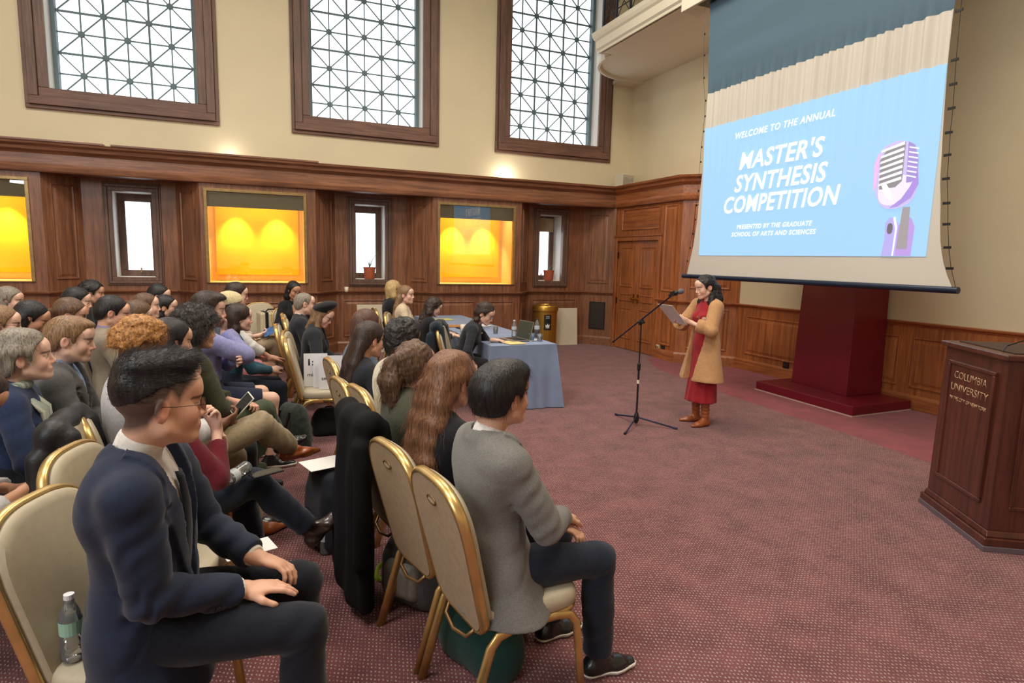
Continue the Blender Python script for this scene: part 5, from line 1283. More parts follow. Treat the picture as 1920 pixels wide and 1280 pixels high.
# ------------------------------------------------------------------ banquet chairs
GOLD = mat('gold_chair_metal', S(212, 178, 116), rough=.32, metal=.8, var=.12, vscale=(14, 14, 14)); GOLDD = mat('bronze_leg', S(140, 108, 70), rough=.35, metal=.6)
VINYL = mat('champagne_vinyl', S(182, 171, 147), rough=.5, var=.05, vscale=(30, 30, 30), bump=.0006, bscale=(500, 500, 500)); VINYLB = mat('taupe_backing', S(172, 150, 122), rough=.7, var=.08, vscale=(40, 40, 40), bump=.0006, bscale=(500, 500, 500))
def back_outline(w0, w1, h, r, n=8, rb=.05):
    """y,z outline of the back: w0 half-width at the bottom, w1 higher up, rounded shoulders"""
    pts = [(-w0+rb, 0), (w0-rb, 0)]
    for k in range(n+1): a = -pi/2+pi/2*k/n; pts.append((w0-rb+rb*cos(a), rb+rb*sin(a)))
    for t in np.linspace(.0, 1, 8)[1:-1]: pts.append((w0+(w1-w0)*t, rb+(h-.20-rb)*t))
    for k in range(25):
        a = pi*k/24; c_, s_ = cos(a), sin(a); pts.append((w1*abs(c_)**(2/2.9)*math.copysign(1, c_), h-.20+.20*abs(s_)**(2/2.9)))
    for t in np.linspace(1, 0, 8)[1:-1]: pts.append((-(w0+(w1-w0)*t), rb+(h-.20-rb)*t))
    for k in range(n+1): a = pi+pi/2*k/n; pts.append((-w0+rb+rb*cos(a), rb+rb*sin(a)))
    out = [pts[0]]
    for p in pts[1:]:
        if math.hypot(p[0]-out[-1][0], p[1]-out[-1][1]) > .002: out.append(p)
    return out
def make_chair(label, group):
    o = empty('banquet_chair', (0, 0, 0), 0, label, 'chair', group)
    ln = radians(14); ax = V3((-sin(ln), 0, cos(ln))); nr_ = V3((cos(ln), 0, sin(ln))); base = V3((-.155, 0, .37))
    def T_(y, z, d): return base+ax*z+V3((0, y, 0))+nr_*(d+.10*(z/.5)**2*0)
    OL = back_outline(.190, .215, .59, .12, rb=.08)
    def layer(scale, d0, d1, name, m, dome=0, bev=.006):
        cz = .295; P_ = [(y*scale, cz+(z-cz)*(1-(1-scale)*.8)) for y, z in OL]; b = MB(); n_ = len(P_)
        rings = [(1.0, d0), (1.0, d1)] if not dome else [(1, d0), (1, d1-dome*.6), (.965, d1-dome*.15), (.88, d1), (.5, d1+dome*.3)]
        vs = []
        for s_, d_ in rings: vs += [T_(y*s_, cz+(z-cz)*s_, d_) for y, z in P_]
        fs = [tuple(range(n_))[::-1], tuple((len(rings)-1)*n_+k for k in range(n_))]
        for j in range(len(rings)-1): fs += [(j*n_+k, j*n_+(k+1) % n_, (j+1)*n_+(k+1) % n_, (j+1)*n_+k) for k in range(n_)]
        b.add(vs, fs); q = b.build(name, m, o, auto=True); return q
    layer(.965, .012, .045, 'front_pad', VINYL, dome=.022); layer(.965, -.016, -.008, 'rear_panel', VINYLB)
    # metal rim as a flattened tube following the outline
    P_ = [T_(y, z, .002) for y, z in OL]; b = MB(); n_ = len(P_); vs = []; 
    for k in range(n_):
        t = nrm(P_[(k+1) % n_]-P_[k-1]); s_ = np.cross(t, nr_)
        for j in range(8): a = 2*pi*j/8; vs.append(P_[k]+s_*cos(a)*.0115+nr_*sin(a)*.021)
    b.add(vs, [(k*8+j, k*8+(j+1) % 8, ((k+1) % n_)*8+(j+1) % 8, ((k+1) % n_)*8+j) for k in range(n_) for j in range(8)]); b.build('back_frame', GOLD, o, smooth=True)
    # grommet of the hand hole
    b = MB(); c_ = T_(0, .50, -.018); ring = [c_+V3((0, .034*cos(a), 0))+ax*.016*sin(a) for a in np.linspace(0, 2*pi, 20, endpoint=False)]; b.tube(ring, .0045, 6, closed=True); b.build('hand_hole_rim', GOLDD, o, smooth=True)
    b = MB(); b.add([p-nr_*.001 for p in ring], [tuple(range(20))]); b.build('hand_hole', mat('hole_pale', S(196, 186, 164), rough=.6), o)
    # seat
    OS = []
    for k in range(32):
        a = 2*pi*k/32; p = 4.5; x = abs(cos(a))**(2/p)*math.copysign(1, cos(a))*.215; y = abs(sin(a))**(2/p)*math.copysign(1, sin(a))*(.215+.015*cos(a)); OS.append((x+.045, y))
    b = MB(); vs = []; rings = [(.97, .405), (1.0, .415), (1.01, .44), (.99, .462), (.94, .474), (.7, .480), (.35, .483)]
    for s_, z in rings: vs += [(.045+(x-.045)*s_, y*s_, z) for x, y in OS]
    b.add(vs, [tuple(range(32))[::-1], tuple(6*32+k for k in range(32))]+[(j*32+k, j*32+(k+1) % 32, (j+1)*32+(k+1) % 32, (j+1)*32+k) for j in range(6) for k in range(32)]); b.build('seat', VINYL, o, smooth=True)
    b = MB(); P_ = [V3((.045+(x-.045)*.96, y*.96, .397)) for x, y in OS]; b.tube(P_, .012, 6, closed=True, flat=(.7, 1)); b.build('seat_frame', GOLD, o, smooth=True)
    for s_ in (-1, 1):
        b = MB(); b.tube([(.03, s_*.205, .388), (.13, s_*.210, .390), (.19, s_*.212, .378), (.222, s_*.213, .340), (.240, s_*.214, .20), (.262, s_*.216, .0)], .0145, 8, flat=(.8, 1.25)); b.build('leg', GOLD, o, smooth=True)
        b = MB(); b.tube([(.03, s_*.205, .388), (-.06, s_*.203, .388), (-.115, s_*.200, .372), (-.145, s_*.198, .335), (-.19, s_*.198, .19), (-.245, s_*.198, .0)], .0145, 8, flat=(.8, 1.5)); b.build('leg', GOLD, o, smooth=True)
    b = MB(); b.tube([(-.15, -.12, .385), (-.19, -.09, .335), (-.20, 0, .32), (-.19, .09, .335), (-.15, .12, .385)], .008, 6); b.build('brace', GOLDD, o, smooth=True)
    return o
CHAIR0 = make_chair('x', 'banquet chairs'); CH_USED = [False]
def chair(x, y, deg, label, group=None):
    c = CHAIR0 if not CH_USED[0] else copy_tree(CHAIR0); CH_USED[0] = True
    c.location = (x, y, 0); c.rotation_euler = (0, 0, radians(deg)); c['label'] = label
    if group: c['group'] = group
    return c
# ------------------------------------------------------------------ the people
def P(label, head_, yaw, lean=6, hfwd=.03, seat=True, **k):
    x, y, z = head_; l = radians(lean); hip = k.get('hip', .56 if not k.get('stand') else .90)
    zz_ = hip+.645*cos(l)-hfwd*sin(l); s = z/zz_; dx = (.645*sin(l)+hfwd*cos(l))*s; a = radians(yaw+k.get('twist', 0))
    loc = (x-dx*cos(a), y-dx*sin(a)); k.setdefault('s', s)
    R_ = person(label, loc, yaw, lean=lean, hfwd=hfwd, **k); return (*R_, loc)
def wp(r, p):
    W = r[0]; a = W.rotation_euler[2]; s = W.scale[0]; x, y, z = p; return Vector((W.location.x+s*(x*cos(a)-y*sin(a)), W.location.y+s*(x*sin(a)+y*cos(a)), s*z))
NEAR = dict(res=.0055, hres=.0040, fres=.0045, bres=.014); MID = dict(res=.0095, hres=.0050, fres=.0065, bres=.017)
FARR = dict(res=.0135, hres=.0062, fres=.0085, bres=.022); FAR2 = dict(res=.017, hres=.0070, fres=.010, bres=.025, nohand=False)
# cloths
C_ = lambda n, *c, **k: cloth(n, c, **k)
NAVY = C_('navy', 29, 38, 60, vs=30, rough=.75); NAVYT = C_('navy_trousers', 20, 23, 34); GREYB = C_('grey_blazer', 118, 116, 112, vs=200, var=.2); JEAN = C_('dark_denim', 26, 33, 48, bs=700)
SHIRT = C_('white_shirt', 226, 220, 214, bump=.0006); BLK = C_('black', 30, 30, 34); BLK2 = C_('black_knit', 38, 40, 46); CREAM = C_('cream_shirt', 216, 206, 184); OLIVE = C_('olive', 76, 78, 62)
DENIM = C_('denim_jacket', 92, 108, 124); LAV = C_('lavender_sweatshirt', 140, 140, 186); NAVSH = C_('navy_shorts', 38, 44, 64); KHAKI = C_('khaki', 150, 134, 108); GREEN = C_('green_trousers', 70, 80, 60); OLJ = C_('olive_jacket', 62, 64, 46)
GRAYW = C_('pale_grey_knit', 196, 194, 196); TAUPE = C_('taupe_blazer', 142, 130, 112, vs=200, var=.2); CHAR = C_('charcoal_blazer', 84, 84, 84); BLUSH = C_('blue_shirt', 120, 142, 178); NAVC = C_('navy_cardigan', 40, 52, 82)
BEIGE = C_('beige', 176, 156, 128); LACE = C_('lace', 208, 190, 160, var=.35, vs=120); RUST = C_('maroon_top', 104, 26, 40); TEAL = C_('teal', 38, 78, 96); MUSTARD = C_('mustard_top', 156, 132, 96); PINK = C_('pink_shorts', 214, 140, 150); WHITET = C_('white_top', 214, 212, 210)
CAMEL = C_('camel_coat', 190, 146, 102, vs=80); CRIM = C_('crimson_dress', 158, 34, 44, var=.08, rough=.7); TAN = mat('tan_leather', S(150, 80, 40), rough=.35, coat=.3, bump=.001, bscale=(60, 60, 60)); DKB = mat('dark_brown_leather', S(56, 42, 36), rough=.3, coat=.3); BLKL = mat('black_leather', S(26, 26, 28), rough=.32, coat=.3, bump=.001, bscale=(70, 70, 70))
SOLE = mat('white_sole', S(220, 214, 206), rough=.6)
# hair
H_BLK = hairmat('black', (42, 38, 40), (14, 13, 15)); H_BLKC = hairmat('black_curl', (44, 38, 38), (14, 12, 13), curly=True); H_DKB = hairmat('dark_brown', (66, 48, 40), (28, 20, 17)); H_BRN = hairmat('brown', (120, 90, 68), (62, 44, 33)); H_AUB = hairmat('auburn', (146, 104, 76), (86, 56, 40)); H_RED = hairmat('reddish_brown', (104, 68, 52), (58, 36, 28))
H_LTB = hairmat('light_brown', (158, 124, 90), (96, 70, 48)); H_BLD = hairmat('blonde', (214, 184, 132), (160, 128, 84)); H_GRY = hairmat('grey', (160, 150, 136), (92, 84, 74)); H_GLD = hairmat('golden_curl', (206, 150, 84), (110, 66, 34), curly=True); H_AFR = hairmat('afro', (74, 66, 62), (26, 22, 22), curly=True)
SK1, SK2, SK3, SK4, SK5 = (228, 186, 164), (216, 168, 142), (198, 148, 118), (160, 112, 86), (118, 80, 60)
def T(n, m, **k): return dict(name=n, m=m, **k)
def shirt(m=SHIRT, **k): return T('shirt', m, e=.006, collar=True, neck='shirt', sleeve=1.97, folds=.001, **k)
def blazer(m, **k):
    d = dict(e=.021, sleeve=1.93, lapel=True, V=(.14, .50), skirt=.10, cuff=.017, neck=None, folds=.0028); d.update(k); return T('blazer', m, **d)
TR = lambda m, **k: dict(m=m, e2=.014, **k)
SH = lambda m=BLKL, **k: dict(m=m, **k)
CROSS = {-1: ((.41, .00, .645), (.60, .14, .36)), 1: ((.44, .13, .53), (.42, .14, .085))}; CROSSF = {-1: (.9, .12, -.42), 1: (1, .1, 0)}
CROSSL = {1: ((.41, .00, .645), (.60, -.14, .36)), -1: ((.44, -.13, .53), (.42, -.14, .085))}; CROSSLF = {1: (.9, -.12, -.42), -1: (1, -.1, 0)}
def longhair(dz=-.30, back=-.085, w=.055, n=3, tail=.03, dx=.0, side=.05, top=.60):
    L = []
    for sgn in (-1, 0, 1): L.append(dict(p=[(-.055, sgn*side, top), (back, sgn*side*1.25, .47), (back-.03+dx, sgn*side*1.3, .30), (back-.02+dx, sgn*side*1.2, .30+dz*.5+.0), ][:n+1], r=[w*1.1, w, w*.85, tail]))
    return L
def fronts(side=.085, x=.02, z1=.36, w=.028): return [dict(p=[(.01, s*.072, .64), (x-.01, s*side, .52), (x+.03, s*(side+.01), z1)], r=[w, w, w*.5]) for s in (-1, 1)]
def bob(z1=.47, w=.045): return [dict(h=1, p=[(-.035, s*.045, -.02), (-.035, s*.062, -.09), (-.02, s*.06, z1-.64)], r=[w*1.2, w, w*.6]) for s in (-1, 1)]+[dict(h=1, p=[(-.06, 0, -.03), (-.07, 0, z1-.64)], r=[w*1.4, w])]

def tie(W, B, m=None):
    m = m or C_('dark_tie', 30, 34, 46, rough=.5); b = MB(); rows = [(.455, .013, .100), (.435, .016, .108), (.42, .013, .112), (.36, .022, .124), (.28, .030, .128), (.20, .036, .126), (.10, .04, .124)]
    vs = []
    for z, w, x in rows: vs += [B(x-.008, -w, z), B(x, -w*.6, z), B(x+.003, 0, z), B(x, w*.6, z), B(x-.008, w, z)]
    b.add(vs, [(i*5+j, i*5+j+1, (i+1)*5+j+1, (i+1)*5+j) for i in range(len(rows)-1) for j in range(4)]); o = b.build('necktie', m, W, smooth=True); q = o.modifiers.new('s', 'SOLIDIFY'); q.thickness = .004; return o
def beanie(W, H, B, arms):
    f = Field(H.o-.17, H.o+.2, .008)
    f.ell(H(-.014, 0, .042), V3((.112, .092, .098))*H.k, H.M, .02); f.ell(H(-.05, 0, .06), V3((.09, .08, .075))*H.k, H.M, .02)
    f.plane(H(.0, 0, .03), -H.M[2]*1.0+H.M[0]*.35, lo=H.o-.3, hi=H.o+.3)
    f.put(lambda X, Y, Z: (.0015*np.sin(np.arctan2(Y-H.o[1], X-H.o[0])*60)).astype(np.float32), (-9,)*3, (9,)*3, .01, 'disp')
    f.mesh('beanie', C_('cream_knit', 206, 190, 148, vs=90, var=.2), W)
def beret(W, H, B, arms):
    f = Field(H.o-.19, H.o+.22, .008)
    f.ell(H(-.02, 0, .092), V3((.125, .118, .052))*H.k, frame(0, -14), .02); f.ell(H(-.01, 0, .05), V3((.104, .086, .045))*H.k, H.M, .03)
    f.plane(H(.0, 0, .045), -H.M[2]+H.M[0]*.25, lo=H.o-.3, hi=H.o+.3); f.mesh('beret', C_('black_felt', 28, 28, 32, vs=90), W)
# --- front row ------------------------------------------------------------
A1 = P('young man in grey blazer with black hair, seen from behind, nearest end of front row', (.85, 2.10, 1.205), 4, -1, hfwd=.05, **NEAR, hyaw=14, hpitch=-2, skin=SK2, hands=(dict(t=(.30, -.00, .655), d=(.7, -.75, -.3), n=(-.1, -.1, -1), pole=(-.4, .8, -.6), curl=38), dict(t=(.30, .035, .70), d=(.75, -.55, -.35), n=(0, 0, -1), pole=(-.5, 1, -.5), curl=40)),
    legs={1: ((.40, .16, .53), (.40, .20, .085)), -1: ((.43, -.12, .53), (.46, -.10, .085))}, feet={1: (1, .1, 0), -1: (1, -.05, 0)},
    hair=dict(kind='straight', m=H_BLK, t=.014, amp=.0015, freq=90, blobs=[((.035, 0, .085), (.075, .068, .045)), ((-.06, 0, .03), (.065, .075, .07))], line=[(-.2, -.05), (-.08, -.055), (-.045, -.05), (-.03, -.01), (-.01, .02), (.015, .02), (.03, .0), (.04, .02), (.05, .04), (.075, .06), (.085, .075), (.2, .08)], strands=2600, st=dict(L=.04, lift=.07, r=.0006, fwd=.25, seed=2, grav=.8, zmin=-.03)),
    tops=[shirt(), blazer(GREYB, skirt=.16, skr=.05, folds=.005)], bottom=TR(JEAN), shoes=SH(BLKL, sole=SOLE))
A2 = P('woman with long wavy auburn hair and black top, seen from behind in the front row', (.79, 2.55, 1.175), 10, 4, **MID, male=False, hyaw=18, hpitch=4, skin=SK1, hands=('lap', dict(t=(.22, .20, 1.0), d=(.15, -.2, 1), n=(-1, .2, .1), pole=(.5, .6, -1), curl=70)),
    hair=dict(kind='wavy', m=H_AUB, t=.020, amp=.005, freq=34, strands=2600, st=dict(L=.10, lift=.12, r=.0008, grav=1, curl=.005, seed=4, cf=90)), long=longhair(-.30, w=.05, side=.068, tail=.032, back=-.075)+[dict(p=[(-.05, 0, .62), (-.09, 0, .42), (-.10, 0, .22)], r=[.055, .052, .035])],
    tops=[T('top', BLK, e=.012)], bottom=TR(C_('pale_trousers', 176, 168, 158)), shoes=SH(BLKL), legs={1: ((.42, .12, .56), (.40, .12, .085)), -1: ((.44, -.10, .55), (.40, -.1, .085))})
A3 = P('woman in olive shirt with curly brown half ponytail in the front row', (.74, 3.02, 1.17), 10, 3, **MID, male=False, hyaw=22, hpitch=2, skin=SK2, hands=('lap', 'lap'),
    hair=dict(kind='curly', m=H_BRN, t=.010, amp=.007, freq=110, blobs2=[((-.105, 0, .045), (.035, .04, .035))], strands=1800, st=dict(L=.06, lift=.2, curl=.006, cf=170, r=.0008)), long=[dict(p=[(-.10, s*.02, .66), (-.11, s*.04, .57), (-.095, s*.05, .46)], r=[.035, .04, .028]) for s in (-1, 1)],
    tops=[T('shirt', OLIVE, e=.016, collar=True, neck='shirt', colh=.02)], bottom=TR(BLK), shoes=SH())
A4 = P('man in cream shirt with thick dark curly hair in the front row', (.84, 3.72, 1.20), 10, 5, **MID, hyaw=24, skin=SK3, hands=('thigh', 'thigh'), hair=dict(kind='curly', m=H_BLKC, t=.022, amp=.010, freq=80, blobs=[((.02, 0, .08), (.09, .07, .05))], strands=1000, st=dict(L=.03, lift=.5, curl=.004, cf=220)),
    tops=[T('shirt', CREAM, e=.020, collar=True, neck='shirt', folds=.005)], bottom=TR(KHAKI), shoes=SH())
A5 = P('woman with very long straight black hair behind the man in cream shirt', (.72, 4.25, 1.14), 8, 7, **FARR, male=False, hyaw=15, hpitch=8, skin=SK2, hair=dict(kind='straight', m=H_DKB, t=.014), long=longhair(-.45, w=.042, side=.06, tail=.03)+[dict(p=[(-.05, 0, .62), (-.10, 0, .42), (-.12, 0, .14)], r=[.05, .05, .035])], tops=[T('cardigan', BLK2)], bottom=TR(BLK), shoes=SH())
A6 = P('woman with reddish-brown bob and denim jacket in the front row', (.78, 4.74, 1.175), 6, 6, **FARR, male=False, hyaw=28, skin=SK1, hair=dict(kind='straight', m=H_RED, t=.018), long=bob(.40, .055), tops=[T('jacket', DENIM, e=.018, collar=True, neck='shirt')], bottom=TR(JEAN), shoes=SH())
A7 = P('woman in black beret, glasses and black blazer looking down at her lap', (.62, 6.45, 1.11), -12, 12, **FARR, male=False, hyaw=-14, hpitch=26, skin=SK1, glasses=dict(), face=dict(closed=True), hair=dict(kind='wavy', m=H_LTB, t=.010), long=fronts()+bob(.45, .03), hands=('lap', 'lap'),
    tops=[T('blouse', RUST, e=.006), blazer(BLK2)], bottom=TR(BLK), shoes=SH(), extra=[lambda W, H, B, arms: beret(W, H, B, arms)])
A8 = P('older man with short grey hair and glasses in dark suit', (.50, 7.15, 1.17), -5, 5, **FARR, hyaw=10, hpitch=4, skin=SK1, glasses=dict(), hair=dict(kind='straight', m=H_GRY, t=.004), tops=[shirt(), blazer(BLK2)], bottom=TR(BLK), shoes=SH(), hands=('clasp', 'clasp'))
A9 = P('dark-haired woman in black holding up a phone by the window wall', (.50, 9.25, 1.20), -70, 4, **FAR2, male=False, hyaw=10, hpitch=14, skin=SK3, hair=dict(kind='straight', m=H_BLK, t=.014), long=bob(), tops=[T('top', BLK, sleeve=1.5)], bottom=TR(BLK), shoes=SH(), hands=(dict(t=(.24, .02, .98), d=(.2, -.3, 1), n=(1, 0, 0), pole=(.2, 1, -1), curl=40), 'lap'))

# --- second row -----------------------------------------------------------
B1 = P('man in navy suit, white shirt and tie with glasses and spiky black hair, largest figure', (-.27, 2.03, 1.27), -4, 3, hfwd=.05, **NEAR, twist=-9, hyaw=31, hpitch=2, skin=SK2, fat=1.05, wide=1.0, shf={-1: .03, 1: .0},
    hands=(dict(t=(.31, .07, .675), d=(.86, -.25, -.30), n=(0, -.2, -1), pole=(-.5, .9, -.5), curl=30), dict(t=(.28, .07, .648), d=(.97, -.2, -.12), n=(0, 0, -1), pole=(-.8, .5, -.5), curl=16, spread=.6)),
    legs={1: ((.44, .15, .53), (.43, .15, .085)), -1: ((.45, -.12, .53), (.44, -.12, .085))},
    glasses=dict(shape='rect', r=.021, th=.0009), face=dict(fade=S(66, 55, 50), browt=1.3),
    hair=dict(noback=True, kind='straight', m=H_BLK, t=.003, amp=.003, freq=80, line=[(-.2, -.02), (-.10, .0), (-.045, .035), (-.02, .05), (.03, .062), (.055, .066), (.075, .075), (.085, .08), (.2, .09)], blobs2=[((-.03, 0, .105), (.075, .066, .036)), ((.03, 0, .112), (.062, .058, .034)), ((-.075, 0, .06), (.038, .055, .05))], strands=4200, st=dict(L=.032, lift=.38, r=.0006, fwd=1.2, grav=-.1, seed=3, zmin=.02)),
    tops=[shirt(colh=.032), T('necktie_dummy', NAVYT)][:1]+[blazer(NAVY, V=(.10, .50), skirt=.20, skr=.03, folds=.006, e=.022)], bottom=TR(NAVYT), shoes=SH(),
    extra=[lambda W, H, B, arms: tie(W, B)])

hold = dict(t=(.30, .06, .74), d=(.75, -.4, .25), n=(-.3, -.5, .6), pole=(-.4, .8, -.8), curl=45)
B2 = P('woman in dark jeans and ankle boot with crossed legs, face hidden behind the navy-suited man', (-.34, 2.98, 1.165), 20, 7, **MID, male=False, hyaw=10, hpitch=4, skin=SK1, hands=(dict(t=(.31, .05, .80), d=(.1, -.2, 1), n=(-1, -.2, .2), pole=(.3, .7, -1), curl=50, base='chin'), dict(t=(.27, .03, .95), d=(-.05, .1, 1), n=(-1, .3, .1), pole=(-.5, .9, -.8), curl=55)),
    hair=dict(kind='wavy', m=H_DKB, t=.014), long=longhair(-.1, w=.038, tail=.02), tops=[T('top', RUST, e=.012, sleeve=1.7)], bottom=TR(JEAN), legs={-1: ((.45, .0, .64), (.70, -.06, .34)), 1: ((.44, .15, .53), (.50, .16, .085))}, feet={-1: (.95, -.1, -.22), 1: (1, .1, 0)}, shoes=SH(DKB, boot=.10, len=1.0, tilt=(-1,)))
B3 = P('man with golden-tipped curly hair, khaki trousers and brown boot resting on his knee', (-.54, 3.50, 1.24), 20, 2, **MID, hyaw=6, hpitch=14, skin=SK5, hair=dict(kind='curly', m=H_GLD, t=.020, amp=.012, freq=90, line=[(-.2, -.05), (-.045, .0), (-.02, .03), (.03, .04), (.055, .055), (.085, .07), (.2, .09)], blobs2=[((.0, 0, .10), (.09, .075, .045))], strands=1600, st=dict(L=.03, lift=.5, curl=.005, cf=250)),
    hands=(dict(t=(.39, .05, .76), d=(.8, -.45, .15), n=(-.2, -.4, -.8), pole=(-.4, .8, -.8), curl=55), dict(t=(.40, .05, .775), d=(.8, -.3, .3), n=(-.1, -.6, .6), pole=(-.4, .9, -.8), curl=45)), tops=[T('sweater', GRAYW, e=.024, sleeve=1.6, folds=.004)], bottom=TR(KHAKI, e=.018, folds=.004), legs={-1: ((.62, .02, .72), (.86, .20, .50)), 1: ((.50, .14, .53), (.62, .16, .085))}, feet={-1: (.95, .15, .05), 1: (1, .1, 0)}, shoes=SH(TAN, point=1, boot=.08, len=1.05, tilt=()))
B4 = P('person with straight black hair almost hidden behind the golden-curled man', (-.46, 3.98, 1.20), 18, 5, **FARR, male=False, hyaw=8, hpitch=6, skin=SK2, hair=dict(kind='straight', m=H_BLK, t=.014), long=bob(.5), tops=[T('top', BLK2)], bottom=TR(BLK), shoes=SH())
B5 = P('woman with big dark curly hair, olive jacket and green trousers', (-.36, 4.42, 1.21), 16, 2, **MID, male=False, hyaw=10, hpitch=2, skin=SK2, hair=dict(kind='curly', m=H_AFR, t=.045, amp=.014, freq=70, line=[(-.2, -.10), (-.06, -.10), (-.02, -.06), (.0, -.02), (.03, .02), (.055, .05), (.085, .065), (.2, .09)], blobs=[((-.05, 0, .0), (.10, .12, .09))], strands=5000, st=dict(L=.045, lift=.6, curl=.006, cf=230, r=.0009)),
    hands=(dict(t=(.30, -.02, .70), d=(.6, -.7, 0), n=(-.3, 0, -1), pole=(-.4, .8, -.6), curl=50), 'clasp'), tops=[T('jacket', OLJ, e=.026, sleeve=1.55, folds=.004, collar=True, neck='shirt', colh=.02)], bottom=TR(GREEN, e=.02), legs={-1: ((.46, .02, .62), (.60, .12, .34)), 1: ((.44, .13, .53), (.44, .14, .085))}, feet=CROSSF, shoes=SH(BLKL, tilt=(-1,)))
B6 = P('bearded man in lavender sweatshirt and navy shorts with hand at his chin', (-.34, 5.25, 1.275), 10, 4, **MID, hyaw=-6, hpitch=6, skin=SK1, wide=1.1, fat=1.1, face=dict(beard=.75, beardc=S(96, 60, 42)), hair=dict(kind='straight', m=H_DKB, t=.012, blobs=[((.03, 0, .09), (.075, .062, .038))], strands=900, st=dict(L=.035, lift=.3)),
    hands=('cross', dict(t=(.17, .02, 1.04), d=(.15, 0, 1), n=(-1, 0, .2), pole=(.9, .3, -.7), curl=70)), tops=[T('sweatshirt', LAV, e=.022, folds=.005, sleeve=1.9, cufft=.006)], bottom=dict(m=NAVSH, upto=.86, e=.024, name='shorts'), bare=1, shoes=SH(BLKL, sole=SOLE), legs={1: ((.44, .13, .53), (.42, .14, .085)), -1: ((.46, -.16, .53), (.44, -.16, .085))})
B7 = P('woman with dark fringe and teal top beside the lavender sweatshirt', (-.14, 5.95, 1.14), 8, 8, **FARR, male=False, hyaw=4, hpitch=2, skin=SK1, hair=dict(kind='straight', m=H_DKB, t=.013, line=[(-.2, -.085), (-.045, -.06), (-.02, -.02), (.035, .0), (.05, .02), (.075, .035), (.2, .04)]), long=bob(.52, .035), tops=[T('top', TEAL)], bottom=TR(JEAN), shoes=SH(), hands=(dict(t=(.36, .05, .68), d=(.8, -.4, .2), n=(-.2, -.4, -.9), pole=(-.4, .8, -.8), curl=50), dict(t=(.38, .05, .69), d=(.8, -.4, .2), n=(-.2, -.4, -.9), pole=(-.4, .8, -.8), curl=50)))
B8 = P('bearded man in cream beanie and white shirt with pink shorts', (-.22, 6.72, 1.19), 6, 5, **FARR, hyaw=8, hpitch=6, skin=SK2, face=dict(beard=.9, beardc=S(52, 36, 30)), hair=dict(kind='straight', m=H_BLK, t=.005), tops=[T('shirt', WHITET, e=.022, sleeve=1.5, collar=True, neck='shirt', folds=.004), T('vest', C_('slate_vest', 84, 96, 110), e=.032, sleeve=0, V=(.2, .5), neck=None)], bottom=dict(m=PINK, upto=.8, e=.024, name='shorts'), bare=1, shoes=SH(), hands=(dict(t=(.40, .08, .66), d=(.9, -.3, -.1), n=(0, 0, -1), pole=(-.4, .8, -.8)), dict(t=(.44, .10, .66), d=(.9, -.3, -.1), n=(0, 0, -1), pole=(-.4, .8, -.8))), extra=[beanie])
B9 = P('woman in glasses and pale top holding a blue leaflet', (-.20, 7.75, 1.24), 0, 5, **FARR, male=False, hyaw=4, hpitch=8, skin=SK1, glasses=dict(m=mat('red_spectacles', S(140, 40, 40), rough=.4)), hair=dict(kind='straight', m=H_DKB, t=.014), long=bob(.5, .035), tops=[T('top', BLUSH if 0 else C_('oatmeal', 206, 192, 176), sleeve=1.5)], bottom=TR(BEIGE), hands=('lap', hold), legs=CROSS, feet=CROSSF, shoes=SH(tilt=(-1,)))
# --- third row ------------------------------------------------------------
C1 = P('older woman with short wavy grey hair, pale scarf and navy cardigan', (-1.04, 3.60, 1.19), 6, 6, **MID, male=False, hyaw=6, hpitch=-6, skin=SK1, hair=dict(kind='wavy', m=H_GRY, t=.022, amp=.006, freq=50, strands=900, st=dict(L=.04, lift=.25, curl=.004, cf=120)), tops=[T('cardigan', NAVC, e=.018, folds=.003)], bottom=TR(BLK), shoes=SH())
C2 = P('young man with light brown hair and charcoal blazer beside the grey-haired woman', (-.96, 4.06, 1.215), 2, 5, **MID, hyaw=2, hpitch=8, skin=SK1, hair=dict(kind='straight', m=H_LTB, t=.008, blobs=[((.03, 0, .09), (.068, .056, .03))], strands=900, st=dict(L=.035, lift=.25)), tops=[T('shirt', BLUSH, e=.008, collar=True, neck='shirt', sleeve=1.95), blazer(CHAR)], bottom=TR(C_('dark_grey_trousers', 58, 60, 66)), shoes=SH(), hands=('clasp', 'lap'))
C3 = P('man with short dark hair in taupe blazer and lilac shirt', (-1.06, 5.72, 1.22), 8, 2, **MID, hyaw=2, hpitch=16, skin=SK2, face=dict(closed=True), hair=dict(kind='straight', m=H_BLK, t=.009), tops=[T('shirt', LAV, e=.008, collar=True, neck='shirt', sleeve=1.95), blazer(TAUPE)], bottom=TR(BLK), shoes=SH())
C4 = P('woman with straight brown hair resting her mouth on her hand', (-.96, 6.22, 1.15), 4, 10, **FARR, male=False, hyaw=8, hpitch=12, skin=SK1, hair=dict(kind='straight', m=H_BRN, t=.014), long=longhair(-.1), tops=[T('top', MUSTARD)], bottom=TR(BLK), shoes=SH(), hands=('lap', 'chin'))
C5 = P('fair young person with pulled-back light brown hair looking up', (-.97, 6.75, 1.185), 4, 5, **FARR, male=False, hyaw=4, hpitch=-2, skin=SK1, hair=dict(kind='straight', m=H_BRN, t=.010), tops=[T('shirt', BEIGE, e=.018, collar=True, neck='shirt')], bottom=TR(KHAKI), shoes=SH())
C6 = P('woman with sleek black hair and fringe in ochre top', (-.86, 7.2, 1.14), 2, 6, **FARR, male=False, hyaw=-4, hpitch=4, skin=SK1, hair=dict(kind='straight', m=H_BLK, t=.013), long=bob(.5, .035), tops=[T('top', MUSTARD)], bottom=TR(BLK), shoes=SH())
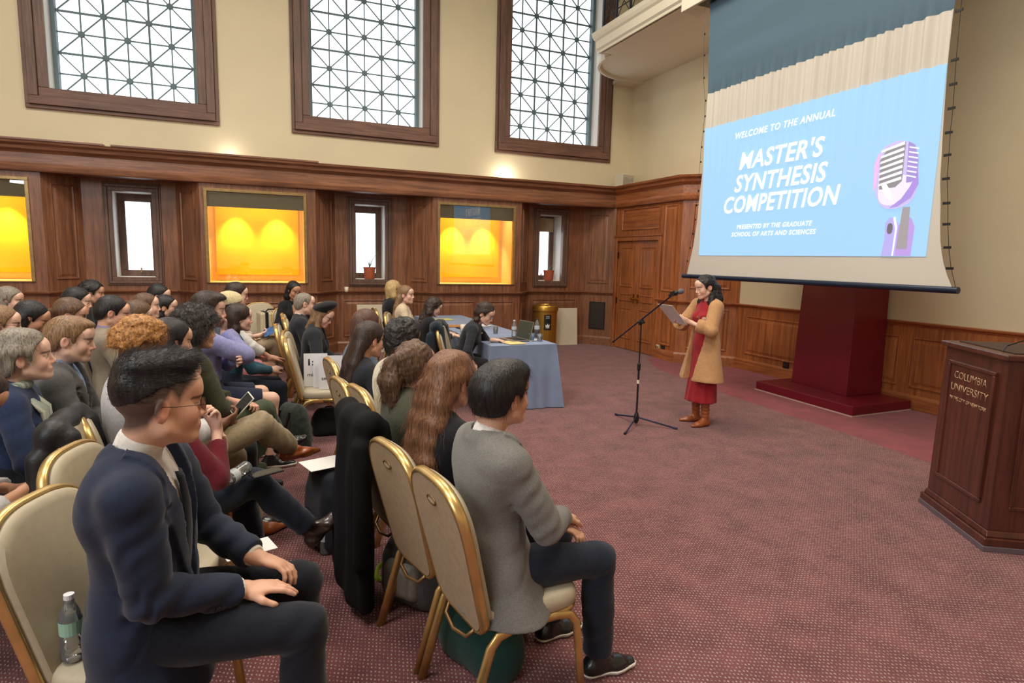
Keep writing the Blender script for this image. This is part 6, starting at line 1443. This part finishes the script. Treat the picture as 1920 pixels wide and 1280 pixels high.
C7 = P('woman in black with black hair and wire glasses against the panelling', (-1.02, 8.05, 1.20), -6, 5, **FARR, male=False, hyaw=0, hpitch=6, skin=SK1, glasses=dict(), hair=dict(kind='straight', m=H_BLK, t=.014), long=longhair(-.1), tops=[T('top', BLK)], bottom=TR(BLK), shoes=SH())
C8 = P('young woman looking down at her phone, long dark hair over a pale top', (-1.06, 3.02, 1.12), 10, 12, **MID, male=False, hyaw=2, hpitch=34, skin=SK3, face=dict(closed=True), hair=dict(kind='wavy', m=H_DKB, t=.016, amp=.004, strands=700, st=dict(L=.08, lift=.15, curl=.005, cf=80)), long=longhair(-.2)+fronts(.10, .05, .26, .04), tops=[T('top', GRAYW, sleeve=1.5, folds=.004)], bottom=TR(C_('pale_grey', 170, 172, 176)), shoes=SH(), hands=(hold, dict(t=(.34, .04, .78), d=(.8, -.3, .35), n=(-.35, -.3, .75), pole=(-.4, .8, -.8), curl=45)))
# --- back rows ------------------------------------------------------------
D2 = P('woman with long blonde hair and round glasses at the left edge of the picture', (-1.62, 5.2, 1.19), 4, 5, **FARR, male=False, hyaw=6, hpitch=4, skin=SK1, glasses=dict(), hair=dict(kind='straight', m=H_LTB, t=.013), long=longhair(-.1)+fronts(), tops=[T('top', BLK2)], bottom=TR(BLK), shoes=SH())
D3 = P('dark-haired woman looking down beside the blonde woman', (-1.60, 5.75, 1.18), 4, 8, **FARR, male=False, hyaw=2, hpitch=22, skin=SK3, face=dict(closed=True), hair=dict(kind='straight', m=H_BLK, t=.012), long=bob(.5), tops=[T('top', BLK2)], bottom=TR(BLK), shoes=SH())
D4 = P('woman with low brown bun and dark-rimmed glasses looking down', (-1.40, 5.98, 1.185), 2, 8, **FARR, male=False, hyaw=2, hpitch=12, skin=SK2, glasses=dict(), hair=dict(kind='wavy', m=H_BRN, t=.014, blobs2=[((-.125, 0, -.01), (.032, .036, .032))]), tops=[T('jacket', C_('dark_blue_jacket', 40, 52, 72), e=.018)], bottom=TR(BLK), shoes=SH(), hands=(hold, 'lap'))
D5 = P('woman with black hair and pale sleeveless top, eyes lowered, in the back row', (-1.60, 7.1, 1.21), 2, 4, **FARR, male=False, hyaw=2, hpitch=8, skin=SK1, face=dict(closed=True), hair=dict(kind='straight', m=H_BLK, t=.015), long=[dict(p=[(-.09, 0, .62), (-.11, 0, .52)], r=[.05, .04])], tops=[T('top', GRAYW, sleeve=.4)], bottom=TR(BLK), shoes=SH())
D6 = P('person with tousled black hair partly hidden by the woman in front', (-1.72, 8.3, 1.22), -4, 4, **FAR2, male=False, hyaw=4, hpitch=6, skin=SK2, hair=dict(kind='curly', m=H_BLKC, t=.026, amp=.01), tops=[T('top', BLK)], bottom=TR(BLK), shoes=SH())
D7 = P('smiling woman with grey-blonde hair in the far left back row', (-2.22, 7.4, 1.20), -8, 4, **FARR, male=False, hyaw=4, hpitch=4, skin=SK1, hair=dict(kind='straight', m=H_GRY, t=.016), long=bob(.48), tops=[T('top', TEAL)], bottom=TR(BLK), shoes=SH())
# --- judges ---------------------------------------------------------------
J1 = P('judge in glasses and black top leaning over the near end of the table', (2.42, 6.58, 1.09), -28, 26, **MID, male=False, hyaw=-8, hpitch=18, skin=SK1, glasses=dict(m=mat('dark_rims', S(50, 40, 36), rough=.4)), hair=dict(kind='wavy', m=H_DKB, t=.016, amp=.005), long=bob(.50, .032), tops=[T('top', BLK2, e=.010, sleeve=1.45)], bottom=TR(BLK), shoes=SH(), hands=(dict(t=(.42, .06, .81), d=(1, -.1, 0), n=(0, 0, -1), pole=(-.3, .9, -.4), curl=25), dict(t=(.24, .22, .50), d=(.1, .1, -1), n=(.3, -1, 0), pole=(-.5, .9, .2), curl=15)))
J2 = P('judge with dark curly hair and black top looking down at papers', (2.10, 7.62, 1.085), -2, 10, **FARR, male=False, hyaw=4, hpitch=22, skin=SK1, face=dict(closed=True), hair=dict(kind='curly', m=H_DKB, t=.018, amp=.008), long=bob(.40, .048), tops=[T('top', BLK, e=.012, sleeve=1.6)], bottom=TR(BLK), shoes=SH(), hands=('type', 'type'))
J3 = P('smiling woman with long light brown hair and lace top twisted towards the room', (1.93, 8.42, 1.19), -20, 2, **FARR, male=False, hyaw=-14, hpitch=0, skin=SK1, hair=dict(kind='straight', m=H_LTB, t=.014), long=longhair(-.05, w=.045, side=.05), tops=[T('blouse', LACE, e=.014, folds=.003)], bottom=TR(BEIGE), shoes=SH(), hands=('lap', 'lap'))
J4 = P('blonde person in black sitting behind the lace-topped woman', (1.93, 9.25, 1.22), 0, 4, **FAR2, male=False, hyaw=20, hpitch=2, skin=SK1, hair=dict(kind='wavy', m=H_BLD, t=.018), long=bob(.52), tops=[T('top', BLK)], bottom=TR(BLK), shoes=SH())
def cuff_buttons(R_, i=-1):
    W, H, B, arms, legs, loc = R_; a, el, wr, d, n, q = arms[i]; ax = nrm(wr-el); o = nrm(V3((-.1, i*.9, -.45))); o = nrm(o-ax*np.dot(o, ax))
    for k in range(4):
        c = wr-ax*(.045+.017*k)+o*(.047+.001*k); MB().tube([c, c+o*.005], .0065, 10).build('cuff_button', BLK, W, smooth=False)
cuff_buttons(B1); cuff_buttons(A1)
# --- the speaker ----------------------------------------------------------
def cuffs(W, H, B, arms):
    pass
SPK = P('standing woman with curly hair in camel coat, crimson dress and brown boots reading from papers', (4.36, 5.16, 1.475), 177, 1, hfwd=.04, stand=True, **MID, male=False, hyaw=-8, hpitch=14, skin=SK1, wide=1.05, face=dict(closed=True, browt=1.4), hair=dict(kind='curly', m=H_BLKC, t=.012, amp=.006, freq=60, strands=900, st=dict(L=.05, lift=.2, curl=.005, cf=170)),
    long=[dict(p=[(-.055, s*.055, .64), (-.07, s*.075, .52), (-.05, s*.085, .40)], r=[.055, .055, .03]) for s in (-1, 1)]+[dict(p=[(.0, s*.08, .58), (.02, s*.09, .48), (.055, s*.08, .36)], r=[.032, .036, .022]) for s in (-1, 1)]+[dict(p=[(-.08, 0, .62), (-.10, 0, .42)], r=[.06, .045])],
    hands=(dict(t=(.27, .055, 1.17), d=(.75, -.35, .3), n=(-.1, -.6, .6), pole=(-.4, .9, -.8), curl=40), dict(t=(.32, .085, 1.16), d=(.75, -.3, .3), n=(-.1, -.6, .6), pole=(-.4, .9, -.8), curl=40)),
    tops=[T('dress', CRIM, e=.008, sleeve=1.2, hem=-.02, colh=.02, folds=.003, part='dress_top'), T('coat', CAMEL, e=.030, sleeve=1.62, cufft=.012, open_=(-1.3, .5), ow=.15, skirt=.36, skr=.058, folds=.003, collar=False, neck='scoop', hem=-.40)],
    bottom=dict(m=CRIM, upto=.3, e=.006, skirt=.27, skr=(.10, .148), waist=.20, name='skirt', folds=.003), legs={1: ((.03, .085, .50), (.02, .10, .085)), -1: ((.03, -.085, .50), (-.01, -.11, .085))}, feet={1: (1, .12, 0), -1: (1, -.25, 0)}, shoes=dict(m=TAN, boot=.34, point=.6, len=.95))

# ------------------------------------------------------------------ chairs of the audience
def sit(r, label, dx=.07, dy=0, rz=0, group='banquet chairs of the audience'):
    W = r[0]; a = W.rotation_euler[2]; c = wp(r, (0, 0, 0)); return chair(c.x+cos(a)*dx-sin(a)*dy, c.y+sin(a)*dx+cos(a)*dy, math.degrees(a)+rz, label, group)
ca1 = sit(A1, 'gold-framed chair under the man in grey blazer at the near end of the front row', rz=4, dx=.045)
ca2 = sit(A2, 'gold-framed chair under the auburn-haired woman', rz=2, dx=.06)
ca3 = sit(A3, 'gold-framed chair with a long black coat over its back'); ca4 = sit(A4, 'gold-framed chair under the man in cream shirt')
ca5 = sit(A5, 'gold-framed chair under the woman with very long black hair', dx=.10, dy=-.28); ca6 = sit(A6, 'gold-framed chair under the bob-haired woman in denim', dx=.10)
csign = chair(.53, 5.95, -4, 'empty gold-framed chair holding the white time signs', 'banquet chairs of the audience')
sit(A7, 'gold-framed chair under the woman in black beret'); sit(A8, 'gold-framed chair under the older man in dark suit')
chair(.60, 7.85, -3, 'empty gold-framed chair beyond the older man', 'banquet chairs of the audience'); chair(.60, 8.45, -3, 'last empty gold-framed chair of the front row', 'banquet chairs of the audience')
sit(A9, 'gold-framed chair under the woman holding up a phone')
cb1 = chair(-.40, 2.17, -22, 'gold-framed chair behind the navy-suited man, turned with its padded front in view', 'banquet chairs of the audience')
cb2 = chair(-.42, 2.74, -16, 'gold-framed chair second from the picture edge, left of the navy shoulder', 'banquet chairs of the audience')
cb25 = chair(-.50, 3.22, 0, 'chair covered by black leather coats behind the navy-suited man', 'banquet chairs of the audience')
for r_, t_ in ((B3, 'the golden-curled man'), (B4, 'the half-hidden black-haired person'), (B5, 'the woman in olive jacket'), (B6, 'the man in lavender sweatshirt'), (B7, 'the woman in teal'), (B8, 'the man in cream beanie'), (B9, 'the woman with the blue leaflet'),
    (C1, 'the grey-haired woman with scarf'), (C2, 'the young man in charcoal blazer'), (C3, 'the man in taupe blazer'), (C4, 'the woman resting her mouth on her hand'), (C5, 'the fair young person'), (C6, 'the woman in ochre top'), (C7, 'the woman with wire glasses'), (C8, 'the woman looking at her phone'),
    (D2, 'the blonde woman with round glasses'), (D3, 'the dark-haired woman looking down'), (D4, 'the woman with low bun'), (D5, 'the woman in pale sleeveless top'), (D6, 'the tousle-haired person'), (D7, 'the grey-blonde woman')):
    sit(r_, 'gold-framed chair under '+t_)
for r_, t_ in ((J1, 'the leaning judge, draped with a dark coat'), (J2, 'the curly-haired judge'), (J3, 'the lace-topped woman'), (J4, 'the blonde person in black')): sit(r_, 'gold-framed chair under '+t_, group='chairs at the judging table')
cool = chair(.10, 10.15, -80, 'empty champagne chair facing the room by the window wall', 'banquet chairs of the audience')
# ------------------------------------------------------------------ things on and under the chairs
def sdfthing(name, label, cat, m, fn, lo, hi, h=.009, loc=(0, 0, 0), rz=0, smooth=1, parts=()):
    f = Field(lo, hi, h); fn(f); P_, F_ = nets(f.d, f.xs, f.ys, f.zs); P_ = smooth_mesh(P_, F_, smooth) if smooth else P_
    o = link(name, mesh_np(name, P_, F_), m); o.location = loc; o.rotation_euler = (0, 0, radians(rz)); tag(o, label, cat)
    return o
def coat_on(ch, label, m, z0=.10, w=.22, seed=1, name='draped_coat', mess=.012):
    def fn(f):
        a = (-.30, -.17, .955), (-.30, .17, .955)
        f.cone(*a, .045, .045, .03); f.cone((-.33, -.12, .93), (-.36, -.15, z0), .045, .05, .05, wide=(0, 1, 0), f=2.2); f.cone((-.33, .12, .93), (-.35, .14, z0+.06), .045, .05, .05, wide=(0, 1, 0), f=2.2)
        f.cone((-.33, -.0, .93), (-.36, 0, z0+.03), .045, .045, .05, wide=(0, 1, 0), f=2.6); f.cone((-.25, -.15, .92), (-.20, -.16, .62), .035, .03, .03, wide=(0, 1, 0), f=1.6); f.cone((-.25, .15, .92), (-.20, .16, .62), .035, .03, .03, wide=(0, 1, 0), f=1.6)
        f.cone((-.36, -.20, .84), (-.38, -.23, .30), .045, .04, .02)
        f.put(lambda X, Y, Z: (mess*(np.sin(Y*34+5*wob(X, Y, Z, seed, 6)+Z*2)*.5+.5*wob(X, Y, Z, seed+3, 20, (1, 1, .4)))).astype(np.float32), (-9,)*3, (9,)*3, .01, 'disp'); f.plane((0, 0, z0), (0, 0, -1))
    o = sdfthing(name, label, 'coat', m, fn, (-.55, -.42, z0-.08), (-.05, .42, 1.04), .009); o.location = ch.location; o.rotation_euler = ch.rotation_euler; return o
coat_on(ca3, 'long black wool coat hanging over a chair back in the front row', C_('black_wool', 17, 17, 20, vs=90, sheen=0), .06)
leather = coat_on(cb25, 'black leather coat heaped over a chair behind the navy-suited man', mat('black_leather_coat', S(30, 30, 33), rough=.5, bump=.002, bscale=(50, 50, 50), var=.2), .30, mess=.010, seed=5, name='leather_coat')
jc = [o for o in bpy.data.objects if o.get('label', '').startswith('gold-framed chair under the leaning judge')][0]
coat_on(jc, 'dark jacket hanging on the chair of the leaning judge', C_('dark_teal_wool', 34, 44, 54), .25, seed=9, name='hanging_jacket')
def pack(name, label, loc, rz, w, d, h, m, m2, tilt=0, straps=True, seed=2):
    o = empty(name, loc, radians(rz), label, 'bag'); f = Field((-d-.05, -w-.05, -.02), (d+.12, w+.05, h+.08), .008)
    n_ = 6
    for k in range(n_): z = .06+(h-.12)*k/(n_-1); q = 1-.25*(k/(n_-1))**3; f.cone((-.01+tilt*z, -w*.55*q, z), (-.01+tilt*z, w*.55*q, z), d*.62*q, d*.62*q, .04)
    f.put(lambda X, Y, Z: (.006*wob(X, Y, Z, seed, 22)).astype(np.float32), (-9,)*3, (9,)*3, .01, 'disp'); f.plane((0, 0, .004), (0, 0, -1)); f.mesh('bag_body', m, o)
    f = Field((0, -w, 0), (d+.12, w, h), .008)
    for z in (.09, .14, .19): f.cone((d*.55+tilt*z, -w*.38, z), (d*.55+tilt*z, w*.38, z), .045, .04, .03)
    f.put(lambda X, Y, Z: (.004*wob(X, Y, Z, seed+2, 30)).astype(np.float32), (-9,)*3, (9,)*3, .01, 'disp'); f.plane((0, 0, .012), (0, 0, -1)); f.mesh('front_pocket', m2, o)
    b = MB(); b.tube([(tilt*h, -.05, h-.02), (tilt*h, -.03, h+.012), (tilt*h, .03, h+.012), (tilt*h, .05, h-.02)], .008, 6); b.build('handle', BLKL, o)
    if straps:
        for s in (-1, 1): MB().tube([(-d*.6, s*.07, h-.05), (-d*.6-.05, s*.08, h*.6), (-d*.55, s*.09, .08)], .012, 6, flat=(.5, 1.6)).build('strap', BLKL, o)
    return o
pack('backpack', 'dark backpack standing on the carpet between the crossed legs and the black coat', (.34, 3.62, 0), 200, .17, .14, .48, C_('navy_nylon', 30, 36, 46, rough=.6), C_('black_nylon', 26, 28, 34, rough=.6))
pack('backpack', 'grey and black backpack lying under the chair of the auburn-haired woman', (.70, 2.86, 0), 215, .17, .16, .33, C_('grey_nylon', 96, 96, 98, rough=.7), C_('light_grey_nylon', 160, 156, 148, rough=.7), seed=4)
pack('gym_bag', 'dark green bag pushed under the nearest front row chair', (.86, 2.30, 0), 20, .20, .17, .26, C_('bottle_green', 24, 60, 54, rough=.7), C_('bottle_green', 24, 60, 54), seed=6, straps=False)
pack('tote_bag', 'dark camouflage backpack on the carpet beside the chair with the signs', (.28, 5.55, 0), 30, .17, .15, .42, C_('dark_camo', 44, 52, 46, var=.5, vs=24), C_('dark_camo', 44, 52, 46), seed=8)
pack('black_bag', 'black bag under the seat of the chair with the signs', (.62, 5.98, 0), 90, .15, .13, .26, C_('black_nylon', 26, 28, 34), C_('black_nylon', 26, 28, 34), seed=9, straps=False)
pack('black_bag', 'black bag at the bottom edge of the picture behind the nearest chair leg', (.62, 1.70, 0), 40, .18, .15, .22, BLK, BLK, seed=11, straps=False)
# lanyard, bottles, papers, phones
LIME = mat('lime_plastic', S(176, 206, 60), rough=.5)
ly = empty('lanyard', (.60, 3.10, 0), 0, 'rolled lime green lanyard on the carpet beside the grey backpack', 'lanyard')
for k in range(3): MB().tube([(.045*cos(a)*(1+.1*k), .03*sin(a)+k*.006, .042+.036*sin(a+k*.5)+.0) for a in np.linspace(0, 2*pi, 22, endpoint=False)], .006, 6, closed=True, flat=(1.6, .5)).build('ribbon_loop', LIME, ly)
bottle((.33, 3.50, 0), 'clear water bottle standing on the carpet under the ankle boot', .20)
def lying(loc, d, up, label, h=.2, name=None, r=.031):
    d = nrm(d); u = nrm(np.cross(d, (0, 0, 1))); v = np.cross(d, u); M = Matrix(((u[0], v[0], d[0], loc[0]), (u[1], v[1], d[1], loc[1]), (u[2], v[2], d[2], loc[2]), (0, 0, 0, 1))); return bottle((0, 0, 0), label, h, r, M=M)
lying((-.06, 3.04, .722), (-.55, -.75, -.12), 1, 'clear ribbed water bottle lying in the lap above the dark jeans')
bottle((-.545, 2.09, .483), 'water bottle with green label standing behind the back of the navy-suited man', .21, lab=S(150, 190, 170))
def phone(p, d, n, label, m=None, scr_=None):
    d = nrm(d); n = nrm(V3(n)-d*np.dot(V3(n), d)); s = np.cross(n, d); o = empty('smartphone', tuple(p), 0, label, 'phone')
    MB().obox((0, 0, 0), d, s, n, .073, .036, .0042).build('phone_body', m or BLACK, o, bevel=.003); MB().obox(n*.0045, d, s, n, .068, .032, .0004).build('phone_screen', mat('phone_glass', S(24, 28, 34), rough=.08), o); return o
rz = lambda v, r_: (v[0]*cos(r_[0].rotation_euler[2])-v[1]*sin(r_[0].rotation_euler[2]), v[0]*sin(r_[0].rotation_euler[2])+v[1]*cos(r_[0].rotation_euler[2]), v[2])
phone(wp(B3, (.52, .0, .85)), rz((.6, -.3, .75), B3), rz((-.7, -.4, .6), B3), 'white-cased smartphone in the hands of the golden-curled man', WHITE)
phone(wp(C8, (.42, .02, .84)), rz((.75, 0, .55), C8), rz((-.6, 0, .8), C8), 'smartphone held by the young woman at the left edge')
phone((.02, 3.01, .692), (.8, .35, .02), (0, 0, 1), 'smartphone lying on the dark jeans beside the bottle'); phone(wp(A9, (.30, .0, 1.12)), rz((.1, -.2, 1), A9), rz((-1, 0, .1), A9), 'smartphone held up by the woman in black at the wall')
phone(wp(D4, (.40, .0, .80)), rz((.75, 0, .5), D4), rz((-.6, 0, .8), D4), 'smartphone in the hands of the woman with the low bun')
gb = MB().lathe([(.001+.036*sin(a), -.036*cos(a)) for a in np.linspace(0.03, pi-.03, 14)], n=20).build('foam_globe', mat('globe_foam', S(60, 110, 150), col2=S(90, 150, 80), vscale=(40, 40, 40), rough=.7), smooth=True); gb.location = (-.26, 3.04, .72); tag(gb, 'blue and green foam globe ball in the lap beside the lying bottle', 'ball')
# time signs on the empty chair
SG1, SG2, SG3 = (.50, 5.94), (.62, 5.78), (.57, 5.86)
def sign(x, y, rzd, lines, label, h=.31, w=.215, z=.487, back=6):
    o = empty('card_sign', (x, y, z), radians(rzd), label, 'sign', 'time signs on the empty chair'); a = radians(back); up = V3((0, sin(a), cos(a)))
    MB().obox(up*h/2, (1, 0, 0), up, (0, -cos(a), sin(a)), w/2, h/2, .003).build('card', mat('card_white', S(226, 226, 230), rough=.8), o)
    for t_, zz2, hh, ww, bo in lines:
        M = Matrix(((1, 0, 0, 0), (0, up[1], -cos(a), up[1]*zz2-.0042*cos(a)), (0, up[2], sin(a), up[2]*zz2+.0042*sin(a)), (0, 0, 0, 1))); text(t_, M, hh, ww, mat('ink', S(24, 24, 28), rough=.7), o, bold=bo)
    return o
sign(SG1[0], SG1[1], -8, [("1:00", .20, .060, .15, .03), ("minute", .095, .034, .15, 0)], 'white card sign reading 1 minute, rear one on the empty chair')
sign(.60, 5.83, -6, [(":30", .175, .05, .12, .03), ("seconds", .085, .028, .15, 0)], 'blank-topped white card between the two front time signs', h=.27, w=.2) if 0 else None
sign(SG2[0], SG2[1], -8, [(":10", .19, .060, .12, .03), ("seconds", .085, .034, .165, 0)], 'white card sign reading :10 seconds, front one on the empty chair')
sign(SG3[0], SG3[1], -10, [], 'plain white card seen between the two time signs', h=.29, w=.2)
# cooler bag on the spare chair, leaflets, papers, scarf
cb = empty('cooler_bag', (.28, 9.93, 0), radians(-80), 'cream cooler bag with black straps standing by the spare chair', 'bag')
CRB = C_('cream_canvas', 204, 190, 156)
b = MB().box(-.17, .17, -.26, .26, .50, .86); b.build('bag_body', CRB, cb, bevel=.03, seg=3)
for y in (-.17, .17): b = MB(); b.box(-.175, .175, y-.022, y+.022, .858, .866).box(.168, .178, y-.022, y+.022, .50, .866).box(-.178, -.168, y-.022, y+.022, .50, .866); b.build('strap', BLK, cb)
MB().tube([(.0, -.15, .865), (.02, -.12, .90), (.02, .12, .90), (.0, .15, .865)], .012, 6).build('handle', BLK, cb)
cb.location.z = -.015
def card(p, d, n, w, h, label, m, name='leaflet', cat='leaflet'):
    d = nrm(d); n = nrm(V3(n)-d*np.dot(V3(n), d)); s = np.cross(n, d); o = MB().obox((0, 0, 0), d, s, n, h/2, w/2, .0012).build(name, m); o.location = p; return tag(o, label, cat)
card(wp(B9, (.44, -.06, .80)), rz((.8, -.2, .4), B9), rz((-.5, -.5, .7), B9), .13, .20, 'blue leaflet held by the woman in glasses beyond the beanie', mat('leaflet_blue', S(70, 120, 180), rough=.6, col2=S(40, 70, 120), vscale=(30, 30, 30)))
card(wp(C8, (.30, -.16, .70)), rz((1, .2, .15), C8), (0, -.3, 1), .20, .26, 'printed programme sheet in the lap of the young woman with phone', PAP)
card(wp(C8, (.22, -.26, .66)), rz((.9, -.3, -.1), C8), (0, -.6, 1), .20, .28, 'dark blue booklet below the programme sheet at the left edge', mat('booklet_blue', S(30, 74, 116), rough=.5), 'booklet', 'booklet')
card((-.06, 2.66, .488), (1, .3, 0), (0, 0, 1), .13, .2, 'white paper on the seat edge beside the dark jeans', PAP, 'paper_sheet', 'paper')
card((.355, 3.62, .506), (1, .3, 0), (0, 0, 1), .2, .26, 'white notebook lying on top of the standing dark backpack', PAP, 'notebook', 'notebook')
sp1 = wp(SPK, (.47, .02, 1.25)); card(sp1, rz((.72, .12, .68), SPK), rz((-.65, -.1, .75), SPK), .216, .30, 'two white sheets of paper the standing woman reads from', PAP, 'reading_sheets', 'paper')
sc = MB(); W_, H_, B_ = C1[0], C1[1], C1[2]
SCF = mat('striped_scarf', S(196, 196, 178), col2=S(96, 116, 110), vscale=(3, 90, 3), rough=.8, bump=.001)
ring = [B_(-.04+.085*cos(a), .085*sin(a), .50+.02*cos(a)) for a in np.linspace(0, 2*pi, 20, endpoint=False)]; sc.tube(ring, .026, 8, closed=True); sc.tube([B_(.05, -.05, .47), B_(.12, -.05, .40), B_(.145, -.03, .28), B_(.15, .0, .12), B_(.20, .02, .02)], [.024, .034, .036, .036, .034], 8, flat=(1.5, .5)); sc.tube([B_(.05, .03, .47), B_(.125, .03, .40), B_(.145, .03, .28), B_(.15, .05, .14)], [.024, .032, .034, .03], 8, flat=(1.5, .5)); sc.build('scarf', SCF, W_, smooth=True)
# pendant and earrings of the speaker
b = MB(); Bs = SPK[2]; b.tube([Bs(.04, .05, .47), Bs(.085, .035, .42), Bs(.118, .0, .33), Bs(.085, -.035, .42), Bs(.04, -.05, .47)], .0015, 5); b.lathe([(.001, -.014), (.012, -.008), (.012, .008), (.001, .014)], c=Bs(.122, 0, .32), n=10); b.build('necklace', GOLDF, SPK[0])
b = MB(); Hs = SPK[1]
for s_ in (-1, 1): b.tube([Hs(-.008, s_*.084, -.035), Hs(-.006, s_*.088, -.06)], .004, 6)
b.build('earrings', GOLDF, SPK[0])

# thin out the sculpted surfaces where they are smooth; faces stay untouched
todo = []
for o in list(bpy.data.objects):
    if o.type != 'MESH' or len(o.data.polygons) < 2500 or o.name.startswith('hair_strands'): continue
    root = o
    while root.parent: root = root.parent
    st = o.name.split('.')[0]
    if root.name.split('.')[0] != 'person' and st not in ('draped_coat', 'leather_coat', 'hanging_jacket', 'bag_body', 'front_pocket'): continue
    if st in ('necklace', 'spectacles', 'scarf'): continue
    m = o.modifiers.new('thin', 'DECIMATE'); m.ratio = {'body': .30, 'hair': .42, 'blazer': .42}.get(st, .34); m.use_collapse_triangulate = False
    if o.name in DEC:
        n_ = len(o.data.vertices); co = np.empty(n_*3, np.float32); o.data.vertices.foreach_get('co', co); co = co.reshape(-1, 3)
        far = np.nonzero(np.linalg.norm(co-V3(DEC[o.name][0]), axis=1) > .135)[0]; vgp = o.vertex_groups.new(name='thin'); vgp.add(far.tolist(), 1.0, 'REPLACE'); m.vertex_group = 'thin'; m.vertex_group_factor = 1000
        m.ratio = 1-.72*len(far)/n_
    todo.append(o)
dg = bpy.context.evaluated_depsgraph_get(); dg.update()
for o in todo:
    me = bpy.data.meshes.new_from_object(o.evaluated_get(dg)); old = o.data; nm = old.name; o.modifiers.clear(); o.vertex_groups.clear(); o.data = me; bpy.data.meshes.remove(old); me.name = nm
